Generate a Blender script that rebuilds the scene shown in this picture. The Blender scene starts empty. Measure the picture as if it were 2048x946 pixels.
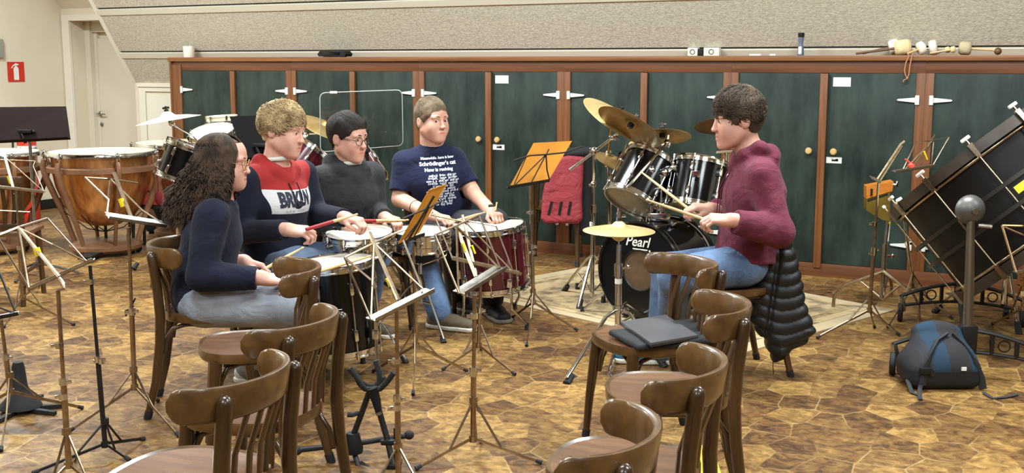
import bpy, bmesh, math, random, os
import numpy as np
from mathutils import Vector, Matrix
from mathutils.bvhtree import BVHTree
SC = bpy.context.scene
COL = SC.collection
# ------------------------------------------------------------------ camera, world, lights, exposure
H = 1.48
FPX = 2302.0
PITCH = math.radians(8.575)
YAW = math.radians(28.154)
cam_d = bpy.data.cameras.new('camera'); cam = bpy.data.objects.new('camera', cam_d); COL.objects.link(cam)
cam.location = (0, 0, H); cam.rotation_euler = (math.pi/2 - PITCH, 0, YAW)
cam_d.sensor_fit = 'HORIZONTAL'; cam_d.sensor_width = 36.0; cam_d.lens = 36.0*FPX/2048.0
cam_d.clip_start = 0.05; cam_d.clip_end = 60
SC.camera = cam
SC.view_settings.view_transform = 'Standard'; SC.view_settings.look = 'None'
SC.view_settings.gamma = 1.0; SC.view_settings.use_curve_mapping = False
SC.view_settings.exposure = 0.28
SC.cycles.use_denoising = True
SC.cycles.max_bounces = 8; SC.cycles.diffuse_bounces = 4; SC.cycles.glossy_bounces = 4
SC.cycles.transmission_bounces = 6; SC.cycles.transparent_max_bounces = 8
SC.cycles.sample_clamp_indirect = 6.0
SC.cycles.caustics_reflective = False; SC.cycles.caustics_refractive = False
wld = bpy.data.worlds.new('world'); SC.world = wld; wld.use_nodes = True
wld.node_tree.nodes['Background'].inputs[0].default_value = (1.0, 0.90, 0.76, 1)
wld.node_tree.nodes['Background'].inputs[1].default_value = 0.35
CEIL = 3.35
LAMPS = [(-7.6, 5.2, 1.3), (-4.2, 5.4, 1.15), (-.9, 5.4, 1.1), (2.0, 5.0, .5), (-6.0, 2.0, .6), (-2.6, 2.0, .68), (.8, 2.0, .8), (-2.2, -1.4, .7), (1.4, -1.4, .5)]
LAMP_W = 150.0
LAMP_COL = (0.86, 0.96, 1.0)
SC.cycles.use_light_tree = True

# ------------------------------------------------------------------ picture <-> place helpers ("cam frame": a = right, b = forward, z = up)
CY, SY = math.cos(YAW), math.sin(YAW)
CP, SP = math.cos(PITCH), math.sin(PITCH)
def ray(u, v):
    x, y = (u-1024)/FPX, (v-473)/FPX
    return np.array([x, CP - y*SP, -SP - y*CP])
def FL(u, v, z=0.0):
    r = ray(u, v); return np.array([0, 0, H]) + r*((z-H)/r[2])
def DP(u, v, b):
    r = ray(u, v); return np.array([0, 0, H]) + r*(b/r[1])
def W(p): return Vector((p[0]*CY - p[1]*SY, p[0]*SY + p[1]*CY, p[2]))
def WI(p): return np.array([p[0]*CY + p[1]*SY, -p[0]*SY + p[1]*CY, p[2]])   # place -> cam frame
def nrm(v):
    v = np.asarray(v, float); n = np.linalg.norm(v); return v/n if n > 1e-12 else v
def V(*a): return np.array(a, float)
def srgb(r, g, b):
    f = lambda c: (c/255/12.92) if c/255 <= .04045 else ((c/255+.055)/1.055)**2.4
    return (f(r), f(g), f(b), 1.0)

# ------------------------------------------------------------------ mesh builder
def frame_of(d, up=None):
    d = nrm(d)
    if up is None: up = V(0, 0, 1) if abs(d[2]) < .95 else V(0, 1, 0)
    s = nrm(np.cross(d, up)); u = np.cross(s, d)
    return s, u, d
class MB:
    def __init__(self): self.v = []; self.f = []; self.m = []; self.mi = 0
    def add(self, vs, fs):
        o = len(self.v); self.v.extend([tuple(map(float, p)) for p in vs])
        self.f.extend([tuple(i+o for i in q) for q in fs]); self.m.extend([self.mi]*len(fs)); return self
    def box(self, c, s, R=None, bev=0.0):
        c = np.asarray(c, float); hx, hy, hz = [x/2 for x in s]
        R = np.eye(3) if R is None else np.asarray(R, float)     # columns = local axes
        if bev <= 0:
            vs = [c + R @ V(x*hx, y*hy, z*hz) for x in (-1, 1) for y in (-1, 1) for z in (-1, 1)]
            fs = [(0,1,3,2), (4,6,7,5), (0,4,5,1), (2,3,7,6), (0,2,6,4), (1,5,7,3)]
            return self.add(vs, fs)
        bm = bmesh.new(); bmesh.ops.create_cube(bm, size=1.0)
        for q in bm.verts: q.co = Vector((q.co.x*2*hx, q.co.y*2*hy, q.co.z*2*hz))
        bmesh.ops.bevel(bm, geom=list(bm.edges), offset=min(bev, hx*.95, hy*.95, hz*.95), segments=2, profile=.6, affect='EDGES')
        bm.verts.index_update()
        vs = [c + R @ np.array(q.co) for q in bm.verts]; fs = [tuple(w.index for w in q.verts) for q in bm.faces]
        bm.free(); return self.add(vs, fs)
    def tube(self, pts, r, n=8, caps=True, flat=1.0, up=None, closed=False):
        P = [np.asarray(p, float) for p in pts]; k = len(P)
        rs = list(r) if hasattr(r, '__len__') else [r]*k
        vs = []; side = None
        for i in range(k):
            if closed: d = nrm(P[(i+1) % k] - P[i-1])
            else: d = nrm(P[min(i+1, k-1)] - P[max(i-1, 0)])
            if side is None:
                side, u, _ = frame_of(d, up)
            elif up is not None:
                side, u, _ = frame_of(d, up)
            else:
                side = nrm(side - d*np.dot(side, d)); u = np.cross(side, d)
            for j in range(n):
                t = 2*math.pi*j/n
                vs.append(P[i] + side*math.cos(t)*rs[i] + u*math.sin(t)*rs[i]*flat)
        fs = []
        for i in range(k if closed else k-1):
            i2 = (i+1) % k
            for j in range(n):
                fs.append((i*n+j, i*n+(j+1) % n, i2*n+(j+1) % n, i2*n+j))
        if caps and not closed:
            fs.append(tuple(range(n))[::-1]); fs.append(tuple((k-1)*n+j for j in range(n)))
        return self.add(vs, fs)
    def cyl(self, a, b, r, r2=None, n=16): return self.tube([a, b], [r, r if r2 is None else r2], n)
    def lathe(self, prof, c=(0,0,0), axis=(0,0,1), n=32, up=None):
        s, u, d = frame_of(axis, up); c = np.asarray(c, float); vs = []; fs = []; rings = []
        for r, h in prof:
            if r < 1e-6: rings.append([len(vs)]); vs.append(c + d*h)
            else:
                rings.append(list(range(len(vs), len(vs)+n)))
                vs += [c + d*h + (s*math.cos(2*math.pi*j/n) + u*math.sin(2*math.pi*j/n))*r for j in range(n)]
        for A, B in zip(rings[:-1], rings[1:]):
            if len(A) == 1 and len(B) == 1: continue
            for j in range(n):
                k = (j+1) % n
                if len(A) == 1: fs.append((A[0], B[k], B[j]))
                elif len(B) == 1: fs.append((A[j], A[k], B[0]))
                else: fs.append((A[j], A[k], B[k], B[j]))
        return self.add(vs, fs)
    def ball(self, c, r, n=12, R=None):
        rr = r if hasattr(r, '__len__') else (r, r, r); R = np.eye(3) if R is None else np.asarray(R); c = np.asarray(c, float)
        vs = []; fs = []; m = max(4, n//2)
        vs.append(c + R @ V(0, 0, rr[2]))
        for i in range(1, m):
            p = math.pi*i/m
            for j in range(n):
                t = 2*math.pi*j/n
                vs.append(c + R @ V(rr[0]*math.sin(p)*math.cos(t), rr[1]*math.sin(p)*math.sin(t), rr[2]*math.cos(p)))
        vs.append(c - R @ V(0, 0, rr[2]))
        for j in range(n):
            fs.append((0, 1+j, 1+(j+1) % n)); fs.append((len(vs)-1, 1+(m-2)*n+(j+1) % n, 1+(m-2)*n+j))
        for i in range(m-2):
            for j in range(n):
                a = 1+i*n+j; b = 1+i*n+(j+1) % n
                fs.append((a, a+n, b+n, b))
        return self.add(vs, fs)
    def torus(self, c, axis, R, r, n=40, m=8, flat=1.0):
        s, u, d = frame_of(axis); c = np.asarray(c, float); vs = []; fs = []
        for i in range(n):
            t = 2*math.pi*i/n; e = s*math.cos(t) + u*math.sin(t)
            for j in range(m):
                q = 2*math.pi*j/m
                vs.append(c + e*(R + r*math.cos(q)) + d*r*flat*math.sin(q))
        for i in range(n):
            for j in range(m):
                fs.append((i*m+j, ((i+1) % n)*m+j, ((i+1) % n)*m+(j+1) % m, i*m+(j+1) % m))
        return self.add(vs, fs)
    def prism(self, poly, ext):
        P = [np.asarray(p, float) for p in poly]; e = np.asarray(ext, float); n = len(P)
        vs = P + [p + e for p in P]
        fs = [tuple(range(n))[::-1], tuple(range(n, 2*n))] + [(i, (i+1) % n, n+(i+1) % n, n+i) for i in range(n)]
        return self.add(vs, fs)
    def quadslab(self, q, t):
        q = [np.asarray(p, float) for p in q]; nn = nrm(np.cross(q[1]-q[0], q[3]-q[0]))*t
        return self.prism([p - nn/2 for p in q], nn)
    def grid(self, fn, nu, nv):
        vs = [fn(i/nu, j/nv) for i in range(nu+1) for j in range(nv+1)]
        fs = [(i*(nv+1)+j, (i+1)*(nv+1)+j, (i+1)*(nv+1)+j+1, i*(nv+1)+j+1) for i in range(nu) for j in range(nv)]
        return self.add(vs, fs)
def tubes_fast(P, R, sides=5):
    """many open tubes at once: P (n, k, 3) midlines, R (n, k) radii"""
    P = np.asarray(P, float); R = np.asarray(R, float); n, k, _ = P.shape
    T = np.gradient(P, axis=1); T /= np.linalg.norm(T, axis=2, keepdims=True)+1e-12
    ref = np.where(np.abs(T[..., 2:3]) < .9, V(0,0,1), V(1,0,0)); A = np.cross(T, ref); A /= np.linalg.norm(A, axis=2, keepdims=True)+1e-12; B = np.cross(T, A)
    a = 2*np.pi*np.arange(sides)/sides
    v = P[:,:,None,:] + R[:,:,None,None]*(A[:,:,None,:]*np.cos(a)[None,None,:,None] + B[:,:,None,:]*np.sin(a)[None,None,:,None])
    i = np.arange(n)[:,None,None]*k*sides; j = np.arange(k-1)[None,:,None]*sides; q = np.arange(sides)[None,None,:]; q2 = (q+1) % sides
    f = np.stack([i+j+q, i+j+q2, i+j+sides+q2, i+j+sides+q], -1).reshape(-1, 4)
    return v.reshape(-1, 3), f
def raw_obj(name, verts, faces, mats, parent=None, smooth=35, mi=None):
    me = bpy.data.meshes.new(name)
    if isinstance(verts, np.ndarray): verts = verts.tolist()
    me.from_pydata(verts, [], faces if not isinstance(faces, np.ndarray) else faces.tolist())
    for m in (mats if isinstance(mats, (list, tuple)) else [mats]): me.materials.append(m)
    if mi is not None and len(me.materials) > 1: me.polygons.foreach_set('material_index', np.asarray(mi, dtype=np.int32))
    if smooth:
        me.polygons.foreach_set('use_smooth', [True]*len(me.polygons))
        if smooth < 170: me.set_sharp_from_angle(angle=math.radians(smooth))
    me.update()
    o = bpy.data.objects.new(name, me); COL.objects.link(o)
    if parent is not None: o.parent = parent
    return o
def fix_normals(o):
    bm = bmesh.new(); bm.from_mesh(o.data); bmesh.ops.recalc_face_normals(bm, faces=bm.faces); bm.to_mesh(o.data); bm.free()
def setp(o, label=None, cat=None, group=None, kind=None):
    if label: o['label'] = label
    if cat: o['category'] = cat
    if group: o['group'] = group
    if kind: o['kind'] = kind
    return o
class Thing:
    """An Empty at the thing's base; parts are given in the cam frame (or in the thing's own frame with local=True)."""
    def __init__(s, name, label, cat, base=(0,0,0), group=None, rot=None, local=False, kind=None):
        s.o = bpy.data.objects.new(name, None); COL.objects.link(s.o)
        s.o.empty_display_size = .1
        s.base = np.asarray(base, float); s.local = local
        s.o.location = W(s.base); s.o.rotation_euler = (0, 0, YAW if rot is None else rot)
        setp(s.o, label, cat, group, kind)
    def part(s, name, mb, mat, parent=None, smooth=35, label=None):
        b = np.zeros(3) if s.local else s.base
        v = np.array(mb.v, float) - b
        o = raw_obj(name, v, mb.f, mat, parent or s.o, smooth, mb.m)
        fix_normals(o)
        if label: o['label'] = label
        return o
def single(name, mb, mat, label, cat, base, group=None, smooth=35, kind=None):
    """a thing that is one mesh, given in the cam frame"""
    v = np.array(mb.v, float) - np.asarray(base, float)
    o = raw_obj(name, v, mb.f, mat, None, smooth, mb.m); fix_normals(o)
    o.location = W(base); o.rotation_euler = (0, 0, YAW)
    return setp(o, label, cat, group, kind)
def struct(name, mb, mat, smooth=0, parent=None):
    """setting, in place coordinates"""
    o = raw_obj(name, mb.v, mb.f, mat, parent, smooth, mb.m); fix_normals(o)
    if parent is None: o['kind'] = 'structure'
    return o
def copy_tree(o, parent=None):
    c = o.copy(); COL.objects.link(c); c.parent = parent
    for ch in list(o.children): copy_tree(ch, c)
    return c

# ------------------------------------------------------------------ materials
MATS = {}
def mat(name, col, rough=.5, metal=0.0, spec=.5, col2=None, scale=6.0, detail=4.0, mix=(.35, .65), stretch=(1,1,1), bump=0.0, bscale=60.0, coat=0.0, sheen=0.0, sss=0.0, space='Object', rvar=0.0, bstretch=None, fold=0.0, fscale=9.0):
    if name in MATS: return MATS[name]
    m = bpy.data.materials.new(name); m.use_nodes = True; nt = m.node_tree; b = nt.nodes['Principled BSDF']
    b.inputs['Base Color'].default_value = col; b.inputs['Roughness'].default_value = rough
    b.inputs['Metallic'].default_value = metal; b.inputs['Specular IOR Level'].default_value = spec
    if coat: b.inputs['Coat Weight'].default_value = coat; b.inputs['Coat Roughness'].default_value = .12
    if sheen: b.inputs['Sheen Weight'].default_value = sheen; b.inputs['Sheen Roughness'].default_value = .5
    if sss:
        b.inputs['Subsurface Weight'].default_value = sss; b.inputs['Subsurface Radius'].default_value = (1, .35, .2); b.inputs['Subsurface Scale'].default_value = .008
    tc = nt.nodes.new('ShaderNodeTexCoord')
    def noise(sc, st, det):
        mp = nt.nodes.new('ShaderNodeMapping'); mp.inputs['Scale'].default_value = st
        nt.links.new(tc.outputs[space], mp.inputs[0])
        n = nt.nodes.new('ShaderNodeTexNoise'); n.inputs['Scale'].default_value = sc; n.inputs['Detail'].default_value = det; n.inputs['Roughness'].default_value = .6
        nt.links.new(mp.outputs[0], n.inputs['Vector']); return n
    if col2 is not None:
        n = noise(scale, stretch, detail)
        r = nt.nodes.new('ShaderNodeValToRGB'); r.color_ramp.elements[0].position = mix[0]; r.color_ramp.elements[1].position = mix[1]
        r.color_ramp.elements[0].color = col; r.color_ramp.elements[1].color = col2
        nt.links.new(n.outputs['Fac'], r.inputs[0]); nt.links.new(r.outputs[0], b.inputs['Base Color'])
        if rvar:
            mr = nt.nodes.new('ShaderNodeMapRange'); mr.inputs['To Min'].default_value = rough - rvar; mr.inputs['To Max'].default_value = rough + rvar
            nt.links.new(n.outputs['Fac'], mr.inputs[0]); nt.links.new(mr.outputs[0], b.inputs['Roughness'])
    if bump:
        n = noise(bscale, bstretch or (1,1,1), 5.0)
        bp = nt.nodes.new('ShaderNodeBump'); bp.inputs['Strength'].default_value = bump; bp.inputs['Distance'].default_value = .01
        nt.links.new(n.outputs['Fac'], bp.inputs['Height']); nt.links.new(bp.outputs[0], b.inputs['Normal'])
    if fold:
        n2 = noise(fscale, (1, 1, 1.35), 3.0); n2.inputs['Distortion'].default_value = .7; n2.inputs['Roughness'].default_value = .5
        b2 = nt.nodes.new('ShaderNodeBump'); b2.inputs['Strength'].default_value = fold; b2.inputs['Distance'].default_value = .03
        nt.links.new(n2.outputs['Fac'], b2.inputs['Height'])
        if bump: nt.links.new(b2.outputs[0], bp.inputs['Normal'])
        else: nt.links.new(b2.outputs[0], b.inputs['Normal'])
    MATS[name] = m; return m
S = srgb
M_wall = mat('wall_paint', S(222,210,188), .7, col2=S(214,201,178), scale=1.5, bump=.05, bscale=40)
M_ceil = mat('ceiling_paint', S(232,231,228), .7)
M_unseen = mat('dark_unseen_wall', S(112,92,74), .6, col2=S(126,104,84), scale=3)  # unseen walls, made dark brown to dim their reflection in the cabinet doors
M_white = mat('white_paint', S(226,217,200), .45)
M_door = mat('door_paint', S(214,203,184), .4)
M_plaster = mat('rough_plaster', S(176,165,147), .9, col2=S(204,194,176), scale=55, detail=6, mix=(.32,.62), stretch=(.75,1,1), bump=.6, bscale=95, bstretch=(.7,1,1))
M_batten = mat('batten_paint', S(214,205,186), .5)
M_frame = mat('cabinet_wood', S(84,46,24), .42, col2=S(114,68,38), scale=3.0, stretch=(.35,14,14), detail=6, mix=(.3,.7), rvar=.06)
M_stile = mat('cabinet_stile_wood', S(88,48,23), .40, col2=S(128,78,38), scale=3.0, stretch=(14,14,.5), detail=6, mix=(.3,.7), rvar=.06)
M_topw = mat('cabinet_top_wood', S(98,56,26), .45, col2=S(144,92,45), scale=2.6, stretch=(.4,12,12), detail=6, mix=(.3,.68))
M_green = mat('dark_green_board', S(24,34,30), .40, col2=S(54,66,58), scale=2.6, stretch=(2.4,1,.8), detail=8, mix=(.34,.72), spec=.25, rvar=.09, bump=.05, bscale=9)
M_hinge = mat('white_hinge', S(214,214,206), .4)
M_knob = mat('pale_wood_knob', S(196,160,104), .4)
M_chrome = mat('chrome', S(214,214,212), .12, 1.0)
M_steel = mat('brushed_steel', S(178,174,166), .3, 1.0, col2=S(150,146,138), scale=30)
M_nickel = mat('nickel', S(178,160,136), .28, 1.0, col2=S(150,130,106), scale=25)
M_bronzew = mat('bronze_steel', S(138,108,76), .34, 1.0)
M_darkst = mat('dark_steel', S(48,44,40), .42, .6)
M_blackm = mat('black_metal', S(22,21,21), .45, .2)
M_desk = mat('matt_black_plate', S(20,18,18), .75, spec=.08)
M_black = mat('black_plastic', S(17,17,18), .6, spec=.3)
M_rubber = mat('black_rubber', S(22,22,23), .75)
M_gloss = mat('black_lacquer', S(7,7,8), .16, spec=.35, coat=.12)
M_bassbl = mat('worn_black_shell', S(15,12,11), .5, spec=.22, col2=S(22,18,15), scale=4, bump=.05, bscale=12)
M_maroon = mat('maroon_lacquer', S(64,10,20), .2, coat=.5, col2=S(78,14,26), scale=3)
M_head = mat('drum_head', S(222,214,198), .5, col2=S(196,186,168), scale=5)
M_headold = mat('old_drum_head', S(218,208,180), .5, col2=S(190,176,146), scale=3)
M_clear = mat('smoky_head', S(150,140,126), .25, col2=S(104,98,88), scale=4)
M_copper = mat('copper', S(150,98,58), .36, .9, col2=S(236,184,130), scale=3.4, detail=8, mix=(.36,.64), stretch=(2.4,2.4,.7), rvar=.08)
M_bronzep = mat('brown_painted_metal', S(150,110,82), .36, .3, col2=S(126,88,64), scale=5)
M_cym = mat('cymbal_bronze', S(232,208,150), .45, .75, col2=S(214,186,124), scale=8, stretch=(1,1,6))
M_cymd = mat('dark_shaded_bronze', S(176,146,92), .42, .75, col2=S(146,116,70), scale=8)  # darker bronze: shade on cymbal undersides is put into the colour
M_cyms = mat('pale_cymbal', S(222,216,200), .4, .7)
M_orange = mat('orange_paper', S(182,120,38), .75, spec=.2, col2=S(172,110,32), scale=4)
M_paper = mat('paper', S(232,228,216), .7)
M_yellow = mat('yellow_tape', S(232,208,30), .5)
M_red = mat('red_fabric', S(152,50,58), .75, col2=S(136,42,50), scale=6, bump=.25, bscale=140, fold=.7, fscale=9)
M_redp = mat('red_paint', S(196,50,34), .35)
M_chairw = mat('chair_bentwood', S(42,26,12), .3, col2=S(80,53,27), scale=4.0, stretch=(3,3,.7), detail=6, mix=(.3,.72), coat=.25, rvar=.06)
M_chairl = mat('chair_light_wood', S(54,35,16), .3, col2=S(104,74,38), scale=4.0, stretch=(3,3,3), detail=6, mix=(.28,.7), coat=.3, rvar=.06)
M_seat = mat('chair_seat_ply', S(92,62,44), .24, col2=S(116,82,60), scale=3.0, stretch=(8,1,1), detail=6, coat=.35)
M_bottle = mat('teal_plastic', S(20,84,104), .3)
M_skin = mat('skin', S(202,156,134), .5, col2=S(194,140,118), scale=9, sss=.08, bump=.03, bscale=120)
M_skin2 = mat('skin_rosy', S(206,160,140), .5, col2=S(198,142,122), scale=9, sss=.08)
M_lip = mat('lips', S(194,126,108), .5)
M_eye = mat('eye_white', S(224,218,208), .25)
M_iris = mat('iris', S(58,42,30), .2)
M_gold = mat('gold_wire', S(178,140,84), .3, 1.0)
M_stickw = mat('drumstick_wood', S(214,182,128), .45, col2=S(196,160,104), scale=9)
M_stickr = mat('red_grip', S(150,24,28), .6)
M_felt = mat('felt', S(226,206,158), .95, col2=S(206,184,136), scale=20, bump=.4, bscale=60)
M_feltw = mat('pale_felt', S(236,226,204), .95, bump=.4, bscale=60)
M_leather = mat('leather_cord', S(176,116,80), .7)

def floor_material():
    m = bpy.data.materials.new('flagstone_vinyl'); m.use_nodes = True; nt = m.node_tree; b = nt.nodes['Principled BSDF']; L = nt.links.new
    tc = nt.nodes.new('ShaderNodeTexCoord'); mp = nt.nodes.new('ShaderNodeMapping'); mp.inputs['Scale'].default_value = (6.2, 5.0, 1)
    mp.inputs['Rotation'].default_value = (0, 0, .06); L(tc.outputs['Object'], mp.inputs[0])
    v1 = nt.nodes.new('ShaderNodeTexVoronoi'); v1.voronoi_dimensions = '2D'; v1.inputs['Scale'].default_value = 1; v1.inputs['Randomness'].default_value = .62
    v2 = nt.nodes.new('ShaderNodeTexVoronoi'); v2.voronoi_dimensions = '2D'; v2.feature = 'DISTANCE_TO_EDGE'; v2.inputs['Scale'].default_value = 1; v2.inputs['Randomness'].default_value = .62
    L(mp.outputs[0], v1.inputs['Vector']); L(mp.outputs[0], v2.inputs['Vector'])
    # each stone gets its own grain
    add = nt.nodes.new('ShaderNodeVectorMath'); add.operation = 'MULTIPLY_ADD'; add.inputs[1].default_value = (7, 7, 7)
    L(v1.outputs['Color'], add.inputs[0]); L(tc.outputs['Object'], add.inputs[2])
    mp2 = nt.nodes.new('ShaderNodeMapping'); mp2.inputs['Scale'].default_value = (7.0, 9.0, 1); L(add.outputs[0], mp2.inputs[0])
    n1 = nt.nodes.new('ShaderNodeTexNoise'); n1.inputs['Scale'].default_value = 2.2; n1.inputs['Detail'].default_value = 11; n1.inputs['Roughness'].default_value = .74; n1.inputs['Distortion'].default_value = .6
    L(mp2.outputs[0], n1.inputs['Vector'])
    sep = nt.nodes.new('ShaderNodeSeparateColor'); L(v1.outputs['Color'], sep.inputs[0])
    m1 = nt.nodes.new('ShaderNodeMath'); m1.operation = 'MULTIPLY_ADD'; m1.inputs[1].default_value = .20; m1.inputs[2].default_value = -.10; L(sep.outputs[0], m1.inputs[0])
    m2 = nt.nodes.new('ShaderNodeMath'); m2.operation = 'ADD'; L(n1.outputs['Fac'], m2.inputs[0]); L(m1.outputs[0], m2.inputs[1])
    r = nt.nodes.new('ShaderNodeValToRGB'); cr = r.color_ramp
    cr.elements[0].position = .27; cr.elements[0].color = S(48,32,18)
    cr.elements[1].position = .78; cr.elements[1].color = S(178,142,86)
    for p, c in ((.40, S(82,57,32)), (.47, S(112,76,41)), (.53, S(116,89,48)), (.60, S(146,109,57)), (.67, S(160,126,72))):
        e = cr.elements.new(p); e.color = c
    L(m2.outputs[0], r.inputs[0])
    ed = nt.nodes.new('ShaderNodeMapRange'); ed.inputs['From Min'].default_value = .006; ed.inputs['From Max'].default_value = .03; L(v2.outputs['Distance'], ed.inputs[0])
    n3 = nt.nodes.new('ShaderNodeTexNoise'); n3.inputs['Scale'].default_value = 2.3; L(tc.outputs['Object'], n3.inputs['Vector'])
    gr = nt.nodes.new('ShaderNodeValToRGB'); gr.color_ramp.elements[0].position = .42; gr.color_ramp.elements[0].color = S(74,48,28); gr.color_ramp.elements[1].position = .58; gr.color_ramp.elements[1].color = S(212,176,122)
    L(n3.outputs['Fac'], gr.inputs[0])
    mx = nt.nodes.new('ShaderNodeMix'); mx.data_type = 'RGBA'; em = nt.nodes.new('ShaderNodeMath'); em.operation = 'MULTIPLY_ADD'; em.inputs[1].default_value = .30; em.inputs[2].default_value = .70; L(ed.outputs[0], em.inputs[0]); L(em.outputs[0], mx.inputs[0]); L(gr.outputs[0], mx.inputs[6]); L(r.outputs[0], mx.inputs[7])
    L(mx.outputs[2], b.inputs['Base Color'])
    b.inputs['Roughness'].default_value = .42; b.inputs['Specular IOR Level'].default_value = .35
    bp = nt.nodes.new('ShaderNodeBump'); bp.inputs['Strength'].default_value = .12; bp.inputs['Distance'].default_value = .01; L(n1.outputs['Fac'], bp.inputs['Height']); L(bp.outputs[0], b.inputs['Normal'])
    return m
M_floor = floor_material()

# ------------------------------------------------------------------ soft bodies: smooth-blended distance field, meshed with surface nets
def surfnet(F, lo, h):
    s = F < 0; cnt = np.zeros(tuple(n-1 for n in F.shape), np.int8)
    sl = lambda i, n: slice(i, n-1+i)
    nx, ny, nz = F.shape; cor = [(i, j, k) for i in (0, 1) for j in (0, 1) for k in (0, 1)]
    for i, j, k in cor: cnt += s[sl(i,nx), sl(j,ny), sl(k,nz)]
    ids = np.argwhere((cnt > 0) & (cnt < 8)); idx = np.full(cnt.shape, -1, np.int32); idx[tuple(ids.T)] = np.arange(len(ids))
    pos = np.zeros((len(ids), 3)); num = np.zeros(len(ids))
    for a in cor:
        for ax in range(3):
            if a[ax]: continue
            bq = list(a); bq[ax] = 1
            fa = F[tuple((ids + a).T)]; fb = F[tuple((ids + bq).T)]; m = (fa < 0) != (fb < 0)
            t = np.zeros(len(ids)); t[m] = fa[m]/(fa[m]-fb[m])
            p = np.tile(np.array(a, float), (len(ids), 1)); p[:, ax] += t
            pos[m] += p[m]; num[m] += 1
    v = (ids + pos/num[:, None])*h + lo
    faces = []
    for ax in range(3):
        A = [slice(None)]*3; B = [slice(None)]*3; A[ax] = slice(0, -1); B[ax] = slice(1, None)
        d = s[tuple(A)].astype(np.int8) - s[tuple(B)].astype(np.int8)
        e = np.argwhere(d != 0); o1, o2 = [(1,2), (2,0), (0,1)][ax]
        e = e[(e[:, o1] > 0) & (e[:, o2] > 0) & (e[:, o1] < F.shape[o1]-1) & (e[:, o2] < F.shape[o2]-1)]
        sg = d[tuple(e.T)]
        def cell(da, db):
            q = e.copy(); q[:, o1] -= da; q[:, o2] -= db; return idx[tuple(q.T)]
        q = np.stack([cell(1,1), cell(0,1), cell(0,0), cell(1,0)], -1)
        q[sg < 0] = q[sg < 0][:, ::-1]; faces.append(q)
    return v, np.concatenate(faces)
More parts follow.
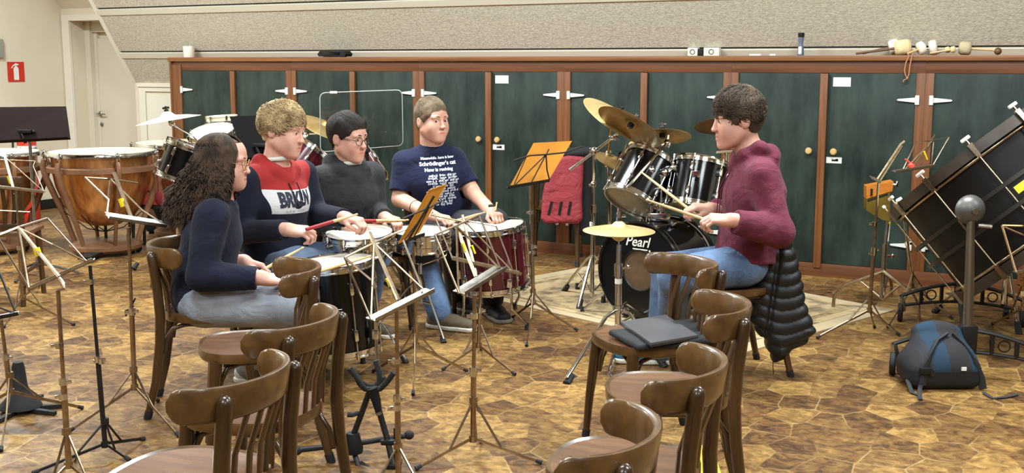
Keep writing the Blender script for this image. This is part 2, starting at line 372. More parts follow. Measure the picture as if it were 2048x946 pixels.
class Field:
    def __init__(s, lo, hi, h):
        s.lo = np.asarray(lo, float); s.h = h; s.n = np.ceil((np.asarray(hi, float)-s.lo)/h).astype(int)+1
        s.F = np.full(tuple(s.n), .3, np.float32)
    def sub(s, lo, hi):
        a = np.clip(np.floor((np.asarray(lo)-s.lo)/s.h).astype(int), 0, s.n); b = np.clip(np.ceil((np.asarray(hi)-s.lo)/s.h).astype(int)+1, 0, s.n)
        if np.any(b <= a): return None, None
        ax = [(np.arange(a[i], b[i])*s.h + s.lo[i]).astype(np.float32) for i in range(3)]
        return tuple(slice(a[i], b[i]) for i in range(3)), np.meshgrid(*ax, indexing='ij', sparse=True)
    def op(s, sl, d, k, sub=False):
        F = s.F[sl]
        if sub:
            d = -d; hh = np.maximum(k-np.abs(F-d), 0)/k if k else 0; s.F[sl] = np.maximum(F, d) + (hh*hh*k/4 if k else 0)
        else:
            hh = np.maximum(k-np.abs(F-d), 0)/k if k else 0; s.F[sl] = np.minimum(F, d) - (hh*hh*k/4 if k else 0)
    def cone(s, a, b, ra, rb, k=.02, sub=False):
        a = np.asarray(a, float); b = np.asarray(b, float); m = max(ra, rb) + 2*k + 2*s.h
        sl, g = s.sub(np.minimum(a, b)-m, np.maximum(a, b)+m)
        if sl is None: return s
        ab = b-a; L2 = float(ab @ ab)+1e-12
        px, py, pz = g[0]-a[0], g[1]-a[1], g[2]-a[2]
        t = np.clip((px*ab[0]+py*ab[1]+pz*ab[2])/L2, 0, 1)
        d = np.sqrt((px-ab[0]*t)**2+(py-ab[1]*t)**2+(pz-ab[2]*t)**2) - (ra+(rb-ra)*t)
        s.op(sl, d.astype(np.float32), k, sub); return s
    def slab(s, a, b, ra, rb, side, w, k=.02, wb=None):
        """tapered bone, w times wider along side (wb at its far end)"""
        a = np.asarray(a, float); b = np.asarray(b, float); ab = b-a; L2 = float(ab @ ab)+1e-12; wb = w if wb is None else wb
        side = np.asarray(side, float); side = nrm(side - ab*(side @ ab)/L2)
        m = max(ra, rb)*max(w, wb, 1) + 2*k + 2*s.h; sl, g = s.sub(np.minimum(a, b)-m, np.maximum(a, b)+m)
        if sl is None: return s
        px, py, pz = g[0]-a[0], g[1]-a[1], g[2]-a[2]
        t = np.clip((px*ab[0]+py*ab[1]+pz*ab[2])/L2, 0, 1); ww = w+(wb-w)*t
        qx, qy, qz = px-ab[0]*t, py-ab[1]*t, pz-ab[2]*t
        ps = qx*side[0]+qy*side[1]+qz*side[2]
        q2 = qx*qx+qy*qy+qz*qz - ps*ps
        d = np.sqrt(np.maximum(q2, 0)+(ps/ww)**2) - (ra+(rb-ra)*t)
        s.op(sl, d.astype(np.float32), k); return s
    def ell(s, c, r, R=None, k=.02, sub=False):
        c = np.asarray(c, float); r = np.asarray(r, float); R = np.eye(3) if R is None else R
        m = max(r)+2*k+2*s.h; sl, g = s.sub(c-m, c+m)
        if sl is None: return s
        p = [g[i]-c[i] for i in range(3)]
        q = [p[0]*R[0,i]+p[1]*R[1,i]+p[2]*R[2,i] for i in range(3)]
        k0 = np.sqrt((q[0]/r[0])**2+(q[1]/r[1])**2+(q[2]/r[2])**2); k1 = np.sqrt((q[0]/r[0]**2)**2+(q[1]/r[1]**2)**2+(q[2]/r[2]**2)**2)+1e-9
        s.op(sl, (k0*(k0-1)/k1).astype(np.float32), k, sub); return s
    def box(s, c, hs, R=None, rd=.01, k=.02, sub=False):
        c = np.asarray(c, float); R = np.eye(3) if R is None else np.asarray(R); m = np.linalg.norm(hs)+2*k+2*s.h; sl, g = s.sub(c-m, c+m)
        if sl is None: return s
        p = [g[i]-c[i] for i in range(3)]
        q = [np.abs(p[0]*R[0,i]+p[1]*R[1,i]+p[2]*R[2,i])-hs[i]+rd for i in range(3)]
        d = np.sqrt(sum(np.maximum(x, 0)**2 for x in q)) + np.minimum(np.maximum(np.maximum(q[0], q[1]), q[2]), 0) - rd
        s.op(sl, d.astype(np.float32), k, sub); return s
    def plane_cut(s, p, n, rad):
        """remove what lies on the +n side of p within rad"""
        p = np.asarray(p, float); n = nrm(n); sl, g = s.sub(p-rad, p+rad)
        if sl is None: return s
        d = (g[0]-p[0])*n[0]+(g[1]-p[1])*n[1]+(g[2]-p[2])*n[2]
        ball = np.sqrt((g[0]-p[0])**2+(g[1]-p[1])**2+(g[2]-p[2])**2)-rad*.95
        s.F[sl] = np.maximum(s.F[sl], np.minimum(d, -ball)).astype(np.float32); return s
    def wrinkle(s, amp, freq, seed=0, stretch=(1,1,1)):
        """soft cloth folds: a sum of slanted waves"""
        rng = np.random.RandomState(seed); sl, g = s.sub(s.lo, s.lo+(s.n-1)*s.h)
        out = 0
        for i in range(7):
            d = nrm(rng.normal(size=3))*freq*rng.uniform(.6, 1.7)*np.array(stretch); ph = rng.uniform(0, 6.28)
            e = nrm(rng.normal(size=3))*freq*.35; p2 = rng.uniform(0, 6.28)
            out = out + np.sin(g[0]*d[0]+g[1]*d[1]+g[2]*d[2]+ph + 1.3*np.sin(g[0]*e[0]+g[1]*e[1]+g[2]*e[2]+p2))
        s.F += (out*amp/2.6).astype(np.float32); return s
    def mesh(s): return surfnet(s.F, s.lo, s.h)
def near_bvh(o):
    me = o.data; return BVHTree.FromPolygons([v.co[:] for v in me.vertices], [p.vertices[:] for p in me.polygons])
# ================================================================== ROOM (place coordinates: x along the cabinets, y towards them)
def PY(u, v, y):
    r = np.array(W(ray(u, v))); return V(0, 0, H) + r*(y/r[1])
def PX(u, v, x):
    r = np.array(W(ray(u, v))); return V(0, 0, H) + r*(x/r[0])
YC, X0, DW, ZT, ZD = 8.027, -7.790, .6584, 1.530, 1.4125      # cabinet front, first stile, door pitch, top, door top
YK, ZK, XS = 8.396, 1.286, -8.737                              # knee wall, foot of the sloped ceiling, its left edge
SLOPE = 1.588
XL, XR, YB = float(PY(127, 100, YK)[0]), 5.6, -3.4
for i, (x, y, e) in enumerate(LAMPS):
    ld = bpy.data.lights.new('ceiling_light', 'AREA'); ld.shape = 'RECTANGLE'; ld.size = 1.5; ld.size_y = .5
    ld.energy = LAMP_W*e; ld.color = LAMP_COL
    lo = bpy.data.objects.new('ceiling_light', ld); COL.objects.link(lo); lo.location = (x, y, CEIL-.03)
b = MB(); b.box(((XL+XR)/2, (YB+8.8)/2, -.05), (XR-XL+.4, 8.8-YB+.2, .1)); struct('floor', b, M_floor)
yt = YK - (CEIL-ZK)/SLOPE
b = MB(); b.box(((XL+XR)/2, (YB+yt)/2, CEIL+.05), (XR-XL+.4, yt-YB, .1)); struct('ceiling', b, M_ceil)
b = MB(); b.box((XR+.05, (YB+8.8)/2, CEIL/2), (.1, 8.8-YB, CEIL)); struct('wall_right', b, M_unseen)
b = MB(); b.box(((XL+XR)/2, YB-.05, CEIL/2), (XR-XL, .1, CEIL)); struct('wall_rear', b, M_unseen)
b = MB(); b.box((XL-.05, (YB+8.8)/2, CEIL/2+.3), (.1, 8.8-YB, CEIL+.6)); struct('wall_left', b, M_wall)
# the sloped ceiling: rough plaster boards between painted battens
def slope_pt(x, z, off=0.0):
    n = nrm(V(0, -SLOPE, -1)); return V(x, YK-(z-ZK)/SLOPE, z) + n*off
def slope_slab(x0, x1, z0, z1, t0, t1):
    m = MB(); q = [slope_pt(x0, z0, t0), slope_pt(x1, z0, t0), slope_pt(x1, z1, t0), slope_pt(x0, z1, t0)]
    n = nrm(V(0, -SLOPE, -1))*(t1-t0)
    m.prism(q, n); return m
zg = [PX(255, 105, XS)[2], PX(199, 19, XS)[2]]
lev = [ZK-.0, zg[0], zg[1], 2.62, CEIL+.05]
for k in range(4):
    a, c = lev[k] + (.012 if k else 0), lev[k+1]-.022
    struct('ceiling_slope' if k == 0 else 'ceiling_slope.%03d' % k, slope_slab(XS, XR, a, c, -.06, 0), M_plaster)
for k in range(1, 4):
    struct('trim_%d' % k, slope_slab(XS, XR, lev[k]-.03, lev[k]+.03, -.06, -.02), M_darkst)  # dark strip set in the groove, its colour standing for the shadow line
    struct('trim_%d' % (k+3), slope_slab(XS, XR, lev[k]-.052, lev[k]-.006, -.05, .010), M_batten)
struct('trim_8', slope_slab(XS-.035, XS+.012, ZK, CEIL+.05, -.06, .006), M_white)
# knee wall with the low white door, recessed tall door beside it
XD0 = PY(145, 150, YK)[0]; XD1 = XS-.02; YD = 8.66
ZL = PY(170, 41, YK)[2]
b = MB(); b.box((( -8.0+XR)/2, YK+.05, ZK/2), (XR+8.0, .1, ZK)); struct('wall_back', b, M_wall)
b = MB()
b.box(((XL+XD0)/2, YK+.14, ZL/2), (XD0-XL, .28, ZL)); b.box(((XL+XS)/2, YK+.14, (ZL+3.9)/2), (XS-XL, .28, 3.9-ZL))
b.box(((XD0+XS)/2+.05, YD+.07, 1.2), (XS-XD0+.5, .1, 2.9)); struct('wall_alcove', b, M_wall)
b = MB(); zc = PY(127, 22, YK)[2]
b.prism([V(XL, YK+.02, zc), V(XL, YK-1.3, zc+1.3*1.1), V(XL, YK-1.3, zc+1.3*1.1+.1), V(XL, YK+.02, zc+.1)], V(XS-XL, 0, 0)); struct('ceiling_alcove', b, M_wall)
b = MB(); b.box(((XL+XD0)/2+.010, YK-.006, ZL/2), (XD0-XL-.008, .03, ZL)); b.box(((XL+XS)/2+.006, YK-.006, ZL+.03), (XS-XL-.012, .03, .06)); struct('trim_9', b, M_white)
# inner door frame
xa = PY(162, 150, YD-.06)[0]
b = MB(); b.box((XD0+.02, YD-.03, ZL/2), (.10, .10, ZL)); b.box((XD0+.085, YD-.0, ZL/2), (.05, .05, ZL)); b.box(((XD0+XS)/2, YD-.02, ZL-.05), (XS-XD0, .07, .12)); struct('trim_10', b, M_door)
xleaf = PY(186, 200, YD)[0]; zleaf = PY(210, 77, YD)[2]
b = MB(); b.box(((xleaf+XS)/2+.03, YD+.005, zleaf/2), (XS-xleaf+.1, .045, zleaf), bev=.004); d1 = struct('door_1', b, M_door)
hp = PY(201, 227, YD-.02); kp = PY(204, 249, YD-.02)
b = MB(); b.lathe([(.0, 0), (.024, 0), (.026, .006), (.02, .011), (0, .011)], (hp[0], YD-.018, hp[2]), (0, -1, 0), 20)
b.tube([(hp[0], YD-.02, hp[2]), (hp[0], YD-.06, hp[2]), (hp[0]+.02, YD-.068, hp[2]), (hp[0]+.115, YD-.066, hp[2]-.004)], [.008, .008, .009, .007], 10)
raw_obj('door_handle', b.v, b.f, M_steel, d1)
b = MB(); b.lathe([(0, 0), (.022, 0), (.024, .006), (.018, .010), (0, .010)], (kp[0], YD-.018, kp[2]), (0, -1, 0), 20)
b.box((kp[0], YD-.03, kp[2]), (.006, .01, .02)); raw_obj('key_plate', b.v, b.f, M_steel, d1)
# low door under the slope
xl = PY(284, 220, YK)[0]; xl2 = PY(295, 220, YK)[0]; z1 = PY(310, 168, YK)[2]; z2 = PY(310, 187, YK)[2]
b = MB(); b.box(((XS-7.9)/2, YK+.05, ZK/2), (-7.9-XS, .1, ZK))
struct('wall_cupboard', b, M_wall)
b = MB(); b.box(((xl2-.045), YK-.005, z2/2), (.085, .03, z2+.04)); b.box(((xl2-.09-7.9)/2, YK-.005, z2+.045), (-7.9-xl2+.09, .03, .05)); b.box(((xl2-.09-7.9)/2, YK-.013, z2+.078), (-7.9-xl2+.09, .045, .026))
struct('trim_11', b, M_white)
b = MB(); b.box(((xl2+.006-7.9)/2, YK-.0, (z2-.012)/2+.01), (-7.9-xl2-.006, .03, z2-.03), bev=.003); struct('door_2', b, M_white)
# skirting
b = MB(); b.box((XL+.012, (YB+YK)/2, .05), (.024, YK-YB, .10)); b.box(((XL+XD0-.08)/2, YK-.012, .05), (max(XD0-.08-XL, .01), .024, .10)); struct('baseboard_left', b, M_blackm)
# fire extinguisher sign on the left wall
p = [PX(u, v, XL) for u, v in ((13.5, 124), (46.5, 123.3), (49, 163), (16, 164))]
cs = sum(p)/4; hw = .5*np.linalg.norm(p[1]-p[0]); hh = .5*(abs(p[0][2]-p[3][2]))
sg = bpy.data.objects.new('fire_extinguisher_sign', None); COL.objects.link(sg); sg.location = (XL, cs[1], cs[2]); sg.rotation_euler = (0, 0, math.pi/2)
setp(sg, 'red sign with a white fire extinguisher symbol on the pale wall', 'sign')
b = MB(); b.box((0, -.004, 0), (2*hw, .006, 2*hh)); o = raw_obj('sign_panel', b.v, b.f, M_redp, sg, 0); fix_normals(o)
def disc_poly(pts): return [V(x, -.0075, z) for x, z in pts]
b = MB(); s1 = hh/.1
body = [(-.026, -.082), (.026, -.082), (.030, -.076), (.030, .030), (.024, .044), (.012, .052), (.010, .060), (-.010, .060), (-.012, .052), (-.024, .044), (-.030, .030), (-.030, -.076)]
b.prism(disc_poly([(x*s1, z*s1) for x, z in body]), (0, -.001, 0))
b.prism(disc_poly([(x*s1, z*s1) for x, z in ((-.012, .064), (.012, .064), (.034, .070), (.034, .078), (.010, .080), (.008, .086), (-.008, .086), (-.012, .079), (-.036, .066), (-.058, .040), (-.050, .034), (-.032, .056))]), (0, -.001, 0))
o = raw_obj('symbol', b.v, b.f, M_paper, sg, 0); fix_normals(o)
# small boxes by the left border of the view
q = PX(1.0, 97, XL); b = MB(); b.box((XL+.02, q[1]-.05, q[2]), (.04, .12, .18), bev=.006)
o = raw_obj('wall_box', b.v, b.f, mat('grey_casing', S(150,146,134), .5), None); setp(o, 'grey box fixed to the pale wall above the red sign', 'box')
# ------------------------------------------------------------------ the cabinets
def stile(name, x, w, z0, z1, y0, th, m, par):
    b = MB(); b.box((x, y0-th/2, (z0+z1)/2), (w, th, z1-z0), bev=.003); o = raw_obj(name, b.v, b.f, m, par); fix_normals(o); return o
def hinge(par, x, z, side):
    b = MB(); b.box((x, -.021, z), (.024, .012, .062), bev=.002); b.tube([(x+side*.010, -.026, z-.03), (x+side*.010, -.026, z+.03)], .005, 8)
    P = [(side*.012, .017), (side*.125, .006), (side*.132, 0), (side*.125, -.006), (side*.012, -.017)]
    b.prism([V(x+u, -.012, z+w) for u, w in P], (0, -.007, 0)); o = raw_obj('hinge', b.v, b.f, M_hinge, par); fix_normals(o)
ZB = .092
CD = .20
cab_names = ['pair of dark green cabinet doors at the end beside the low white door', 'dark green two-door cabinet behind the clear screen', 'dark green two-door cabinet behind the person in the printed navy t-shirt', 'dark green two-door cabinet behind the tilted brass cymbals', 'dark green two-door cabinet with a white sticker, behind the person in the maroon hoodie', 'dark green two-door cabinet behind the big tilted bass drum']
for k in range(6):
    xa, xc, xb = X0+2*k*DW, X0+(2*k+1)*DW, X0+(2*k+2)*DW
    root = bpy.data.objects.new('wall_cabinet', None); COL.objects.link(root); root.location = (xc, YC, 0)
    setp(root, cab_names[k], 'cabinet', 'row of green wall cabinets')
    hwd = DW
    b = MB(); b.box((-hwd+.012, .11, .76), (.02, CD, 1.40)); b.box((hwd-.012, .11, .76), (.02, CD, 1.40)); b.box((0, CD+.005, .76), (2*hwd, .012, 1.40)); b.box((0, .11, .04), (2*hwd, CD, .05))
    o = raw_obj('carcass', b.v, b.f, M_frame, root); fix_normals(o)
    for sd in (-1, 1):
        b = MB(); b.box((sd*hwd/2, .008, (ZB+ZD)/2), (hwd-.05, .022, ZD-ZB-.004), bev=.002)
        d = raw_obj('door', b.v, b.f, M_green, root); fix_normals(d)
        for hz in (1.237, .262): hinge(d, sd*(hwd-.043), hz, -sd)
        kn = MB(); kx = sd*.085; kn.lathe([(0, 0), (.011, 0), (.010, .012), (.020, .020), (.024, .032), (.019, .043), (0, .047)], (kx, -.003, .878), (0, -1, 0), 18)
        o = raw_obj('knob', kn.v, kn.f, M_knob, d); fix_normals(o)
        if sd > 0:
            b = MB(); b.box((.085, -.005, .818), (.105, .006, .042)); o = raw_obj('lock_plate', b.v, b.f, M_hinge, d); fix_normals(o)
            b = MB(); b.box((.092, -.009, .818), (.045, .004, .011)); b.box((.104, -.009, .822), (.016, .004, .012)); o = raw_obj('keyhole', b.v, b.f, M_blackm, d); fix_normals(o)
            if k in (2, 4):
                b = MB(); b.box((.115 if k == 2 else .117, -.005, 1.352), (.118, .003, .062)); o = raw_obj('paper_label', b.v, b.f, M_paper, d); fix_normals(o)
    stile('centre_strip', 0, .052, ZB-.03, ZD-.004, -.004, .022, M_stile, root)
    if k == 0: stile('frame_post', -hwd-.02, .115, .0, ZD+.05, .0, .016, M_stile, root); stile('side_panel', -hwd-.083, .022, 0, ZT-.03, .20, .225, M_stile, root)
    stile('frame_post', hwd-.028, .056, ZB, ZD, .0, .016, M_stile, root)
    if k > 0: stile('frame_post', -hwd+.028, .056, ZB, ZD, .0, .016, M_stile, root)
    b = MB(); b.box((0 if k else -.04, .006, (ZD+ZT-.03)/2), (2*hwd + (0 if k else .08), .024, ZT-.03-ZD), bev=.001); o = raw_obj('top_rail', b.v, b.f, M_frame, root); fix_normals(o)
    b = MB(); b.box((0, -.0, ZB/2), (2*hwd, .03, ZB), bev=.002); o = raw_obj('plinth', b.v, b.f, M_frame, root); fix_normals(o)
xa, xb = X0-.105, X0+12*DW
b = MB(); b.box(((xa+xb)/2, YC+.085, ZT-.018), (xb-xa, .235, .036), bev=.004)
o = raw_obj('cabinet_top', b.v, b.f, M_topw); fix_normals(o); setp(o, 'long brown wooden top board running over the green cabinets', 'top board')
ZTT = ZT+.0005
# things lying on the cabinet top
def on_top(u, y=YC+.06):
    p = PY(u, 112, y); return V(p[0], y, ZTT)
p = on_top(378, YC+.08); b = MB(); b.lathe([(0, 0), (.048, 0), (.05, .006), (.052, .098), (.05, .104), (.046, .102), (.044, .01), (0, .008)], p, (0, 0, 1), 28)
o = raw_obj('paper_cup', (np.array(b.v)-p), b.f, M_white); fix_normals(o); o.location = p; setp(o, 'white round pot standing at the end of the cabinet top', 'pot')
p = on_top(670); rt = bpy.data.objects.new('conference_speaker', None); COL.objects.link(rt); rt.location = p; setp(rt, 'flat black device lying on the brown cabinet top', 'device')
b = MB(); b.prism([V(x, -.05, z) for x, z in ((-.135, .004), (.135, .004), (.15, .024), (.125, .05), (-.125, .05), (-.15, .024))], (0, .1, 0)); b.box((0, 0, .003), (.2, .07, .006)); o = raw_obj('casing', b.v, b.f, M_black, rt, 20); fix_normals(o)
b = MB(); b.box((0, -.051, .03), (.17, .006, .03), bev=.002); o = raw_obj('front_panel', b.v, b.f, M_gloss, rt); fix_normals(o)
for (u0, u1, lab) in ((1377, 1397, 'small white power socket box on the cabinet top'), (1409, 1440, 'wider white power socket box on the cabinet top')):
    p = on_top((u0+u1)/2, YC+.15); wd = abs(PY(u1, 105, YC+.15)[0]-PY(u0, 105, YC+.15)[0])
    rt = bpy.data.objects.new('power_socket', None); COL.objects.link(rt); rt.location = p; setp(rt, lab, 'socket', 'sockets on the cabinet top')
    b = MB(); b.box((0, 0, .03), (wd, .05, .06), bev=.004); o = raw_obj('box', b.v, b.f, M_white, rt); fix_normals(o)
    b = MB(); b.lathe([(.019, 0), (.019, .004), (.016, .004), (.015, -.006), (0, -.006)], (0, -.026, .03), (0, -1, 0), 20); o = raw_obj('socket_face', b.v, b.f, M_darkst, rt); fix_normals(o)
p = on_top(1403, YC+.15); b = MB(); b.box((0, 0, .026), (.055, .045, .052), bev=.006); b.box((0, -.024, .026), (.03, .006, .03)); o = raw_obj('power_plug', b.v, b.f, M_black); fix_normals(o); o.location = p; setp(o, 'black plug block between the two white sockets', 'plug')
p = on_top(1601, YC+.02); rt = bpy.data.objects.new('spray_bottle', None); COL.objects.link(rt); rt.location = p; setp(rt, 'slim blue-grey bottle standing on the cabinet top', 'bottle')
MB_ = mat('blue_grey_plastic', S(92,104,120), .35)
b = MB(); b.lathe([(0, 0), (.022, 0), (.023, .01), (.020, .055), (.014, .075), (.018, .1), (.019, .125)], (0, 0, 0), (0, 0, 1), 20); o = raw_obj('bottle_body', b.v, b.f, MB_, rt); fix_normals(o)
b = MB(); b.lathe([(.019, .125), (.022, .13), (.022, .155), (0, .157)], (0, 0, 0), (0, 0, 1), 20); o = raw_obj('cap', b.v, b.f, M_darkst, rt); fix_normals(o)
b = MB(); b.box((.0, -.021, .035), (.022, .006, .05), bev=.002); o = raw_obj('label_patch', b.v, b.f, M_paper, rt); fix_normals(o)
for u in (1510, 1545):
    p = on_top(u, YC+.05); b = MB(); b.box((0, 0, .006), (.08 if u == 1510 else .04, .03, .012), R=np.array(Matrix.Rotation(.3, 3, 'Z')), bev=.002); o = raw_obj('paper_scrap', b.v, b.f, M_paper); fix_normals(o); o.location = p
    setp(o, 'folded white paper lying right of the sockets on the cabinet top' if u == 1510 else 'smaller white scrap nearest the slim bottle on the cabinet top', 'paper')
# mallets in a heap
def mallet(a, c, r, hl, hr, label, m, hname='head', sm=None):
    """handle from a to c, felt head of radius hr, length hl at c (place coordinates)"""
    a = np.asarray(a, float); c = np.asarray(c, float); d = nrm(c-a)
    rt = bpy.data.objects.new('mallet', None); COL.objects.link(rt); rt.location = c; setp(rt, label, 'mallet', 'mallets heaped on the cabinet top')
    b = MB(); b.tube([a-c, V(0,0,0)], [r*.9, r], 10); o = raw_obj('handle', b.v, b.f, sm or M_stickw, rt); fix_normals(o)
    b = MB(); b.lathe([(0, -hl/2), (hr*.75, -hl/2), (hr, -hl*.3), (hr, hl*.3), (hr*.75, hl/2), (0, hl/2)], (0,0,0), d, 20); o = raw_obj(hname, b.v, b.f, m, rt, 60); fix_normals(o)
def T(u, h, y): p = PY(u, 100, y); return V(p[0], y, ZTT+h)
M_dkstick = mat('dark_stick', S(96,66,40), .5)
mallet(T(1712, .012, YC+.02), T(1806, .052, YC+.05), .009, .105, .052, 'mallet with the large cream felt head nearest the hanging cord', M_felt, sm=M_dkstick)
mallet(T(1725, .014, YC+.10), T(1788, .058, YC+.14), .009, .07, .05, 'mallet with a pinkish felt head at the back of the heap', M_feltw, sm=M_dkstick)
mallet(T(1815, .010, YC+.0), T(1842, .046, YC+.05), .008, .045, .044, 'mallet with a round pale head second from the hanging cord', M_feltw)
mallet(T(1815, .022, YC+.09), T(1866, .050, YC+.10), .007, .05, .050, 'mallet with the largest round white felt head in the heap', M_feltw, sm=M_steel)
mallet(T(1872, .012, YC+.0), T(1895, .034, YC+.02), .007, .03, .020, 'small yarn mallet lying between the big felt heads', M_felt)
mallet(T(1860, .012, YC-.02), T(1906, .036, YC-.01), .006, .03, .021, 'small cream ball mallet in front of the heap', M_felt)
mallet(T(1996, .030, YC+.06), T(1930, .044, YC+.05), .009, .075, .044, 'beige felt mallet lying alone at the end of the heap', mat('beige_felt', S(186,170,134), .95, bump=.4, bscale=60))
b = MB(); p = T(1996, .0, YC+.06); b.ball((0, 0, .024), .024, 12); o = raw_obj('rubber_ball', b.v, b.f, M_dkstick); fix_normals(o); o.location = p; setp(o, 'small dark brown ball at the tip of the lone beige mallet', 'ball')
b = MB(); q0 = T(1812, .03, YC-.05)
yv = YC-.046
cpts = [PY(1816, 108, YC-.0), PY(1818, 113, yv), PY(1812, 125, yv), PY(1809, 140, yv), PY(1811, 150, yv), PY(1815, 157, yv), PY(1818, 148, yv), PY(1820, 130, yv), PY(1824, 113, yv), PY(1826, 107, YC)]
q0 = cpts[0]; b.tube([c-q0 for c in cpts], .0045, 8)
b.tube([cpts[5]-q0, PY(1808, 160, yv)-q0, PY(1806, 164, yv)-q0], .004, 6); b.ball(PY(1814.5, 156, yv)-q0, .009, 10)
o = raw_obj('leather_cord', b.v, b.f, M_leather); fix_normals(o); o.location = q0; setp(o, 'looped leather cord hanging over the edge of the cabinet top', 'cord')
# ================================================================== CHAIRS
def heading(hx, hy): return YAW + math.atan2(-hx, hy)
KC = .965
def build_chair(label, a, b, hx, hy, tone=0):
    t = Thing('bentwood_chair', label, 'chair', (a, b, 0), 'bentwood bistro chairs', rot=heading(hx, hy), local=True)
    k = KC; mw, ml = M_chairw, M_chairl
    def P(x, y, z): return V(x*k, y*k, z*k)
    # seat: rim ring and dished plywood top
    def seat_r(u):
        c, s_ = math.cos(u), math.sin(u); e = 2.6
        x = .205*math.copysign(abs(c)**(2/e), c); y = .205*math.copysign(abs(s_)**(2/e), s_)
        x *= 1.0 + .10*(y/.2)*.5
        return x, y + .005
    n = 44; m = MB(); prof = [(.93, .452), (.99, .457), (1.0, .448), (1.0, .428), (.985, .420), (.90, .420)]
    vs = []; fs = []
    for i in range(n):
        x, y = seat_r(2*math.pi*i/n)
        for r, z in prof: vs.append(P(x*r, y*r, z))
    q = len(prof)
    for i in range(n):
        for j in range(q-1): fs.append((i*q+j, i*q+j+1, ((i+1) % n)*q+j+1, ((i+1) % n)*q+j))
    m.add(vs, fs); t.part('seat_rim', m, ml, smooth=50)
    m = MB(); rr = [0, .3, .6, .85, .935]; zz = [.444, .4445, .447, .451, .4525]; vs = [P(0, .005, zz[0])]; fs = []
    for r, z in zip(rr[1:], zz[1:]):
        for i in range(n): x, y = seat_r(2*math.pi*i/n); vs.append(P(x*r, y*r, z))
    for i in range(n): fs.append((0, 1+i, 1+(i+1) % n))
    for j in range(len(rr)-2):
        for i in range(n): fs.append((1+j*n+i, 1+j*n+(i+1) % n, 1+(j+1)*n+(i+1) % n, 1+(j+1)*n+i))
    m.add(vs, fs)
    vs2 = [P(0, .005, .421)] + [P(seat_r(2*math.pi*i/n)[0]*.92, seat_r(2*math.pi*i/n)[1]*.92, .421) for i in range(n)]
    m.add(vs2, [(0, 1+(i+1) % n, 1+i) for i in range(n)]); t.part('seat', m, M_seat, smooth=60)
    # rear posts / legs
    for s in (-1, 1):
        m = MB(); m.tube([P(s*.178, -.272, 0), P(s*.172, -.232, .16), P(s*.170, -.207, .33), P(s*.170, -.200, .45), P(s*.171, -.206, .56), P(s*.173, -.217, .66), P(s*.174, -.225, .715), P(s*.174, -.227, .730), P(s*.174, -.227, .736)],
               [.0145, .017, .020, .021, .0205, .020, .019, .014, .004], 12)
        lg = t.part('rear_leg', m, mw, smooth=60)
        m = MB(); m.tube([P(s*.178, -.273, 0), P(s*.176, -.263, .035)], [.0165, .0175], 12); t.part('foot_cap', m, M_rubber, lg)
        m = MB(); m.tube([P(s*.186, .185, 0), P(s*.178, .172, .18), P(s*.168, .155, .34), P(s*.162, .150, .385), P(s*.160, .148, .425)], [.0135, .017, .0215, .0235, .0225], 12)
        lg = t.part('front_leg', m, mw, smooth=60)
        m = MB(); m.tube([P(s*.186, .186, 0), P(s*.184, .182, .03)], [.0155, .0165], 12); t.part('foot_cap', m, M_rubber, lg)
        m = MB(); m.tube([P(s*.150, -.192, .285), P(s*.148, -.182, .345), P(s*.146, -.150, .392), P(s*.144, -.10, .407), P(s*.144, .06, .407), P(s*.146, .105, .392), P(s*.148, .130, .345), P(s*.152, .142, .285)], .0095, 8)
        t.part('brace', m, mw, smooth=60)
    m = MB(); m.tube([P(-.152, .142, .285), P(-.142, .142, .345), P(-.11, .142, .392), P(-.06, .142, .407), P(.06, .142, .407), P(.11, .142, .392), P(.142, .142, .345), P(.152, .142, .285)], .0095, 8); t.part('brace', m, mw, smooth=60)
    # bent back band
    def bc(u, z):      # u in -1..1 along the band
        th = math.pi*(.5 + .5*u*1.04); x = -.212*math.cos(th); y = -.100 - .150*math.sin(th)
        o = (z-.70)*.30
        return x*(1+o*.5), y - o*.6*max(math.sin(th), 0)
    n = 40; m = MB(); vs = []; fs = []
    sec = [(0, .0), (.0, 1), (.2, 1.12), (.8, 1.12), (1, 1), (1, 0), (.8, -.12), (.2, -.12)]
    for i in range(n+1):
        u = -1 + 2*i/n; e = abs(u); hfac = 1.0 if e < .84 else math.sqrt(max(1-((e-.84)/.16)**2, .0))*.66+.34
        for tt, hh_ in sec:
            z = .708 + (hh_-.5)*.072*hfac
            x, y = bc(u, z); x2, y2 = bc(u+.01, z); d = nrm(V(x2-x, y2-y, 0)); nn = V(d[1], -d[0], 0)
            vs.append(P(x+nn[0]*(tt-.5)*.022, y+nn[1]*(tt-.5)*.022, z))
    q = len(sec)
    for i in range(n):
        for j in range(q): fs.append((i*q+j, i*q+(j+1) % q, (i+1)*q+(j+1) % q, (i+1)*q+j))
    fs += [tuple(range(q)), tuple(n*q+j for j in range(q))]
    m.add(vs, fs); t.part('back_band', m, ml, smooth=60)
    for i in range(6):
        u = -.40 + .80*i/5; x, y = bc(u, .69)
        xb = -.135 + .27*i/5; yb = -.195 + .012*abs(i-2.5)
        m = MB(); m.tube([P(xb, yb, .44), P(xb*.6+x*.4, yb*.62+y*.38 + .012, .55), P(x, y, .69)], [.0125, .0125, .0125], 8, flat=.5, up=(0, 1, 0)); t.part('back_slat', m, mw, smooth=50)
    return t
CH = {}
def chair(key, label, a, b, hx, hy):
    if not CH: CH[key] = build_chair(label, a, b, hx, hy).o; return CH[key]
    o = copy_tree(list(CH.values())[0]); o.location = W((a, b, 0)); o.rotation_euler = (0, 0, heading(hx, hy)); o['label'] = label; CH[key] = o; return o
chair('C4', 'brown bentwood chair cut off by the lower edge, nearest the camera below the long-haired drummer', -.826, 2.834, -.95, .31)
chair('C3', 'bentwood chair between the black sax stand and the foremost chair', -.79, 3.43, -.95, .31)
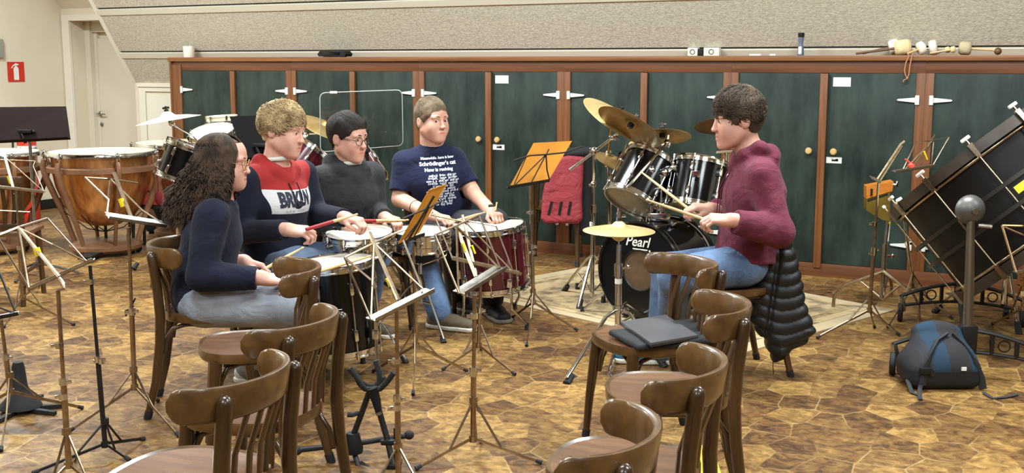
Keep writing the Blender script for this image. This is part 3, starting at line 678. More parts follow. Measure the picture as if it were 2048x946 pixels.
chair('C2', 'bentwood chair with empty seat right beside the black floor drum', -.975, 4.24, -.967, -.254)
chair('C1', 'bentwood chair on which the long-haired person in navy sits', -1.30, 4.88, .985, .16)
chair('C5', 'bentwood chair with a closed grey laptop on its seat', .526, 4.34, -.93, -.355)
chair('C6', 'bentwood chair directly in front of the one carrying the laptop', .506, 3.617, -1, .07)
chair('C7', 'bentwood chair standing over the yellow booklet, between two other empty chairs', .30, 2.915, -.94, .335)
chair('C8', 'bentwood chair cut off by the lower edge, below the drum kit', .06, 2.37, -.956, .29)
chair('CM', 'bentwood chair under the person in the maroon hoodie, black jacket over its back', 1.03, 5.42, -.96, -.27)
chair('CB2', 'bentwood chair under the curly blond person', -1.10, 5.58, .93, -.36)
chair('CB3', 'bentwood chair under the person in the dark grey hoodie', -.80, 6.22, .90, -.43)
chair('CB4', 'bentwood chair under the person in the printed t-shirt', -.38, 6.98, .80, -.6)
chair('CR', 'bentwood chair by the cabinets with the red bag hung over it', .335, 8.60, .10, .99)

def slat_chair(label, a, b, hx, hy):
    t = Thing('slat_back_chair', label, 'chair', (a, b, 0), rot=heading(hx, hy), local=True); k = KC
    P = lambda x, y, z: V(x*k, y*k, z*k)
    m = MB(); m.box(P(0, .0, .45), (.40*k, .40*k, .03*k), bev=.012); t.part('seat', m, M_seat)
    for s in (-1, 1):
        m = MB(); m.tube([P(s*.18, -.27, 0), P(s*.17, -.21, .25), P(s*.17, -.19, .45), P(s*.19, -.23, .65), P(s*.215, -.29, .80)], [.016, .02, .022, .02, .017], 8); t.part('rear_leg', m, M_chairw, smooth=60)
        m = MB(); m.tube([P(s*.175, .18, 0), P(s*.165, .16, .44)], [.016, .022], 8); t.part('front_leg', m, M_chairw, smooth=60)
        m = MB(); m.tube([P(s*.17, -.23, .2), P(s*.168, .165, .2)], .010, 8); t.part('stretcher', m, M_chairw)
    m = MB(); m.box(P(0, -.285, .79), (.46*k, .028, .085*k), bev=.01); t.part('top_rail', m, M_chairw)
    m = MB(); m.box(P(0, -.205, .50), (.34*k, .025, .05*k), bev=.006); t.part('lower_rail', m, M_chairw)
    for i in range(6):
        x = -.14+.28*i/5; m = MB(); m.tube([P(x*.9, -.205, .50), P(x*1.1, -.235, .64), P(x*1.2, -.285, .77)], .014, 8, flat=.5, up=(0, 1, 0)); t.part('back_slat', m, M_chairw)
    return t
slat_chair('dark wooden slat-back chair in front of the copper timpani at the border of the view', -3.20, 7.17, -.1, 1)

# ================================================================== WIRE MUSIC STANDS
def wire_stand(label, feet, hub, top, m, desk=(), fw=None, collars=(), strut_top=None, r=.0085, cat='music stand', group='folding wire music stands', low=None, tapes=(), desk_m=None, name='music_stand', topd=0.0):
    F = [FL(*q) for q in feet]; b0 = fw or float(np.mean([q[1] for q in F]))
    hubp = DP(hub[0], hub[1], b0); topp = DP(top[0], top[1], b0+topd)
    t = Thing(name, label, cat, (hubp[0], b0, 0), group)
    e = nrm(topp-hubp); Lp = np.linalg.norm(topp-hubp); mid = hubp + e*Lp*.48
    if low is None: low = max(hubp[2]-.0, .05)
    mb = MB(); mb.tube([hubp - e*.012, mid], r*1.25, 10); t.part('lower_tube', mb, m)
    mb = MB(); mb.tube([mid, topp], r*.85, 10); t.part('upper_tube', mb, m)
    mb = MB(); mb.tube([mid - e*.012, mid + e*.012], r*1.75, 10); mb.box(mid + V(.018, -.004, 0), (.022, .008, .014), bev=.002); t.part('collar', mb, M_chrome)
    for c in collars:
        cp = DP(c[0], c[1], b0); mb = MB(); mb.tube([cp - e*.010, cp + e*.010], r*1.7, 10); mb.box(cp - V(.018, .004, 0), (.02, .008, .012), bev=.002); t.part('collar', mb, M_chrome)
    st = DP(strut_top[0], strut_top[1], b0) if strut_top else hubp + e*.12
    mb = MB(); mb.tube([st - e*.012, st + e*.012], r*1.9, 10); t.part('leg_collar', mb, m)
    mb = MB(); mb.tube([hubp - e*.014, hubp + e*.010], r*1.9, 10); t.part('leg_hub', mb, m)
    for q in F:
        q = q + V(0, 0, .008)
        d = nrm(q-hubp); side = nrm(np.cross(d, V(0,0,1)))
        mb = MB(); mb.tube([hubp + d*.008, q], r*.8, 8, flat=.55, up=side); lg = t.part('leg', mb, m)
        mb = MB(); mb.tube([q - d*.022, q + d*.002], [.0075, .009], 8); t.part('rubber_foot', mb, M_rubber, lg)
        mb = MB(); mb.tube([st, hubp + (q-hubp)*.42], r*.55, 6); t.part('strut', mb, m)
    for nm, pts, rr in desk:
        P = [DP(u, v, b0+d) for u, v, d in pts]
        if nm == 'ledge':
            a, c = P[0], P[1]; ex = nrm(c-a); mb = MB(); w = rr
            n1 = nrm(V(0, -.55, 1) if len(pts) < 3 else V(*pts[2])) if False else nrm(np.cross(ex, V(0, 1, .25))); f = nrm(np.cross(n1, ex))
            mb.prism([a - f*w, c - f*w, c + f*w, a + f*w], n1*.0035); mb.prism([a - f*w, c - f*w, c - f*(w-.003), a - f*(w-.003)], n1*.016)
            t.part('ledge', mb, desk_m or M_steel, smooth=0)
        else:
            mb = MB(); mb.tube(P, rr, 6, flat=.5 if rr > .006 else 1.0); t.part(nm, mb, desk_m or m)
    for (u, v, d, w) in tapes:
        p = DP(u, v, b0+d); q = DP(u+6, v+16, b0+d); mb = MB(); mb.tube([p, q], w*1.0, 8, flat=.4); t.part('yellow_tape', mb, M_yellow)
    return t
A5 = .0042
wire_stand('bronze-legged wire music stand with a pen clipped to it, in front of the copper timpani', [(358,876), (139,866), (316,804)], (269,773), (257,455), M_nickel, [
    ('ledge', [(213,432,-.10), (328,449,.10)], .022), ('spine', [(228,345,.10), (268,447,.0)], .009), ('desk_arm', [(221,358,.1), (170,355,.02)], A5), ('desk_arm', [(221,358,.1), (276,366,.16)], A5),
    ('desk_arm', [(170,355,.02), (217,400,-.06), (213,432,-.10)], A5), ('desk_arm', [(221,358,.1), (284,420,.08), (328,449,.10)], A5), ('desk_arm', [(221,358,.1), (217,400,-.03), (213,432,-.1)], A5)], collars=((264,625),), strut_top=(267,738), tapes=((241,397,.04,.012),))
wire_stand('thin black music stand with a small grey plate on top', [(66,950), (288,881), (259,924)], (210,887), (180,531), M_blackm, [('ledge', [(60,579,-.02), (190,520,.0)], .016)], collars=((183,563), (203,722)), strut_top=(210,842), r=.0078, group='slim stands', desk_m=M_steel)
wire_stand('bare nickel wire stand with a bent tip standing beside the thin black one', [(60,1010), (225,1005), (150,920)], (137,928), (116,580), M_nickel, [('bracket', [(116,580,0), (128,577,-.0), (126,566,.02), (118,556,.04)], .006),
    ('spine', [(37,455,.12), (118,553,.02)], .009), ('desk_arm', [(37,455,.12), (-6,472,.04)], .005), ('desk_arm', [(37,455,.12), (95,437,.2)], .005), ('desk_arm', [(38,458,.12), (58,576,-.05)], .005),
    ('desk_arm', [(37,455,.12), (105,489,.16), (170,522,.10)], .0036), ('desk_arm', [(-6,472,.04), (60,578,-.05)], .004), ('desk_arm', [(95,437,.2), (172,522,.1)], .003)], fw=3.86, collars=((119,691), (127,793)), tapes=((72,496,.07,.013),))
wire_stand('nickel wire stand at the border, legs spread over the black cone', [(165,819), (-70,835), (2,905)], (21,783), (2,640), M_nickel, [('ledge', [(-60,646,0), (38,627,.06)], .02), ('desk_arm', [(-8,528,.1), (30,622,.05)], .005), ('desk_arm', [(-40,600,.1), (32,628,.05)], .004)], strut_top=(19,750), desk_m=M_darkst)
wire_stand('folding wire stand open in front of the slat-back chair', [(148,652), (8,657), (78,575)], (44,594), (33,388), M_nickel, [
    ('ledge', [(-30,371,-.05), (88,384,.05)], .02), ('spine', [(10,312,.1), (30,388,.0)], .009), ('desk_arm', [(10,314,.1), (90,385,.05)], .004), ('desk_arm', [(-30,318,.1), (70,322,.12)], .004), ('desk_arm', [(70,322,.12), (66,332,.1), (88,384,.05)], .003), ('desk_arm', [(-20,420,.0), (60,424,.0), (64,452,0)], .004)], tapes=((17,351,.05,.014),))
wire_stand('folding wire music stand right in front of the black floor drum', [(690,985), (905,1010), (800,925)], (797,955), (793,622), M_nickel, [
    ('ledge', [(742,641,-.10), (860,581,.10)], .026), ('spine', [(738,464,.13), (748,486,.10), (797,599,.0)], .009), ('desk_arm', [(748,486,.1), (689,515,.03)], A5), ('desk_arm', [(748,486,.1), (790,467,.16), (812,458,.18)], A5),
    ('desk_arm', [(689,515,.03), (742,640,-.1)], A5), ('desk_arm', [(748,486,.1), (742,640,-.1)], A5), ('desk_arm', [(748,486,.1), (845,577,.09)], A5), ('desk_arm', [(806,480,.16), (843,575,.1)], A5), ('desk_arm', [(689,515,.03), (742,560,-.03)], A5)], fw=3.98, collars=((792,722), (795,815)), tapes=((774,557,.04,.014),))
wire_stand('folding wire music stand with open desk in front of the maroon floor tom', [(832,941), (1083,929), (962,885)], (946,876), (949,590), M_nickel, [
    ('ledge', [(918,587,-.10), (1000,537,.12)], .028), ('spine', [(911,448,.12), (952,553,.0)], .009), ('desk_arm', [(911,452,.1), (870,470,.05)], A5), ('desk_arm', [(911,452,.1), (958,430,.16)], A5), ('desk_arm', [(870,470,.05), (918,587,-.1)], A5),
    ('desk_arm', [(913,452,.1), (917,587,-.1)], A5), ('desk_arm', [(913,452,.1), (998,535,.12)], A5), ('desk_arm', [(958,430,.16), (1000,535,.12)], A5)], collars=((948,632), (947,747)), strut_top=(947,800), tapes=((925,486,.06,.014),))
wire_stand('wire music stand half hidden behind the one before the maroon tom', [(885,742), (1030,752), (962,700)], (957,690), (962,545), M_nickel, [
    ('ledge', [(902,516,-.02), (1040,547,.10)], .022), ('spine', [(925,430,.12), (953,552,.0)], .009), ('desk_arm', [(931,444,.1), (862,430,.05), (866,424,.05)], A5), ('desk_arm', [(931,441,.1), (992,452,.16)], A5), ('desk_arm', [(931,444,.1), (1022,540,.1)], A5), ('desk_arm', [(992,452,.16), (1028,548,.1)], A5), ('desk_arm', [(868,428,.05), (905,516,-.02)], A5)], tapes=((944,491,.06,.014),))
SY1 = wire_stand('wire music stand holding a narrow-looking orange sheet, behind the snare drums', [(934,745), (746,746), (826,792)], (832,690), (826,488), M_nickel, [
    ('ledge', [(790,489,-.02), (846,470,.10)], .014), ('spine', [(868,392,-.025), (812,488,-.03)], .006), ('desk_arm', [(858,415,-.02), (806,437,-.04)], .0045), ('desk_arm', [(858,415,-.02), (884,402,.02)], .0045), ('desk_arm', [(858,415,-.02), (806,484,-.04)], .003), ('desk_arm', [(858,415,-.02), (826,478,0)], .003)], strut_top=(830,660), desk_m=M_darkst)
b0 = SY1.base[1]; mb = MB(); mb.quadslab([DP(858,380,b0+.05), DP(893,368,b0+.24), DP(838,466,b0+.06), DP(796,488,b0-.03)], .003)
single('sheet_music', mb, M_orange, 'orange sheet seen nearly edge-on, in front of the printed t-shirt', 'sheet', DP(838,466,b0), 'orange sheets on stands', smooth=0)
SY2 = wire_stand('wire music stand holding a broad orange sheet before the green doors', [(1155,663), (1026,636), (1053,694)], (1067,604), (1060,372), M_nickel, [
    ('ledge', [(1014,376,-.02), (1098,362,.04)], .014), ('spine', [(1098,298,-.0), (1062,366,-.01)], .007), ('desk_arm', [(1027,321,-.04), (1060,311,-.02), (1092,309,-.015), (1130,305,-.02), (1164,293,-.02)], .005), ('desk_arm', [(1092,309,-.01), (1029,371,-.03)], .0035), ('desk_arm', [(1092,309,-.01), (1094,340,-.015), (1099,360,.0)], .004), ('desk_arm', [(1052,315,-.015), (1027,372,-.03)], .003)], strut_top=(1066,582), desk_m=M_darkst, collars=((1063,425), (1066,505)))
b0 = SY2.base[1]; mb = MB(); mb.quadslab([DP(1067,286,b0+.12), DP(1144,282,b0+.16), DP(1097,361,b0+.05), DP(1018,375,b0+.01)], .003)
single('sheet_music', mb, M_orange, 'broad orange sheet in front of the green doors beside the red bag', 'sheet', DP(1060,370,b0), 'orange sheets on stands', smooth=0)
wire_stand('collapsed wire stand before the wooden block box by the cabinets', [(1634,678), (1749,657), (1799,673)], (1739,620), (1757,366), M_nickel, [('desk_arm', [(1752,362,0), (1801,288,.0), (1809,282,0)], .006), ('desk_arm', [(1757,366,.02), (1803,291,.02)], .006), ('ledge', [(1741,355,0), (1758,364,0)], .03)], strut_top=(1739,595), collars=((1748,448), (1747,507)))
wire_stand('open wire music stand partly hidden behind the big tilted bass drum', [(1776,657), (1905,640), (1845,600)], (1826,571), (1802,395), M_nickel, [
    ('ledge', [(1787,344,-.05), (1865,332,.1)], .018), ('spine', [(1870,270,.12), (1820,340,0)], .005), ('desk_arm', [(1865,281,.1), (1832,284,.05), (1806,338,-.02)], .004), ('desk_arm', [(1865,281,.1), (1898,274,.15), (1866,330,.1)], .004), ('desk_arm', [(1865,281,.1), (1808,340,0)], .004), ('desk_arm', [(1862,284,.1), (1840,330,.02)], .004), ('desk_arm', [(1867,284,.1), (1862,336,.1)], .004)], strut_top=(1825,546), tapes=((1848,303,.05,.012),))
mb = MB(); bR = 6.1; mb.ball(DP(1822,331,bR), (.020, .014, .015), 10); mb.tube([DP(1810,318,bR), DP(1826,330,bR)], .005, 8)
single('red_clip', mb, M_redp, 'small red clip on the wire stand behind the big bass drum', 'clip', DP(1825,329,bR))
wire_stand('bronze wire stand cut off by the border beside the big bass drum', [(1985,650), (2105,660), (2060,700)], (2050,615), (2046,555), M_bronzew, [('ledge', [(2030,546,-.03), (2110,530,.1)], .016), ('desk_arm', [(2004,451,.1), (2032,545,-.03)], .006), ('desk_arm', [(2004,451,.1), (2080,453,.1)], .006), ('desk_arm', [(2006,453,.1), (2090,488,.1)], .005)], fw=5.35)
# pen on the stand
mb = MB(); b0 = FL(269,800)[1]-.02; mb.tube([DP(251,632,b0), DP(263,610,b0), DP(271,596,b0)], [.004, .0055, .003], 8); mb.tube([DP(250,622,b0), DP(268,612,b0)], .003, 6)
single('pen', mb, M_blackm, 'dark pen clipped to the tube of a wire music stand', 'pen', DP(263,610,b0))
# desk stands with solid black plates
def plate_stand(label, quad, b, pole, clamp, foot_b, mplate, poly=None):
    P = [DP(u, v, b+d) for u, v, d in quad]; fb = DP(pole[-1][0], pole[-1][1], b); fb[2] = 0
    t = Thing('music_desk', label, 'music stand', (fb[0], b, 0)); mb = MB(); mb.quadslab(P, .006); t.part('desk_plate', mb, mplate, smooth=0)
    lo = P[3]; hi = P[2]; f = nrm(V(0, -1, .3)); mb = MB(); mb.prism([lo, hi, hi + f*.06, lo + f*.06], V(0, 0, .004)); t.part('ledge', mb, mplate, smooth=0)
    p0 = DP(pole[0][0], pole[0][1], b+.03); foot = V(p0[0], p0[1], 0)
    mb = MB(); mb.tube([p0, foot + V(0, 0, .05)], .011, 12); t.part('pole', mb, M_steel)
    mb = MB(); c = DP(clamp[0], clamp[1], b+.02); mb.box(c, (.09, .03, .025), bev=.006); mb.tube([c - V(.03, 0, 0), c + V(0, 0, -.08)], .012, 8); mb.ball(c + V(.06, 0, .0), .012, 8); t.part('clamp', mb, M_blackm)
    for k in range(3):
        a = math.radians(20+120*k); mb = MB(); mb.tube([foot + V(0, 0, .10), foot + V(.13*math.cos(a), .13*math.sin(a), .06), foot + V(.27*math.cos(a), .27*math.sin(a), .012)], .012, 8, flat=.6); t.part('leg', mb, M_blackm)
    return t
M_plate = mat('dark_brown_plate', S(32,20,18), .75, spec=.08)
plate_stand('wide dark music desk before the pale wall below the red sign', [(-40,215,.12), (132,213,.12), (141,279,0), (-40,288,0)], 7.9, [(59,275)], (50,263), 7.9, M_plate)
plate_stand('black music desk standing behind the curly blond person', [(459,233,.06), (545,230,.12), (560,310,.05), (491,322,0)], 7.6, [(530,300)], (520,290), 7.6, M_desk)

# ================================================================== DRUMS
def drum(label, cb, ct, R, msh, nl=6, mtop=None, mbot=None, name='drum', cat='drum', group=None, base=None, badge=None, hoop=None, lugs=True, lugphase=0.0, hoopw=.016):
    """cb, ct: centres of the lower and the upper head, cam frame"""
    cb = np.asarray(cb, float); ct = np.asarray(ct, float); d = nrm(ct-cb); L = np.linalg.norm(ct-cb); s, u, _ = frame_of(d)
    t = Thing(name, label, cat, base if base is not None else V(cb[0], cb[1], min(cb[2], ct[2])-R*math.sqrt(max(0, 1-d[2]**2))), group)
    mb = MB(); mb.lathe([(R*.985, .012), (R*.985, L-.012)], cb, d, 56); t.part('shell', mb, msh, smooth=60)
    mb = MB(); mb.lathe([(0, L-.003), (R*.93, L-.003), (R*.985, L-.006), (R*.99, L-.016), (R*.95, L-.018), (0, L-.018)], cb, d, 56); t.part('batter_head', mb, mtop or M_head, smooth=40)
    mb = MB(); mb.lathe([(0, .003), (R*.93, .003), (R*.985, .006), (R*.99, .016), (R*.95, .018), (0, .018)], cb, d, 56); t.part('resonant_head', mb, mbot or M_clear, smooth=40)
    hm = hoop or M_chrome
    for z0, sg in ((L, 1), (0, -1)):
        mb = MB(); z = lambda q: z0 + sg*q
        mb.lathe([(R*1.0, z(.010)), (R*1.03, z(.011)), (R*1.035, z(.004)), (R*1.012, z(.0)), (R*1.012, z(-.016)), (R*1.045, z(-.018)), (R*1.045, z(-.024)), (R*.995, z(-.024)), (R*.985, z(-.01)), (R*1.0, z(.010))], cb, d, 56)
        t.part('hoop', mb, hm, smooth=30)
    if lugs:
        for k in range(nl):
            a = 2*math.pi*(k+lugphase)/nl; e = s*math.cos(a) + u*math.sin(a)
            fr = np.stack([np.cross(d, e), e, d], -1)
            mb = MB(); mid = cb + d*L/2
            if L > .22:
                for q in (.24, .76): mb.box(cb + d*L*q + e*(R*1.0+.008), (.020, .026, .055), fr, bev=.008)
            else: mb.box(mid + e*(R*1.0+.008), (.020, .026, max(L*.36, .03)), fr, bev=.008)
            mb.tube([cb + e*(R*1.045+.004) - d*.0, cb + e*(R*1.045+.004) + d*L], .0035, 6)
            for q in (0, L): mb.tube([cb + e*(R*1.045+.004) + d*(q-.012), cb + e*(R*1.045+.004) + d*(q+.012)], .007, 8)
            t.part('lug', mb, M_chrome)
    if badge is not None:
        a, w, h = badge; e = s*math.cos(a) + u*math.sin(a); fr = np.stack([np.cross(d, e), e, d], -1)
        mb = MB(); mb.box(cb + d*L*.55 + e*(R*.99), (w, .004, h), fr, bev=.001); t.part('badge', mb, M_steel)
    t.frame = (cb, d, L, R, s, u)
    return t
def lean_leg(t, top, foot, m=M_chrome, r=.008):
    mb = MB(); top = np.asarray(top, float); foot = np.asarray(foot, float); k = top + V((foot-top)[0]*.15, (foot-top)[1]*.15, (foot-top)[2]*.62)
    mb.tube([top, k, foot + V(0, 0, .03)], r, 8); lg = t.part('leg', mb, m)
    mb = MB(); mb.tube([foot, foot + V(0, 0, .04)], [.014, .011], 10); t.part('rubber_foot', mb, M_rubber, lg)
    mb = MB(); mb.box(top - V(0, 0, .06), (.03, .03, .05), bev=.006); t.part('leg_bracket', mb, m)
# black floor drum in front of the long-haired drummer
cb, ct = DP(686,697,5.33), DP(668,525,5.32)
d1 = drum('black floor drum with a white head beside the empty chair', cb, ct, .183, M_gloss, 8, M_head, base=V(cb[0], cb[1], 0), lugphase=.35)
for q in ((cb[0]-.19, cb[1]-.06), (cb[0]+.17, cb[1]-.12), (cb[0]+.05, cb[1]+.2)): lean_leg(d1, V(q[0], q[1], cb[2]+.16), V(q[0]*1.0+(q[0]-cb[0])*.22, q[1]+(q[1]-cb[1])*.22, 0))
mb = MB(); cbf, dd, LL, RR, s_, u_ = d1.frame
def on_drum(fr, az, h, off=.001):      # az: direction in cam frame radians (0 = +a, -pi/2 = towards the camera)
    cb_, d_, L_, R_, s2, u2 = fr; e = V(math.cos(az), math.sin(az), 0); e = nrm(e - d_*np.dot(e, d_)); return cb_ + d_*h + e*(R_*.985+off), e
bg = [on_drum(d1.frame, -1.42+q, .5*LL+h, .0015)[0] for q, h in ((-.09, .022), (.09, .022), (.09, -.022), (-.09, -.022))]
for i in range(4): mb.tube([bg[i], bg[(i+1) % 4]], .0014, 6)
c0, e0 = on_drum(d1.frame, -1.42, .5*LL, .002); mb.torus(c0 + V(-.002, 0, .004), e0, .011, .0016, 18, 6); mb.tube([c0 + V(-.018, 0, -.012), c0 + V(.02, 0, -.012)], .0015, 6); mb.tube([c0 + V(-.006, 0, .008), c0 + V(.004, 0, .002)], .0016, 6)
d1.part('badge', mb, M_steel)
# snare drums on stands
def basket(t, c, z, feet, m=M_chrome):
    mb = MB(); mb.tube([V(c[0], c[1], .16), V(c[0], c[1], z-.09)], .013, 12); t.part('pole', mb, m)
    for k in range(3):
        a = 2*math.pi*k/3+.4; e = V(math.cos(a), math.sin(a), 0); mb = MB(); mb.tube([V(c[0], c[1], z-.10), V(c[0], c[1], z-.06)+e*.15, V(c[0], c[1], z-.01)+e*.165], .007, 8); mb.tube([V(c[0], c[1], z-.02)+e*.165, V(c[0], c[1], z+.025)+e*.168], .012, 8); t.part('basket_arm', mb, m)
    for f in feet:
        f = np.asarray(f, float); mb = MB(); mb.tube([V(c[0], c[1], .33), f + V(0, 0, .02)], .008, 8, flat=.6); lg = t.part('leg', mb, m)
        mb = MB(); mb.tube([V(c[0], c[1], .17), V(c[0], c[1], .33)*.55 + f*.45 + V(0, 0, .0)], .006, 6); t.part('strut', mb, m)
        mb = MB(); mb.tube([f, f + (V(c[0], c[1], .33)-f)*.10], [.016, .012], 10); t.part('rubber_foot', mb, M_rubber, lg)
cb, ct = DP(720,500,5.72), DP(717,477,5.70)
drum('chrome snare drum next to the black floor drum', cb, cb+nrm(V(-.02, -.10, 1))*.085 + (ct-cb)*0, .167, M_chrome, 10, M_head, name='snare_drum', cat='snare drum', base=V(cb[0], cb[1], cb[2]), group='snare drums')
t = Thing('snare_stand', 'chrome snare stand under the drum next to the black floor drum', 'drum stand', (cb[0], cb[1], 0), 'snare stands'); basket(t, cb, cb[2], [V(cb[0]-.22, cb[1]-.16, 0), V(cb[0]+.24, cb[1]-.14, 0), V(cb[0]+.0, cb[1]+.27, 0)])
cb = DP(840,494,6.28)
drum('chrome snare drum in front of the printed t-shirt', cb, cb+nrm(V(.02, -.06, 1))*.085, .160, M_chrome, 10, M_head, name='snare_drum', cat='snare drum', base=V(cb[0], cb[1], cb[2]), group='snare drums', lugphase=.3)
t = Thing('snare_stand', 'chrome snare stand by the brown shoe, one foot turned to the camera', 'drum stand', (cb[0], cb[1], 0), 'snare stands'); basket(t, cb, cb[2], [FL(888,686), V(cb[0]-.25, cb[1]-.05, 0), V(cb[0]+.1, cb[1]+.26, 0)])
# maroon floor tom
cb, ct = DP(990,573,6.45), DP(979,452,6.43)
d2 = drum('maroon floor tom with chrome hoops', cb, ct, .192, M_maroon, 8, M_head, name='floor_tom', cat='drum', base=V(cb[0], cb[1], 0), lugphase=.1)
for f, tp in ((FL(1054,660), DP(1019,545,6.25)), (FL(925,655), DP(928,560,6.3)), (FL(1030,618), DP(1040,530,6.62))): lean_leg(d2, tp, f)
# drum kit: bass drum with its logo
cf = DP(1276,548,6.50); ax = nrm(V(.66, .75, .0)); R = .282; cf[2] = R+.012; Lb = .40
bd = Thing('bass_drum', 'black bass drum with white lettering in the middle of the drum kit', 'drum', (cf[0], cf[1], 0))
s_, u_, _ = frame_of(ax)
mb = MB(); mb.lathe([(R*.975, .03), (R*.975, Lb-.03)], cf, ax, 64); bd.part('shell', mb, M_gloss, smooth=60)
mb = MB(); mb.lathe([(R*1.0, 0), (R*1.03, .004), (R*1.03, .036), (R*.985, .04), (R*.96, .03), (R*.965, .004), (R*1.0, 0)], cf, ax, 64); bd.part('hoop', mb, M_gloss)
mb = MB(); mb.lathe([(R*1.0, Lb), (R*1.03, Lb-.004), (R*1.03, Lb-.036), (R*.985, Lb-.04), (R*.96, Lb-.03), (R*1.0, Lb)], cf, ax, 64); bd.part('hoop', mb, M_gloss)
for q in (.045, Lb-.045): mb = MB(); mb.torus(cf + ax*q, ax, R*.995, .006, 60, 8); bd.part('hoop_ring', mb, M_chrome)
# front head with an off-centre port: a ring fan between two circles
hc = s_*-.045 + u_*-.02 if False else V(0,0,0)
right = nrm(np.cross(V(0,0,1), -ax)); upv = V(0, 0, 1)     # in the head's plane, as seen from the front
port = right*.004 + upv*.008; pr = .118
n = 64; vs = []; fs = []
for i in range(n):
    a = 2*math.pi*i/n; e = right*math.cos(a)+upv*math.sin(a)
    vs.append(cf + e*R*.966 + ax*.012); vs.append(cf + port + e*pr + ax*.012)
for i in range(n): fs.append((2*i, 2*((i+1) % n), 2*((i+1) % n)+1, 2*i+1))
mb = MB(); mb.add(vs, fs); bd.part('front_head', mb, mat('black_head', S(13,13,14), .3), smooth=0)
mb = MB(); mb.torus(cf + port + ax*.012, ax, pr, .005, 48, 8); bd.part('port_ring', mb, M_blackm)
mb = MB(); mb.lathe([(0, .014), (pr, .014)], cf + port, ax, 48); bd.part('port_inside_disc', mb, mat('tan_lit_inside', S(104,82,60), .3, col2=S(70,56,44), scale=5), smooth=0)  # tan disc closing the port, its colour standing for the lit inside
mb = MB(); mb.lathe([(0, Lb-.02), (R*.96, Lb-.02)], cf, ax, 64); bd.part('batter_head', mb, mat('tan_head', S(150,124,96), .5, col2=S(120,98,74), scale=4), smooth=0)
for k in range(8):
    a = 2*math.pi*(k+.5)/8; e = s_*math.cos(a)+u_*math.sin(a); fr = np.stack([np.cross(ax, e), e, ax], -1)
    mb = MB(); mb.box(cf + ax*Lb/2 + e*(R+.012), (.022, .03, .06), fr, bev=.008); mb.tube([cf + e*(R*1.04) + ax*.02, cf + e*(R*1.04) + ax*(Lb-.02)], .0035, 6)
    for q in (.02, Lb-.02): mb.box(cf + e*(R*1.035) + ax*q, (.025, .012, .04), fr, bev=.004)
    bd.part('lug', mb, M_chrome)
def text_mesh(body, size, shear=0.0, bold=0.0, space=1.0, spacing_line=1.0, align='CENTER', ext=0.0):
    cu = bpy.data.curves.new('tmp_text', 'FONT'); cu.body = body; cu.size = size; cu.shear = shear; cu.offset = bold; cu.space_character = space; cu.space_line = spacing_line; cu.align_x = align; cu.extrude = ext; cu.resolution_u = 3
    o = bpy.data.objects.new('tmp_text', cu); COL.objects.link(o); dg = bpy.context.evaluated_depsgraph_get(); me = bpy.data.meshes.new_from_object(o.evaluated_get(dg))
    v = np.array([q.co[:] for q in me.vertices]); f = [tuple(p.vertices) for p in me.polygons]
    bpy.data.objects.remove(o); bpy.data.curves.remove(cu); bpy.data.meshes.remove(me); return v, f
v, f = text_mesh('Pearl', .082, shear=.28, bold=.0012, ext=.0)
pc = cf + right*-.016 + upv*.147
mb = MB(); mb.add([pc + right*q[0] + upv*q[1] + ax*.009 for q in v], f)
mb.prism([pc + right*x + upv*z + ax*.011 for x, z in ((-.03, -.020), (.072, -.020), (.072, -.014), (-.03, -.014))], -ax*.003)
mb.prism([pc + right*x + upv*z + ax*.011 for x, z in ((.082, -.026), (.092, -.026), (.092, -.016), (.082, -.016))], -ax*.003)
mb.prism([pc + right*x + upv*z + ax*.011 for x, z in ((-.115, .062), (-.085, .058), (-.068, .052), (-.085, .064), (-.112, .069))], -ax*.003)
bd.part('lettering', mb, M_paper, smooth=0)
for s2 in (-1, 1):
    mb = MB(); p0 = cf + ax*.1 + nrm(np.cross(ax, upv))*s2*R*.8 + V(0, 0, -.1); q0 = p0 + nrm(np.cross(ax, upv))*s2*.16 - ax*.12; q0[2] = .0
    mb.tube([p0, q0 + V(0, 0, .02)], .009, 8); lg = bd.part('spur', mb, M_chrome); mb = MB(); mb.tube([q0, q0 + V(0, 0, .04)], [.014, .011], 8); bd.part('rubber_foot', mb, M_rubber, lg)
# tom holder on the bass drum
tp = cf + ax*.20 + V(0, 0, R); b7 = tp[1]
mb = MB(); mb.box(tp + V(0, 0, .02), (.13, .07, .05), bev=.012)
for u in (1302, 1322): p = DP(u, 432, b7); mb.tube([V(p[0], b7, tp[2]+.02), DP(u+1, 332 if u == 1302 else 352, b7)], .0115, 12); mb.tube([V(p[0], b7, tp[2]+.05), V(p[0], b7, tp[2]+.09)], .02, 12)
mb.tube([DP(1304,345,b7), DP(1280,360,b7+.03)], .012, 10); mb.tube([DP(1322,354,b7), DP(1345,338,b7), DP(1368,350,b7+.02)], .012, 10); mb.ball(DP(1330,345,b7), .026, 12); mb.ball(DP(1304,340,b7), .022, 12)
mb.box(DP(1358,335,b7), (.05, .03, .03), bev=.008)
bd.part('tom_holder', mb, M_chrome)
def vdrum(label, ub, vb, ut, vt, bb, tilt, R, msh, **kw):
    cb = DP(ub, vb, bb); ct = DP(ut, vt, bb+tilt); return drum(label, cb, ct, R, msh, **kw)
vdrum('black tom with a clear lower head under the paired cymbals', 1263, 405, 1306, 322, 6.72, .12, .168, M_gloss, nl=6, mtop=M_head, mbot=mat('milky_head', S(206,196,176), .35, col2=S(170,160,142), scale=5), name='tom_drum', group='kit toms', lugphase=.15)
vdrum('black tom with a chrome badge beside the maroon sleeve', 1387, 415, 1404, 324, 6.62, .07, .156, M_gloss, nl=6, mtop=M_head, mbot=M_clear, name='tom_drum', group='kit toms', badge=None, lugphase=.3)
mb = MB(); cbx = DP(1391,372,6.62); p = DP(1392,348,6.47)
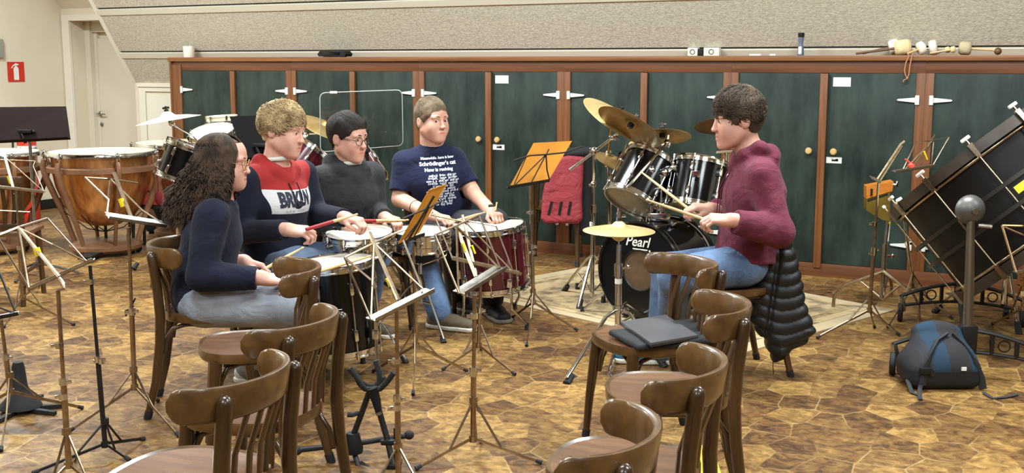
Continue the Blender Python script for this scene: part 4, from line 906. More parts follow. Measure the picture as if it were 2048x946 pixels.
mb.box(p, (.042, .006, .038), bev=.003); mb.box(p + V(0, -.003, .008), (.028, .004, .006)); mb.box(p + V(0, -.003, -.006), (.028, .004, .006)); o = single('drum_badge', mb, M_chrome, 'square chrome badge on the black tom beside the maroon sleeve', 'badge', p)
tomB = [q for q in bpy.data.objects if q.get('label') == 'black tom with a chrome badge beside the maroon sleeve'][0]
o.parent = tomB; o.matrix_parent_inverse = Matrix.LocRotScale(tomB.location, tomB.rotation_euler, None).inverted(); o.name = 'badge'
for kk in ('label', 'category'): del o[kk]
# cymbals
def cymbal(label, u, v, b, n, R, m, top=True, name='cymbal', group='cymbals', bell=.12, nut=True):
    c = DP(u, v, b); n = nrm(n); t = Thing(name, label, 'cymbal', c, group)
    pr = [(.006, .030*R/.2), (R*.05, .030*R/.2), (R*.14, .020*R/.2), (R*.22, .004*R/.2), (R*.26, .0), (R*.6, -.009*R/.2), (R*.99, -.026*R/.2), (R, -.0275*R/.2), (R*.99, -.0285*R/.2), (R*.6, -.0115*R/.2), (R*.26, -.002), (R*.21, .002), (R*.13, .017*R/.2), (.006, .027*R/.2)]
    mb = MB(); mb.lathe(pr, c, n, 56); t.part('plate', mb, m, smooth=50)
    if nut:
        mb = MB(); mb.lathe([(0, .052), (.007, .05), (.007, .03), (.014, .03), (.014, .018), (.0, .018)], c + n*.012, n, 14); s2, u2, _ = frame_of(n); mb.box(c + n*.052, (.045, .006, .014), np.stack([s2, u2, n], -1), bev=.003); t.part('wing_nut', mb, M_darkst)
        mb = MB(); mb.lathe([(0, -.03), (.018, -.03), (.018, -.004), (0, -.004)], c, n, 14); t.part('felt_washer', mb, M_blackm)
    return t
cymbal('largest pale brass cymbal at the top of the drum kit', 1235, 231, 6.95, V(.50, -.28, .82), .222, M_cym)
cymbal('dark bronze cymbal tilted in front of the largest pale one', 1264, 246, 6.62, V(.50, .32, .80), .205, M_cymd)
cymbal('bronze cymbal on a boom above the two black toms', 1325, 266, 6.75, V(.03, .33, .94), .168, M_cymd)
cymbal('small grey-bronze cymbal half hidden behind the lower-tilted black tom', 1234, 320, 7.2, V(.36, -.22, .9), .15, M_cymd)
cymbal('brown cymbal behind the head of the person in maroon', 1457, 243, 6.95, V(.0, .32, .94), .205, mat('shaded_cymbal_brown', S(122,92,56), .36, 1.0))  # the brown carries the shade on this cymbal's underside
for k, dz in enumerate((0, -.022)):
    cymbal('upper of the two hi-hat cymbals at the front of the drum kit' if k == 0 else 'lower of the two hi-hat cymbals at the front of the drum kit', 1238, 452, 5.70, V(.01, -.015, 1) if k == 0 else V(-.01, .015, -1), .181, M_cym, nut=(k == 0), group='hi-hat pair')
    if k: bpy.context.scene.objects
    o = [q for q in bpy.data.objects if q.type == 'EMPTY' and q.get('group') == 'hi-hat pair'][-1]
    if k: o.location.z -= .050
# hi-hat stand
def stand_thing(label, base, name='cymbal_stand', cat='stand', group='cymbal stands'): return Thing(name, label, cat, base, group)
b = 5.70; hh = stand_thing('chrome hi-hat stand with spread legs before the bass drum', V(DP(1238,700,b)[0], b, 0), 'hi_hat_stand')
mb = MB(); mb.tube([DP(1238,425,b), DP(1237,560,b)], .0045, 8); hh.part('pull_rod', mb, M_chrome)
mb = MB(); c = DP(1238,436,b); mb.tube([c - V(0,0,.015), c + V(0,0,.03)], .014, 12); mb.tube([c + V(0,0,.03), c + V(0,0,.05)], .008, 8); mb.box(c + V(.02,0,.01), (.03,.008,.012), bev=.002); hh.part('clutch', mb, M_chrome)
mb = MB(); mb.tube([DP(1238,490,b), DP(1237,555,b)], .0125, 12); hh.part('upper_tube', mb, M_chrome)
mb = MB(); mb.tube([DP(1237,550,b), DP(1236,742,b)], .017, 14); mb.tube([DP(1237,527,b), DP(1237,552,b)], .022, 12); mb.tube([DP(1237,540,b), DP(1256,533,b)], .006, 8); mb.ball(DP(1257,533,b), .012, 10); hh.part('lower_tube', mb, M_chrome)
mb = MB(); mb.tube([DP(1237,557,b-.0), DP(1237,567,b)], .0185, 14); hh.part('white_tape', mb, M_paper)
hubp = DP(1236,618,b)
mb = MB(); mb.tube([hubp - V(0,0,.02), hubp + V(0,0,.02)], .027, 12); mb.box(hubp + V(.04, -.01, .0), (.03,.01,.02), bev=.003); hh.part('leg_hub', mb, M_chrome)
for f in (FL(1133,768), FL(1330,735), FL(1290,640)):
    f = f.copy(); k = hubp + (f-hubp)*.25 + V(0, 0, .05); mb = MB(); mb.tube([hubp, k, f + V(0,0,.03)], .0105, 10, flat=.8); lg = hh.part('leg', mb, M_chrome)
    mb = MB(); mb.tube([f, f + nrm(k-f)*.06], [.019, .017], 12); hh.part('rubber_foot', mb, M_rubber, lg)
    mb = MB(); mb.tube([V(hubp[0], hubp[1], .17), hubp + (f-hubp)*.55], .007, 8); hh.part('strut', mb, M_chrome)
mb = MB(); q = FL(1226,760); mb.tube([DP(1229,700,b), V(q[0]-.02, q[1], .03), V(q[0], q[1]-.05, .012), V(q[0]+.06, q[1]-.02, .012), DP(1243,735,b)], .009, 8); hh.part('frame_wire', mb, M_chrome)
# boom stand at the left of the kit
b = 7.05; bs = stand_thing('chrome boom stand holding the dark tilted cymbal, left side of the drum kit', V(DP(1186,590,b)[0], b, 0))
mb = MB(); mb.tube([DP(1188,302,b), DP(1187,420,b)], .011, 10); bs.part('upper_tube', mb, M_chrome)
mb = MB(); mb.tube([DP(1187,415,b), DP(1184,592,b)], .0145, 12); mb.tube([DP(1187,410,b), DP(1187,425,b)], .021, 10); bs.part('lower_tube', mb, M_chrome)
mb = MB(); mb.tube([DP(1184,444,b), DP(1184,452,b)], .0155, 10); bs.part('white_tape', mb, M_paper)
mb = MB(); mb.tube([DP(1139,340,b), DP(1188,304,b), DP(1232,270,b-.15), DP(1264,248,b-.40)], .0095, 10); bs.part('boom_arm', mb, M_chrome)
mb = MB(); mb.ball(DP(1188,302,b), .026, 12); mb.box(DP(1188,300,b), (.06,.03,.03), bev=.006); mb.box(DP(1227,276,b-.14), (.06,.035,.03), bev=.008); mb.tube([DP(1187,368,b), DP(1178,371,b)], .008, 8); mb.ball(DP(1187,368,b), .02, 10); bs.part('tilter', mb, M_chrome)
hubp = DP(1186,508,b)
for f in (FL(1127,584), FL(1157,621), FL(1246,596)):
    mb = MB(); k = hubp + (f-hubp)*.2 + V(0,0,.02); mb.tube([hubp, k, f + V(0,0,.02)], .010, 8, flat=.7); lg = bs.part('leg', mb, M_chrome)
    mb = MB(); mb.tube([f, f + nrm(k-f)*.075], [.02, .015], 10); bs.part('rubber_foot', mb, M_rubber, lg)
    mb = MB(); mb.tube([DP(1184,585,b), hubp + (f-hubp)*.5], .006, 8); bs.part('strut', mb, M_chrome)
b = 7.25; b2 = stand_thing('second cymbal stand behind the boom stand, carrying the largest cymbal', V(DP(1222,590,b)[0], b, 0))
mb = MB(); mb.tube([DP(1223,245,b-.2), DP(1216,310,b)], .008, 8); b2.part('tip_rod', mb, M_gold)
mb = MB(); mb.tube([DP(1216,305,b), DP(1220,400,b), V(DP(1220,400,b)[0], b, .15)], .0115, 10); b2.part('pole', mb, M_chrome)
for a in (.3, 2.4, 4.5):
    bx = DP(1220,400,b)[0]; f = V(bx + .26*math.cos(a), b + .26*math.sin(a), 0); mb = MB(); mb.tube([V(bx, b, .36), f + V(0,0,.02)], .009, 8); lg = b2.part('leg', mb, M_chrome); mb = MB(); mb.tube([f, f + V(0,0,.05)], [.017,.013], 8); b2.part('rubber_foot', mb, M_rubber, lg)
mb = MB(); mb.ball(DP(1217,306,b), .022, 10); mb.box(DP(1217,330,b), (.05,.03,.03), bev=.006); b2.part('tilter', mb, M_chrome)
b = 6.75; b3 = stand_thing('angled chrome arm carrying the cymbal above the two toms', V(tp[0]-.05, tp[1]+.12, 0)); bx = tp[0]-.06
mb = MB(); mb.tube([DP(1337,270,b), DP(1335,283,b)], .006, 8); mb.ball(DP(1335,286,b), .024, 12); mb.box(DP(1330,291,b), (.05,.03,.025), bev=.006); b3.part('tilter', mb, M_chrome)
mb = MB(); mb.tube([DP(1334,286,b), DP(1300,324,b-.28), DP(1254,376,b-.36)], .0085, 10); b3.part('boom_arm', mb, M_chrome)
mb = MB(); q = DP(1296,330,b-.05); mb.tube([q, V(q[0], q[1]+.02, .3), V(q[0]+.02, q[1]+.55, .22)], .011, 10); b3.part('pole', mb, M_chrome); 
for a in (.2, 1.9, 3.3):
    f = V(q[0]+.02+.24*math.cos(a), q[1]+.55+.24*math.sin(a), 0); mb = MB(); mb.tube([V(q[0]+.02, q[1]+.55, .3), f], .009, 8); b3.part('leg', mb, M_chrome)
b = 6.95; b4 = stand_thing('chrome stand behind the person in maroon carrying the brown cymbal', V(DP(1452,590,b)[0], b, 0)); bx = DP(1452,300,b)[0]
mb = MB(); mb.tube([DP(1457,246,b), V(bx, b, .3), V(bx, b, .1)], .011, 10); b4.part('pole', mb, M_chrome)
mb = MB(); mb.tube([DP(1432,304,b-.1), DP(1470,302,b-.1)], .010, 8); mb.ball(DP(1452,303,b), .024, 10); b4.part('tilter', mb, M_chrome)
for a in (.5, 2.6, 4.7):
    f = V(bx+.25*math.cos(a), b+.25*math.sin(a), 0); mb = MB(); mb.tube([V(bx, b, .34), f], .009, 8); b4.part('leg', mb, M_chrome)

# ---- toms, cymbal and drums behind the long-haired drummer
def support(label, c, b, top, m=M_chrome, sp=.26):
    t = stand_thing(label, V(c, b, 0), 'drum_stand', group='drum stands behind'); mb = MB(); mb.tube([V(c, b, .12), top], .013, 10); t.part('pole', mb, m)
    for a in (.5, 2.6, 4.7):
        f = V(c+sp*math.cos(a), b+sp*math.sin(a), 0); mb = MB(); mb.tube([V(c, b, .36), f + V(0,0,.015)], .010, 8); lg = t.part('leg', mb, m); mb = MB(); mb.tube([f, f + V(0,0,.05)], [.017,.013], 8); t.part('rubber_foot', mb, M_rubber, lg)
    return t
vdrum('black tom with chrome hoops beside the copper timpani', 353, 358, 378, 292, 7.40, .02, .132, M_gloss, nl=6, mtop=M_head, name='tom_drum', group='toms beside the timpani', lugphase=.5)
p = DP(352,372,7.42); support('chrome stand under the black tom beside the timpani', p[0], 7.42, p)
cb = DP(432,300,7.75); drum('silver drum tilted behind the long brown hair', cb, cb+nrm(V(-.10, -.30, .92))*.13, .150, M_chrome, 8, M_head, name='snare_drum', cat='snare drum')
support('chrome stand under the silver tilted drum', cb[0], 7.78, cb + V(.0, .03, -.02))
cb = DP(447,268,8.2); drum('small drum with a cream head at the edge of the black desk', cb, cb+nrm(V(-.05, -.02, 1))*.12, .105, M_chrome, 6, M_headold, name='small_drum', hoop=M_headold)
support('chrome stand under the small cream-headed drum', cb[0], 8.2, cb + V(0, 0, -.01), sp=.2)
cymbal('pale cymbal seen edge-on before the low white door', 335, 232, 7.35, V(-.16, -.015, 1), .205, M_cyms)
t = support('thin stand carrying the pale edge-on cymbal', DP(395,300,7.55)[0], 7.62, DP(396,282,7.62), sp=.24)
mb = MB(); mb.tube([DP(337,236,7.35), DP(343,248,7.36), DP(386,272,7.5), DP(396,282,7.62)], .007, 8); mb.ball(DP(343,246,7.36), .022, 10); t.part('boom_arm', mb, M_chrome)
# ---- the second kit between the seated people
vdrum('maroon tom between the blond head and the dark grey hoodie', 590, 345, 626, 296, 7.55, .05, .150, M_maroon, nl=6, mtop=M_head, name='tom_drum', group='maroon toms', lugphase=.2)
vdrum('maroon tom with a bright lower hoop behind the dark grey hoodie', 735, 366, 702, 318, 7.45, .10, .142, M_maroon, nl=6, mtop=M_head, name='tom_drum', group='maroon toms', lugphase=.2)
p = DP(735,385,7.5); support('chrome stand under the maroon tom behind the dark grey hoodie', p[0]-.02, 7.52, p+V(-.02, .0, -.02))
p = DP(595,368,7.6); support('chrome stand under the maroon tom behind the blond head', p[0], 7.62, p+V(0, 0, -.0))
cymbal('bronze cymbal tilted beside the clear screen', 652, 250, 7.7, V(.42, -.16, .88), .19, M_cymd)
t = support('chrome stand carrying the bronze cymbal beside the clear screen', DP(609,300,7.6)[0], 7.6, DP(610,262,7.6))
mb = MB(); mb.tube([DP(604,268,7.6), DP(648,265,7.65), DP(652,252,7.7)], .010, 8); mb.ball(DP(611,268,7.6), .026, 10); mb.ball(DP(645,266,7.65), .022, 10); t.part('boom_arm', mb, M_chrome)
# ---- clear acrylic screen
m = bpy.data.materials.new('clear_acrylic'); m.use_nodes = True; nt = m.node_tree; nt.nodes.remove(nt.nodes['Principled BSDF'])
tr = nt.nodes.new('ShaderNodeBsdfTransparent'); tr.inputs[0].default_value = (.93, .95, .95, 1); gl = nt.nodes.new('ShaderNodeBsdfGlossy'); gl.inputs['Roughness'].default_value = .0; mx = nt.nodes.new('ShaderNodeMixShader'); fr = nt.nodes.new('ShaderNodeFresnel'); fr.inputs[0].default_value = 1.45
nt.links.new(fr.outputs[0], mx.inputs[0]); nt.links.new(tr.outputs[0], mx.inputs[1]); nt.links.new(gl.outputs[0], mx.inputs[2]); nt.links.new(mx.outputs[0], nt.nodes['Material Output'].inputs[0]); M_acr = m
b = 7.15; Q = [DP(640,186,b), DP(804,180,b+.05), DP(806,291,b+.05), DP(641,304,b)]
sc = Thing('acrylic_screen', 'clear acrylic screen on a black pole in front of the green doors', 'screen', V(DP(735,300,b)[0], b, 0))
mb = MB(); mb.quadslab(Q, .005); sc.part('pane', mb, M_acr, smooth=0)
def rounded(Q, r):
    out = []
    for i in range(4):
        p, a, c = Q[i], Q[i-1], Q[(i+1) % 4]; da, dc = nrm(a-p), nrm(c-p)
        for tt in (0, .25, .5, .75, 1): out.append(p + da*r*(1-tt)**2 + dc*r*tt**2)
    return out
mb = MB(); mb.tube(rounded(Q, .035), .0035, 6, closed=True); sc.part('edge', mb, mat('frosted_edge', S(170,176,168), .3), smooth=60)
p = DP(667,184.5,b-.006); mb = MB(); mb.box(p, (.044, .003, .014)); sc.part('sticker', mb, M_paper)
p0, p1 = DP(729,243,b-.03), DP(741,410,b-.03); p2 = p1.copy(); p2[2] = .06
mb = MB(); mb.tube([p0, p1, p2], .011, 10); mb.box(DP(730,265,b-.03), (.04,.05,.05), bev=.008); mb.box(DP(733,300,b-.03), (.035,.05,.03), bev=.006); sc.part('pole', mb, M_blackm)
for a in (.5, 2.6, 4.7): mb = MB(); mb.tube([p2 + V(0,0,.1), V(p2[0]+.22*math.cos(a), p2[1]+.22*math.sin(a), .012)], .011, 8); sc.part('leg', mb, M_blackm)

# ================================================================== TIMPANI
def timpani(label, u, b, R, zr, phase=0.0, mallet=False):
    c = DP(u, 303, b); c = V(c[0], b, 0); t = Thing('timpani', label, 'timpani', c, 'copper timpani')
    zt = zr; prof = [(R*.02, zt-.58), (R*.30, zt-.568), (R*.55, zt-.52), (R*.78, zt-.40), (R*.91, zt-.26), (R*.965, zt-.13), (R*.97, zt-.02), (R*.955, zt-.02), (R*.95, zt-.13), (R*.76, zt-.39), (R*.3, zt-.55), (0, zt-.56)]
    mb = MB(); mb.lathe([(0, zt-.58)] + prof, c, (0,0,1), 64); t.part('bowl', mb, M_copper, smooth=60)
    mb = MB(); mb.lathe([(R*1.02, zt-.15), (R*1.06, zt-.145), (R*1.06, zt-.11), (R*1.02, zt-.10), (R*.97, zt-.10), (R*.97, zt-.15), (R*1.02, zt-.15)], c, (0,0,1), 64); t.part('support_ring', mb, M_bronzep)
    mb = MB(); mb.lathe([(R*.97, zt+.004), (R*1.07, zt+.006), (R*1.085, zt-.004), (R*1.085, zt-.026), (R*1.03, zt-.03), (R*.97, zt-.012), (R*.97, zt+.004)], c, (0,0,1), 64); t.part('counter_hoop', mb, M_chrome)
    mb = MB(); mb.lathe([(0, zt+.0065), (R*.97, zt+.0065), (R*1.03, zt+.004)], c, (0,0,1), 64); t.part('head', mb, M_headold, smooth=20)
    for k in range(6):
        a = 2*math.pi*(k+phase)/6; e = V(math.cos(a), math.sin(a), 0)
        if k % 3 == 0 or True:
            mb = MB(); mb.tube([c + e*R*1.13 + V(0,0,zt-.06), c + e*R*1.17 + V(0,0,zt-.11), c + e*R*1.12 + V(0,0,zt-.20), c + e*R*.80 + V(0,0,.30), c + e*R*.62 + V(0,0,.09)], [.022, .026, .026, .023, .02], 8, flat=.7, up=np.cross(e, V(0,0,1)))
            if k in (0, 1, 2, 3, 4, 5) and k % 1 == 0: t.part('strut', mb, M_bronzep, smooth=60)
        mb = MB(); mb.tube([c + e*R*1.095 + V(0,0,zt+.012), c + e*R*1.095 + V(0,0,zt-.12)], .007, 8); mb.box(c + e*R*1.09 + V(0,0,zt-.02), (.03,.03,.045), np.stack([np.cross(e, V(0,0,1)), e, V(0,0,1)], -1), bev=.006); t.part('tension_rod', mb, M_chrome)
    mb = MB(); mb.lathe([(0, .03), (R*.66, .03), (R*.72, .05), (R*.72, .075), (R*.6, .10), (R*.25, .118), (0, .12)], c, (0,0,1), 48); t.part('base', mb, M_bronzep)
    mb = MB(); mb.tube([c + V(0,0,.12), c + V(0,0,zt-.57)], .012, 10)
    for k in range(6):
        a = 2*math.pi*(k+.25)/6; e = V(math.cos(a), math.sin(a), 0); mb.tube([c + V(0,0,.17), c + e*R*.35 + V(0,0,.20), c + e*R*.78 + V(0,0,.34)], .004, 6)
    t.part('spider', mb, M_darkst)
    for k in range(3):
        a = 2*math.pi*(k+.1)/3; e = V(math.cos(a), math.sin(a), 0); mb = MB(); mb.lathe([(0, -.012), (.03, -.012), (.03, .012), (0, .012)], c + e*R*.62 + V(0,0,.03), np.cross(e, V(0,0,1)), 16); t.part('caster', mb, M_rubber)
    mb = MB(); mb.prism([c + V(x, -R*.6 - y, 0.03) for x, y in ((-.06, 0), (.06, 0), (.045, .26), (-.045, .26))], V(0, 0, .02)); t.part('pedal', mb, M_blackm)
    return t
timpani('copper timpani standing alone in full view beside the curly-haired drummer', 203, 8.95, .385, .80, .08)
timpani('copper timpani cut off by the border under the wide dark desk', -22, 9.0, .36, .79, .3)
timpani('copper timpani mostly hidden behind the black tom', 372, 9.75, .40, .815, .2)
mb = MB(); c = DP(317,396,8.9); mb.ball(c, (.03, .022, .055), 14); mb.tube([c, c + V(0, 0, .2)], .005, 8); single('timpani_mallet', mb, mat('dark_red_felt', S(110,16,26), .9), 'dark red mallet hanging beside the copper timpani', 'mallet', c)
# red padded stool and things behind the timpani
q = FL(345,470); q = V(q[0]+.12, 9.2, 0)
st = Thing('padded_stool', 'stool with a flat red cushion behind the black tom', 'stool', q)
mb = MB(); mb.box(q + V(0,0,.40), (.42,.34,.07), bev=.025); st.part('cushion', mb, mat('red_vinyl', S(176,56,44), .5))
mb = MB(); mb.box(q + V(0,0,.35), (.40,.32,.03), bev=.004); st.part('frame', mb, M_blackm)
for x in (-.17, .17):
    for y in (-.13, .13): mb = MB(); mb.tube([q + V(x*1.1,y*1.1,0), q + V(x,y,.35)], .013, 8); st.part('leg', mb, M_blackm)
q = np.array(WI(np.array([XL+.17, 8.12, .0]))); ex = Thing('fire_extinguisher', 'red fire extinguisher with a blue and white label, under the wide dark desk', 'fire extinguisher', DP(54,300,10.75)*V(1,1,0))
c = ex.base; zt_ = DP(54,262,10.75)[2]
mb = MB(); mb.lathe([(0, .0), (.078, .0), (.085, .02), (.085, zt_-.10), (.07, zt_-.04), (.035, zt_), (.0, zt_)], c, (0,0,1), 28); ex.part('cylinder', mb, M_redp, smooth=50)
mb = MB(); mb.tube([c + V(0,0,zt_), c + V(0,0,zt_+.05)], .018, 12); mb.box(c + V(.03,0,zt_+.06), (.12,.02,.02), bev=.004); ex.part('valve', mb, M_blackm)
mb = MB(); mb.tube([c + V(-.01,-.02,zt_+.03), c + V(-.11,-.03,zt_-.0), c + V(-.12,-.03,zt_-.2), c + V(-.10,-.03,zt_-.4)], .010, 8); ex.part('hose', mb, M_rubber)
mb = MB(); mb.lathe([(.0865, zt_-.21), (.0865, zt_-.135)], c, (0,0,1), 28); ex.part('label_band', mb, M_paper)
mb = MB(); mb.lathe([(.0868, zt_-.19), (.0868, zt_-.155)], c, (0,0,1), 28); ex.part('blue_stripe', mb, mat('label_blue', S(40,60,120), .5))
q = DP(326,300,10.1); cs_ = Thing('instrument_case', 'black instrument case standing before the low white door', 'case', V(q[0], 10.1, 0)); zc_ = DP(326,284,10.1)[2]
mb = MB(); mb.box(V(q[0], 10.1, zc_/2+.01), (.28,.3,zc_-.02), bev=.02); cs_.part('body', mb, M_black)
mb = MB(); mb.box(V(q[0], 10.1, zc_-.02), (.30,.32,.035), bev=.01); cs_.part('lid', mb, M_blackm)
for x in (-.1, .1):
    for y in (-.1, .1): mb = MB(); mb.box(V(q[0]+x, 10.1+y, .01), (.04,.04,.02)); cs_.part('foot', mb, M_rubber)

# ================================================================== BIG BASS DRUM ON ITS CRADLE
C = DP(2021,392,5.95); ax = nrm(V(.60, -.36, -.80)); R = .50; L = .56
gb = Thing('concert_bass_drum', 'huge black concert bass drum tilted in its wheeled cradle', 'bass drum', V(C[0], C[1], C[2]-.62))
c0 = C - ax*L/2; s_, u_, _ = frame_of(ax)
mb = MB(); mb.lathe([(R*.98, .0), (R*.98, L)], c0, ax, 72); gb.part('shell', mb, M_bassbl, smooth=60)
M_hoopb = mat('dark_wood_hoop', S(58,46,34), .45, col2=S(38,30,24), scale=6)
for z0, sg in ((0, 1), (L, -1)):
    mb = MB(); mb.lathe([(R*.99, z0-sg*.02), (R*1.045, z0-sg*.02), (R*1.045, z0+sg*.035), (R*.99, z0+sg*.035), (R*.99, z0-sg*.02)], c0, ax, 72); gb.part('hoop', mb, M_hoopb, smooth=40)
    mb = MB(); mb.torus(c0 + ax*(z0+sg*.048), ax, R*1.005, .010, 72, 8); gb.part('flesh_hoop', mb, M_nickel, smooth=60)
    mb = MB(); mb.lathe([(0, z0-sg*.006), (R*.99, z0-sg*.006)], c0, ax, 72); gb.part('head', mb, M_headold, smooth=20)
for k in range(12):
    a = 2*math.pi*(k+.35)/12; e = s_*math.cos(a)+u_*math.sin(a); fr = np.stack([np.cross(ax, e), e, ax], -1)
    mb = MB(); mb.tube([c0 + e*(R*1.06), c0 + e*(R*1.06) + ax*L], .0048, 8)
    for z0, sg in ((0, 1), (L, -1)):
        mb.prism([c0 + e*(R*1.075) + np.cross(ax, e)*x + ax*(z0+sg*z) for x, z in ((-.014, -.03), (.014, -.03), (.010, .05), (-.010, .05))], -e*.014)
    mb.tube([c0 + e*(R*1.06) - ax*.03, c0 + e*(R*1.06) - ax*.055], .006, 8)
    lg = gb.part('tension_rod', mb, M_nickel)
    mb = MB(); mb.box(c0 + e*(R*1.06) - ax*.06, (.050, .016, .018), fr, bev=.006); gb.part('thumb_screw', mb, M_hinge, lg)
for z0 in (L*.40, L*.60):
    mb = MB(); mb.lathe([(R*1.08, z0-.010), (R*1.10, z0-.010), (R*1.10, z0+.010), (R*1.08, z0+.010), (R*1.08, z0-.010)], c0, ax, 72); gb.part('cradle_ring', mb, M_darkst, smooth=40)
# tape and sticker on the shell
az = nrm(DP(2034,352,5.4)-C); az = nrm(az - ax*np.dot(az, ax)); tg = np.cross(ax, az)
def on_shell(da, z, off): e = nrm(az + tg*da); return c0 + ax*z + e*(R*.98+off)
mb = MB(); mb.add([on_shell(-.06+.03*i, zz, .0015) for i in range(5) for zz in (L*.46, L*.53)], [(2*i, 2*i+1, 2*i+3, 2*i+2) for i in range(4)]); gb.part('yellow_tape', mb, M_yellow, smooth=60)
# wheeled cradle
hb = DP(1942,420,5.36)
cr = Thing('bass_drum_stand', 'black wheeled iron cradle with arched feet under the huge bass drum', 'stand', V(hb[0], hb[1], 0))
M_post = mat('post_steel', S(120,108,92), .35, .9)
inw = nrm(C - hb)
mb = MB(); mb.lathe([(0, -.042), (.018, -.040), (.040, -.032), (.058, -.018), (.069, .002), (.071, .012), (.054, .032), (0, .04)], hb, V(0, 1, 0), 36); cr.part('pivot_disc', mb, mat('grey_cast_metal', S(92,88,84), .42, .5))
mb = MB(); mb.tube([hb - V(0, .036, 0), hb - V(0, .056, 0)], .014, 16); mb.tube([hb + V(.03, -.02, -.07), hb + V(.09, -.03, -.075)], .010, 8); cr.part('pivot_bolt', mb, M_steel)
ft = DP(1937,640,5.30); base_z = .17
mb = MB(); mb.tube([hb + V(0, -.0, -.0), hb*.45 + ft*.55 , V(ft[0], ft[1], .22)], [.019, .021, .024], 12); cr.part('post', mb, M_post)
far = V(ft[0]+.42, ft[1]+1.15, .17)
def truss(c, dirv, hw, z, nm):
    d = nrm(dirv); mb = MB()
    arc = lambda t_: z + .085*(1-abs(t_)**1.7)
    top = [c + d*hw*t_ + V(0,0,arc(t_)-c[2]) for t_ in np.linspace(-1, 1, 13)]; bot = [c + d*hw*t_ + V(0,0,arc(t_)*.45+z*.3-c[2]-.02) for t_ in np.linspace(-1, 1, 13)]
    mb.tube(top, .013, 8, flat=.8); mb.tube(bot, .009, 8)
    for i in (0, 2, 4, 8, 10, 12): mb.box((top[i]+bot[i])/2, (.018, .018, abs(top[i][2]-bot[i][2])+.01), bev=.002)
    for i in (3, 9): mb.torus((top[i]+bot[i])/2, np.cross(d, V(0,0,1)), .026, .004, 20, 6)
    mb.box(c + V(0,0,arc(0)-c[2]-.04), (.075,.06,.13), bev=.008); cr.part(nm, mb, M_blackm)
    for s2 in (-1, 1):
        e = c + d*hw*s2; e = V(e[0], e[1], 0); mb = MB(); mb.lathe([(0,-.014), (.05,-.014), (.055,-.008), (.055,.008), (.05,.014), (0,.014)], e + V(0,0,.055), nrm(V(-.8,.3,0)), 24); w = cr.part('caster', mb, M_rubber)
        mb = MB(); mb.tube([e + V(.02,0,.06), e + V(.01,0,.10), e + V(0,0,z-.0)], [.012,.02,.016], 10); cr.part('caster_fork', mb, M_steel, w)
truss(V(ft[0], ft[1], .14), V(.97, -.22, 0), .33, .15, 'foot_frame')
truss(V(far[0], far[1], .14), V(.97, -.22, 0), .33, .15, 'foot_frame')
mb = MB(); mb.tube([V(ft[0], ft[1], .15), V(far[0], far[1], .15)], .022, 10); cr.part('cross_tube', mb, M_blackm)
mb = MB(); hb2 = V(C[0]+.30, C[1]+.62, C[2]-.06); mb.tube([hb2, V(far[0], far[1], .2)], .024, 12); cr.part('post', mb, M_post)
# small chrome stand standing behind the cradle
t = stand_thing('short chrome stand with black feet behind the tilted bass drum', V(2.30, 6.45, 0), group='cymbal stands')
hp_ = DP(2010,560,6.3); c_ = V(hp_[0], 6.3, 0); t.o.location = W(c_); t.base = c_
mb = MB(); mb.tube([c_ + V(0,0,.15), c_ + V(0,0,.62)], .013, 10); t.part('pole', mb, M_chrome)
for f in (FL(1868,625), FL(2038,668), c_ + V(.15, .3, 0)):
    mb = MB(); mb.tube([c_ + V(0,0,.45), f + V(0,0,.02)], .009, 8, flat=.7); lg = t.part('leg', mb, M_chrome); mb = MB(); mb.tube([f, f + nrm(c_+V(0,0,.45)-f)*.07], [.02,.016], 10); t.part('rubber_foot', mb, M_rubber, lg)
# wooden block box on its chrome stand
b = 6.75; M_wood_or = mat('orange_wood', S(190,116,34), .4, col2=S(164,92,24), scale=5, stretch=(1,1,8)); M_olive = mat('olive_wood', S(110,88,24), .4, col2=S(92,72,18), scale=5)
wb = Thing('wood_block', 'orange and olive wooden block box on a chrome stand', 'wood block', DP(1760,400,b))
mb = MB(); mb.prism([DP(1733,373,b), DP(1787,363,b), DP(1785,382,b), DP(1733,398,b)], V(.02,.12,0)); wb.part('top_slab', mb, M_wood_or, smooth=0)
mb = MB(); mb.prism([DP(1733,400,b), DP(1780,385,b), DP(1780,443,b), DP(1765,440,b), DP(1733,421,b)], V(.02,.12,0)); wb.part('lower_slab', mb, M_olive, smooth=0)
mb = MB(); mb.box(DP(1743,384,b-.002), (.012,.012,.04)); mb.prism([DP(1735,400,b-.003), DP(1776,387,b-.003), DP(1776,390,b-.003), DP(1735,403,b-.003)], V(0,.01,0)); wb.part('slot', mb, M_blackm, smooth=0)
mb = MB(); mb.tube([DP(1783,368,b+.04), DP(1792,370,b+.04)], .008, 8); mb.box(DP(1793,368,b+.04), (.012,.02,.035), bev=.004); wb.part('wing_screw', mb, M_chrome)
ws = stand_thing('chrome stand with bent legs and a taped tube under the wooden block box', V(DP(1768,600,b)[0], b, 0), 'percussion_stand')
mb = MB(); mb.tube([DP(1777,440,b+.05), DP(1770,500,b+.04)], .0125, 10); ws.part('upper_tube', mb, M_steel)
mb = MB(); mb.tube([DP(1776,452,b+.05), DP(1773,482,b+.045)], .0135, 10); ws.part('white_tape', mb, M_paper)
mb = MB(); mb.tube([DP(1777,443,b+.05), DP(1776,451,b+.05)], .0137, 10); ws.part('yellow_tape', mb, M_yellow)
mb = MB(); mb.tube([DP(1770,488,b+.04), DP(1764,596,b)], .016, 12); mb.tube([DP(1769,511,b+.04), DP(1783,512,b+.04)], .008, 8); mb.ball(DP(1785,512,b+.04), .016, 10); ws.part('lower_tube', mb, M_nickel)
hubp = DP(1767,543,b)
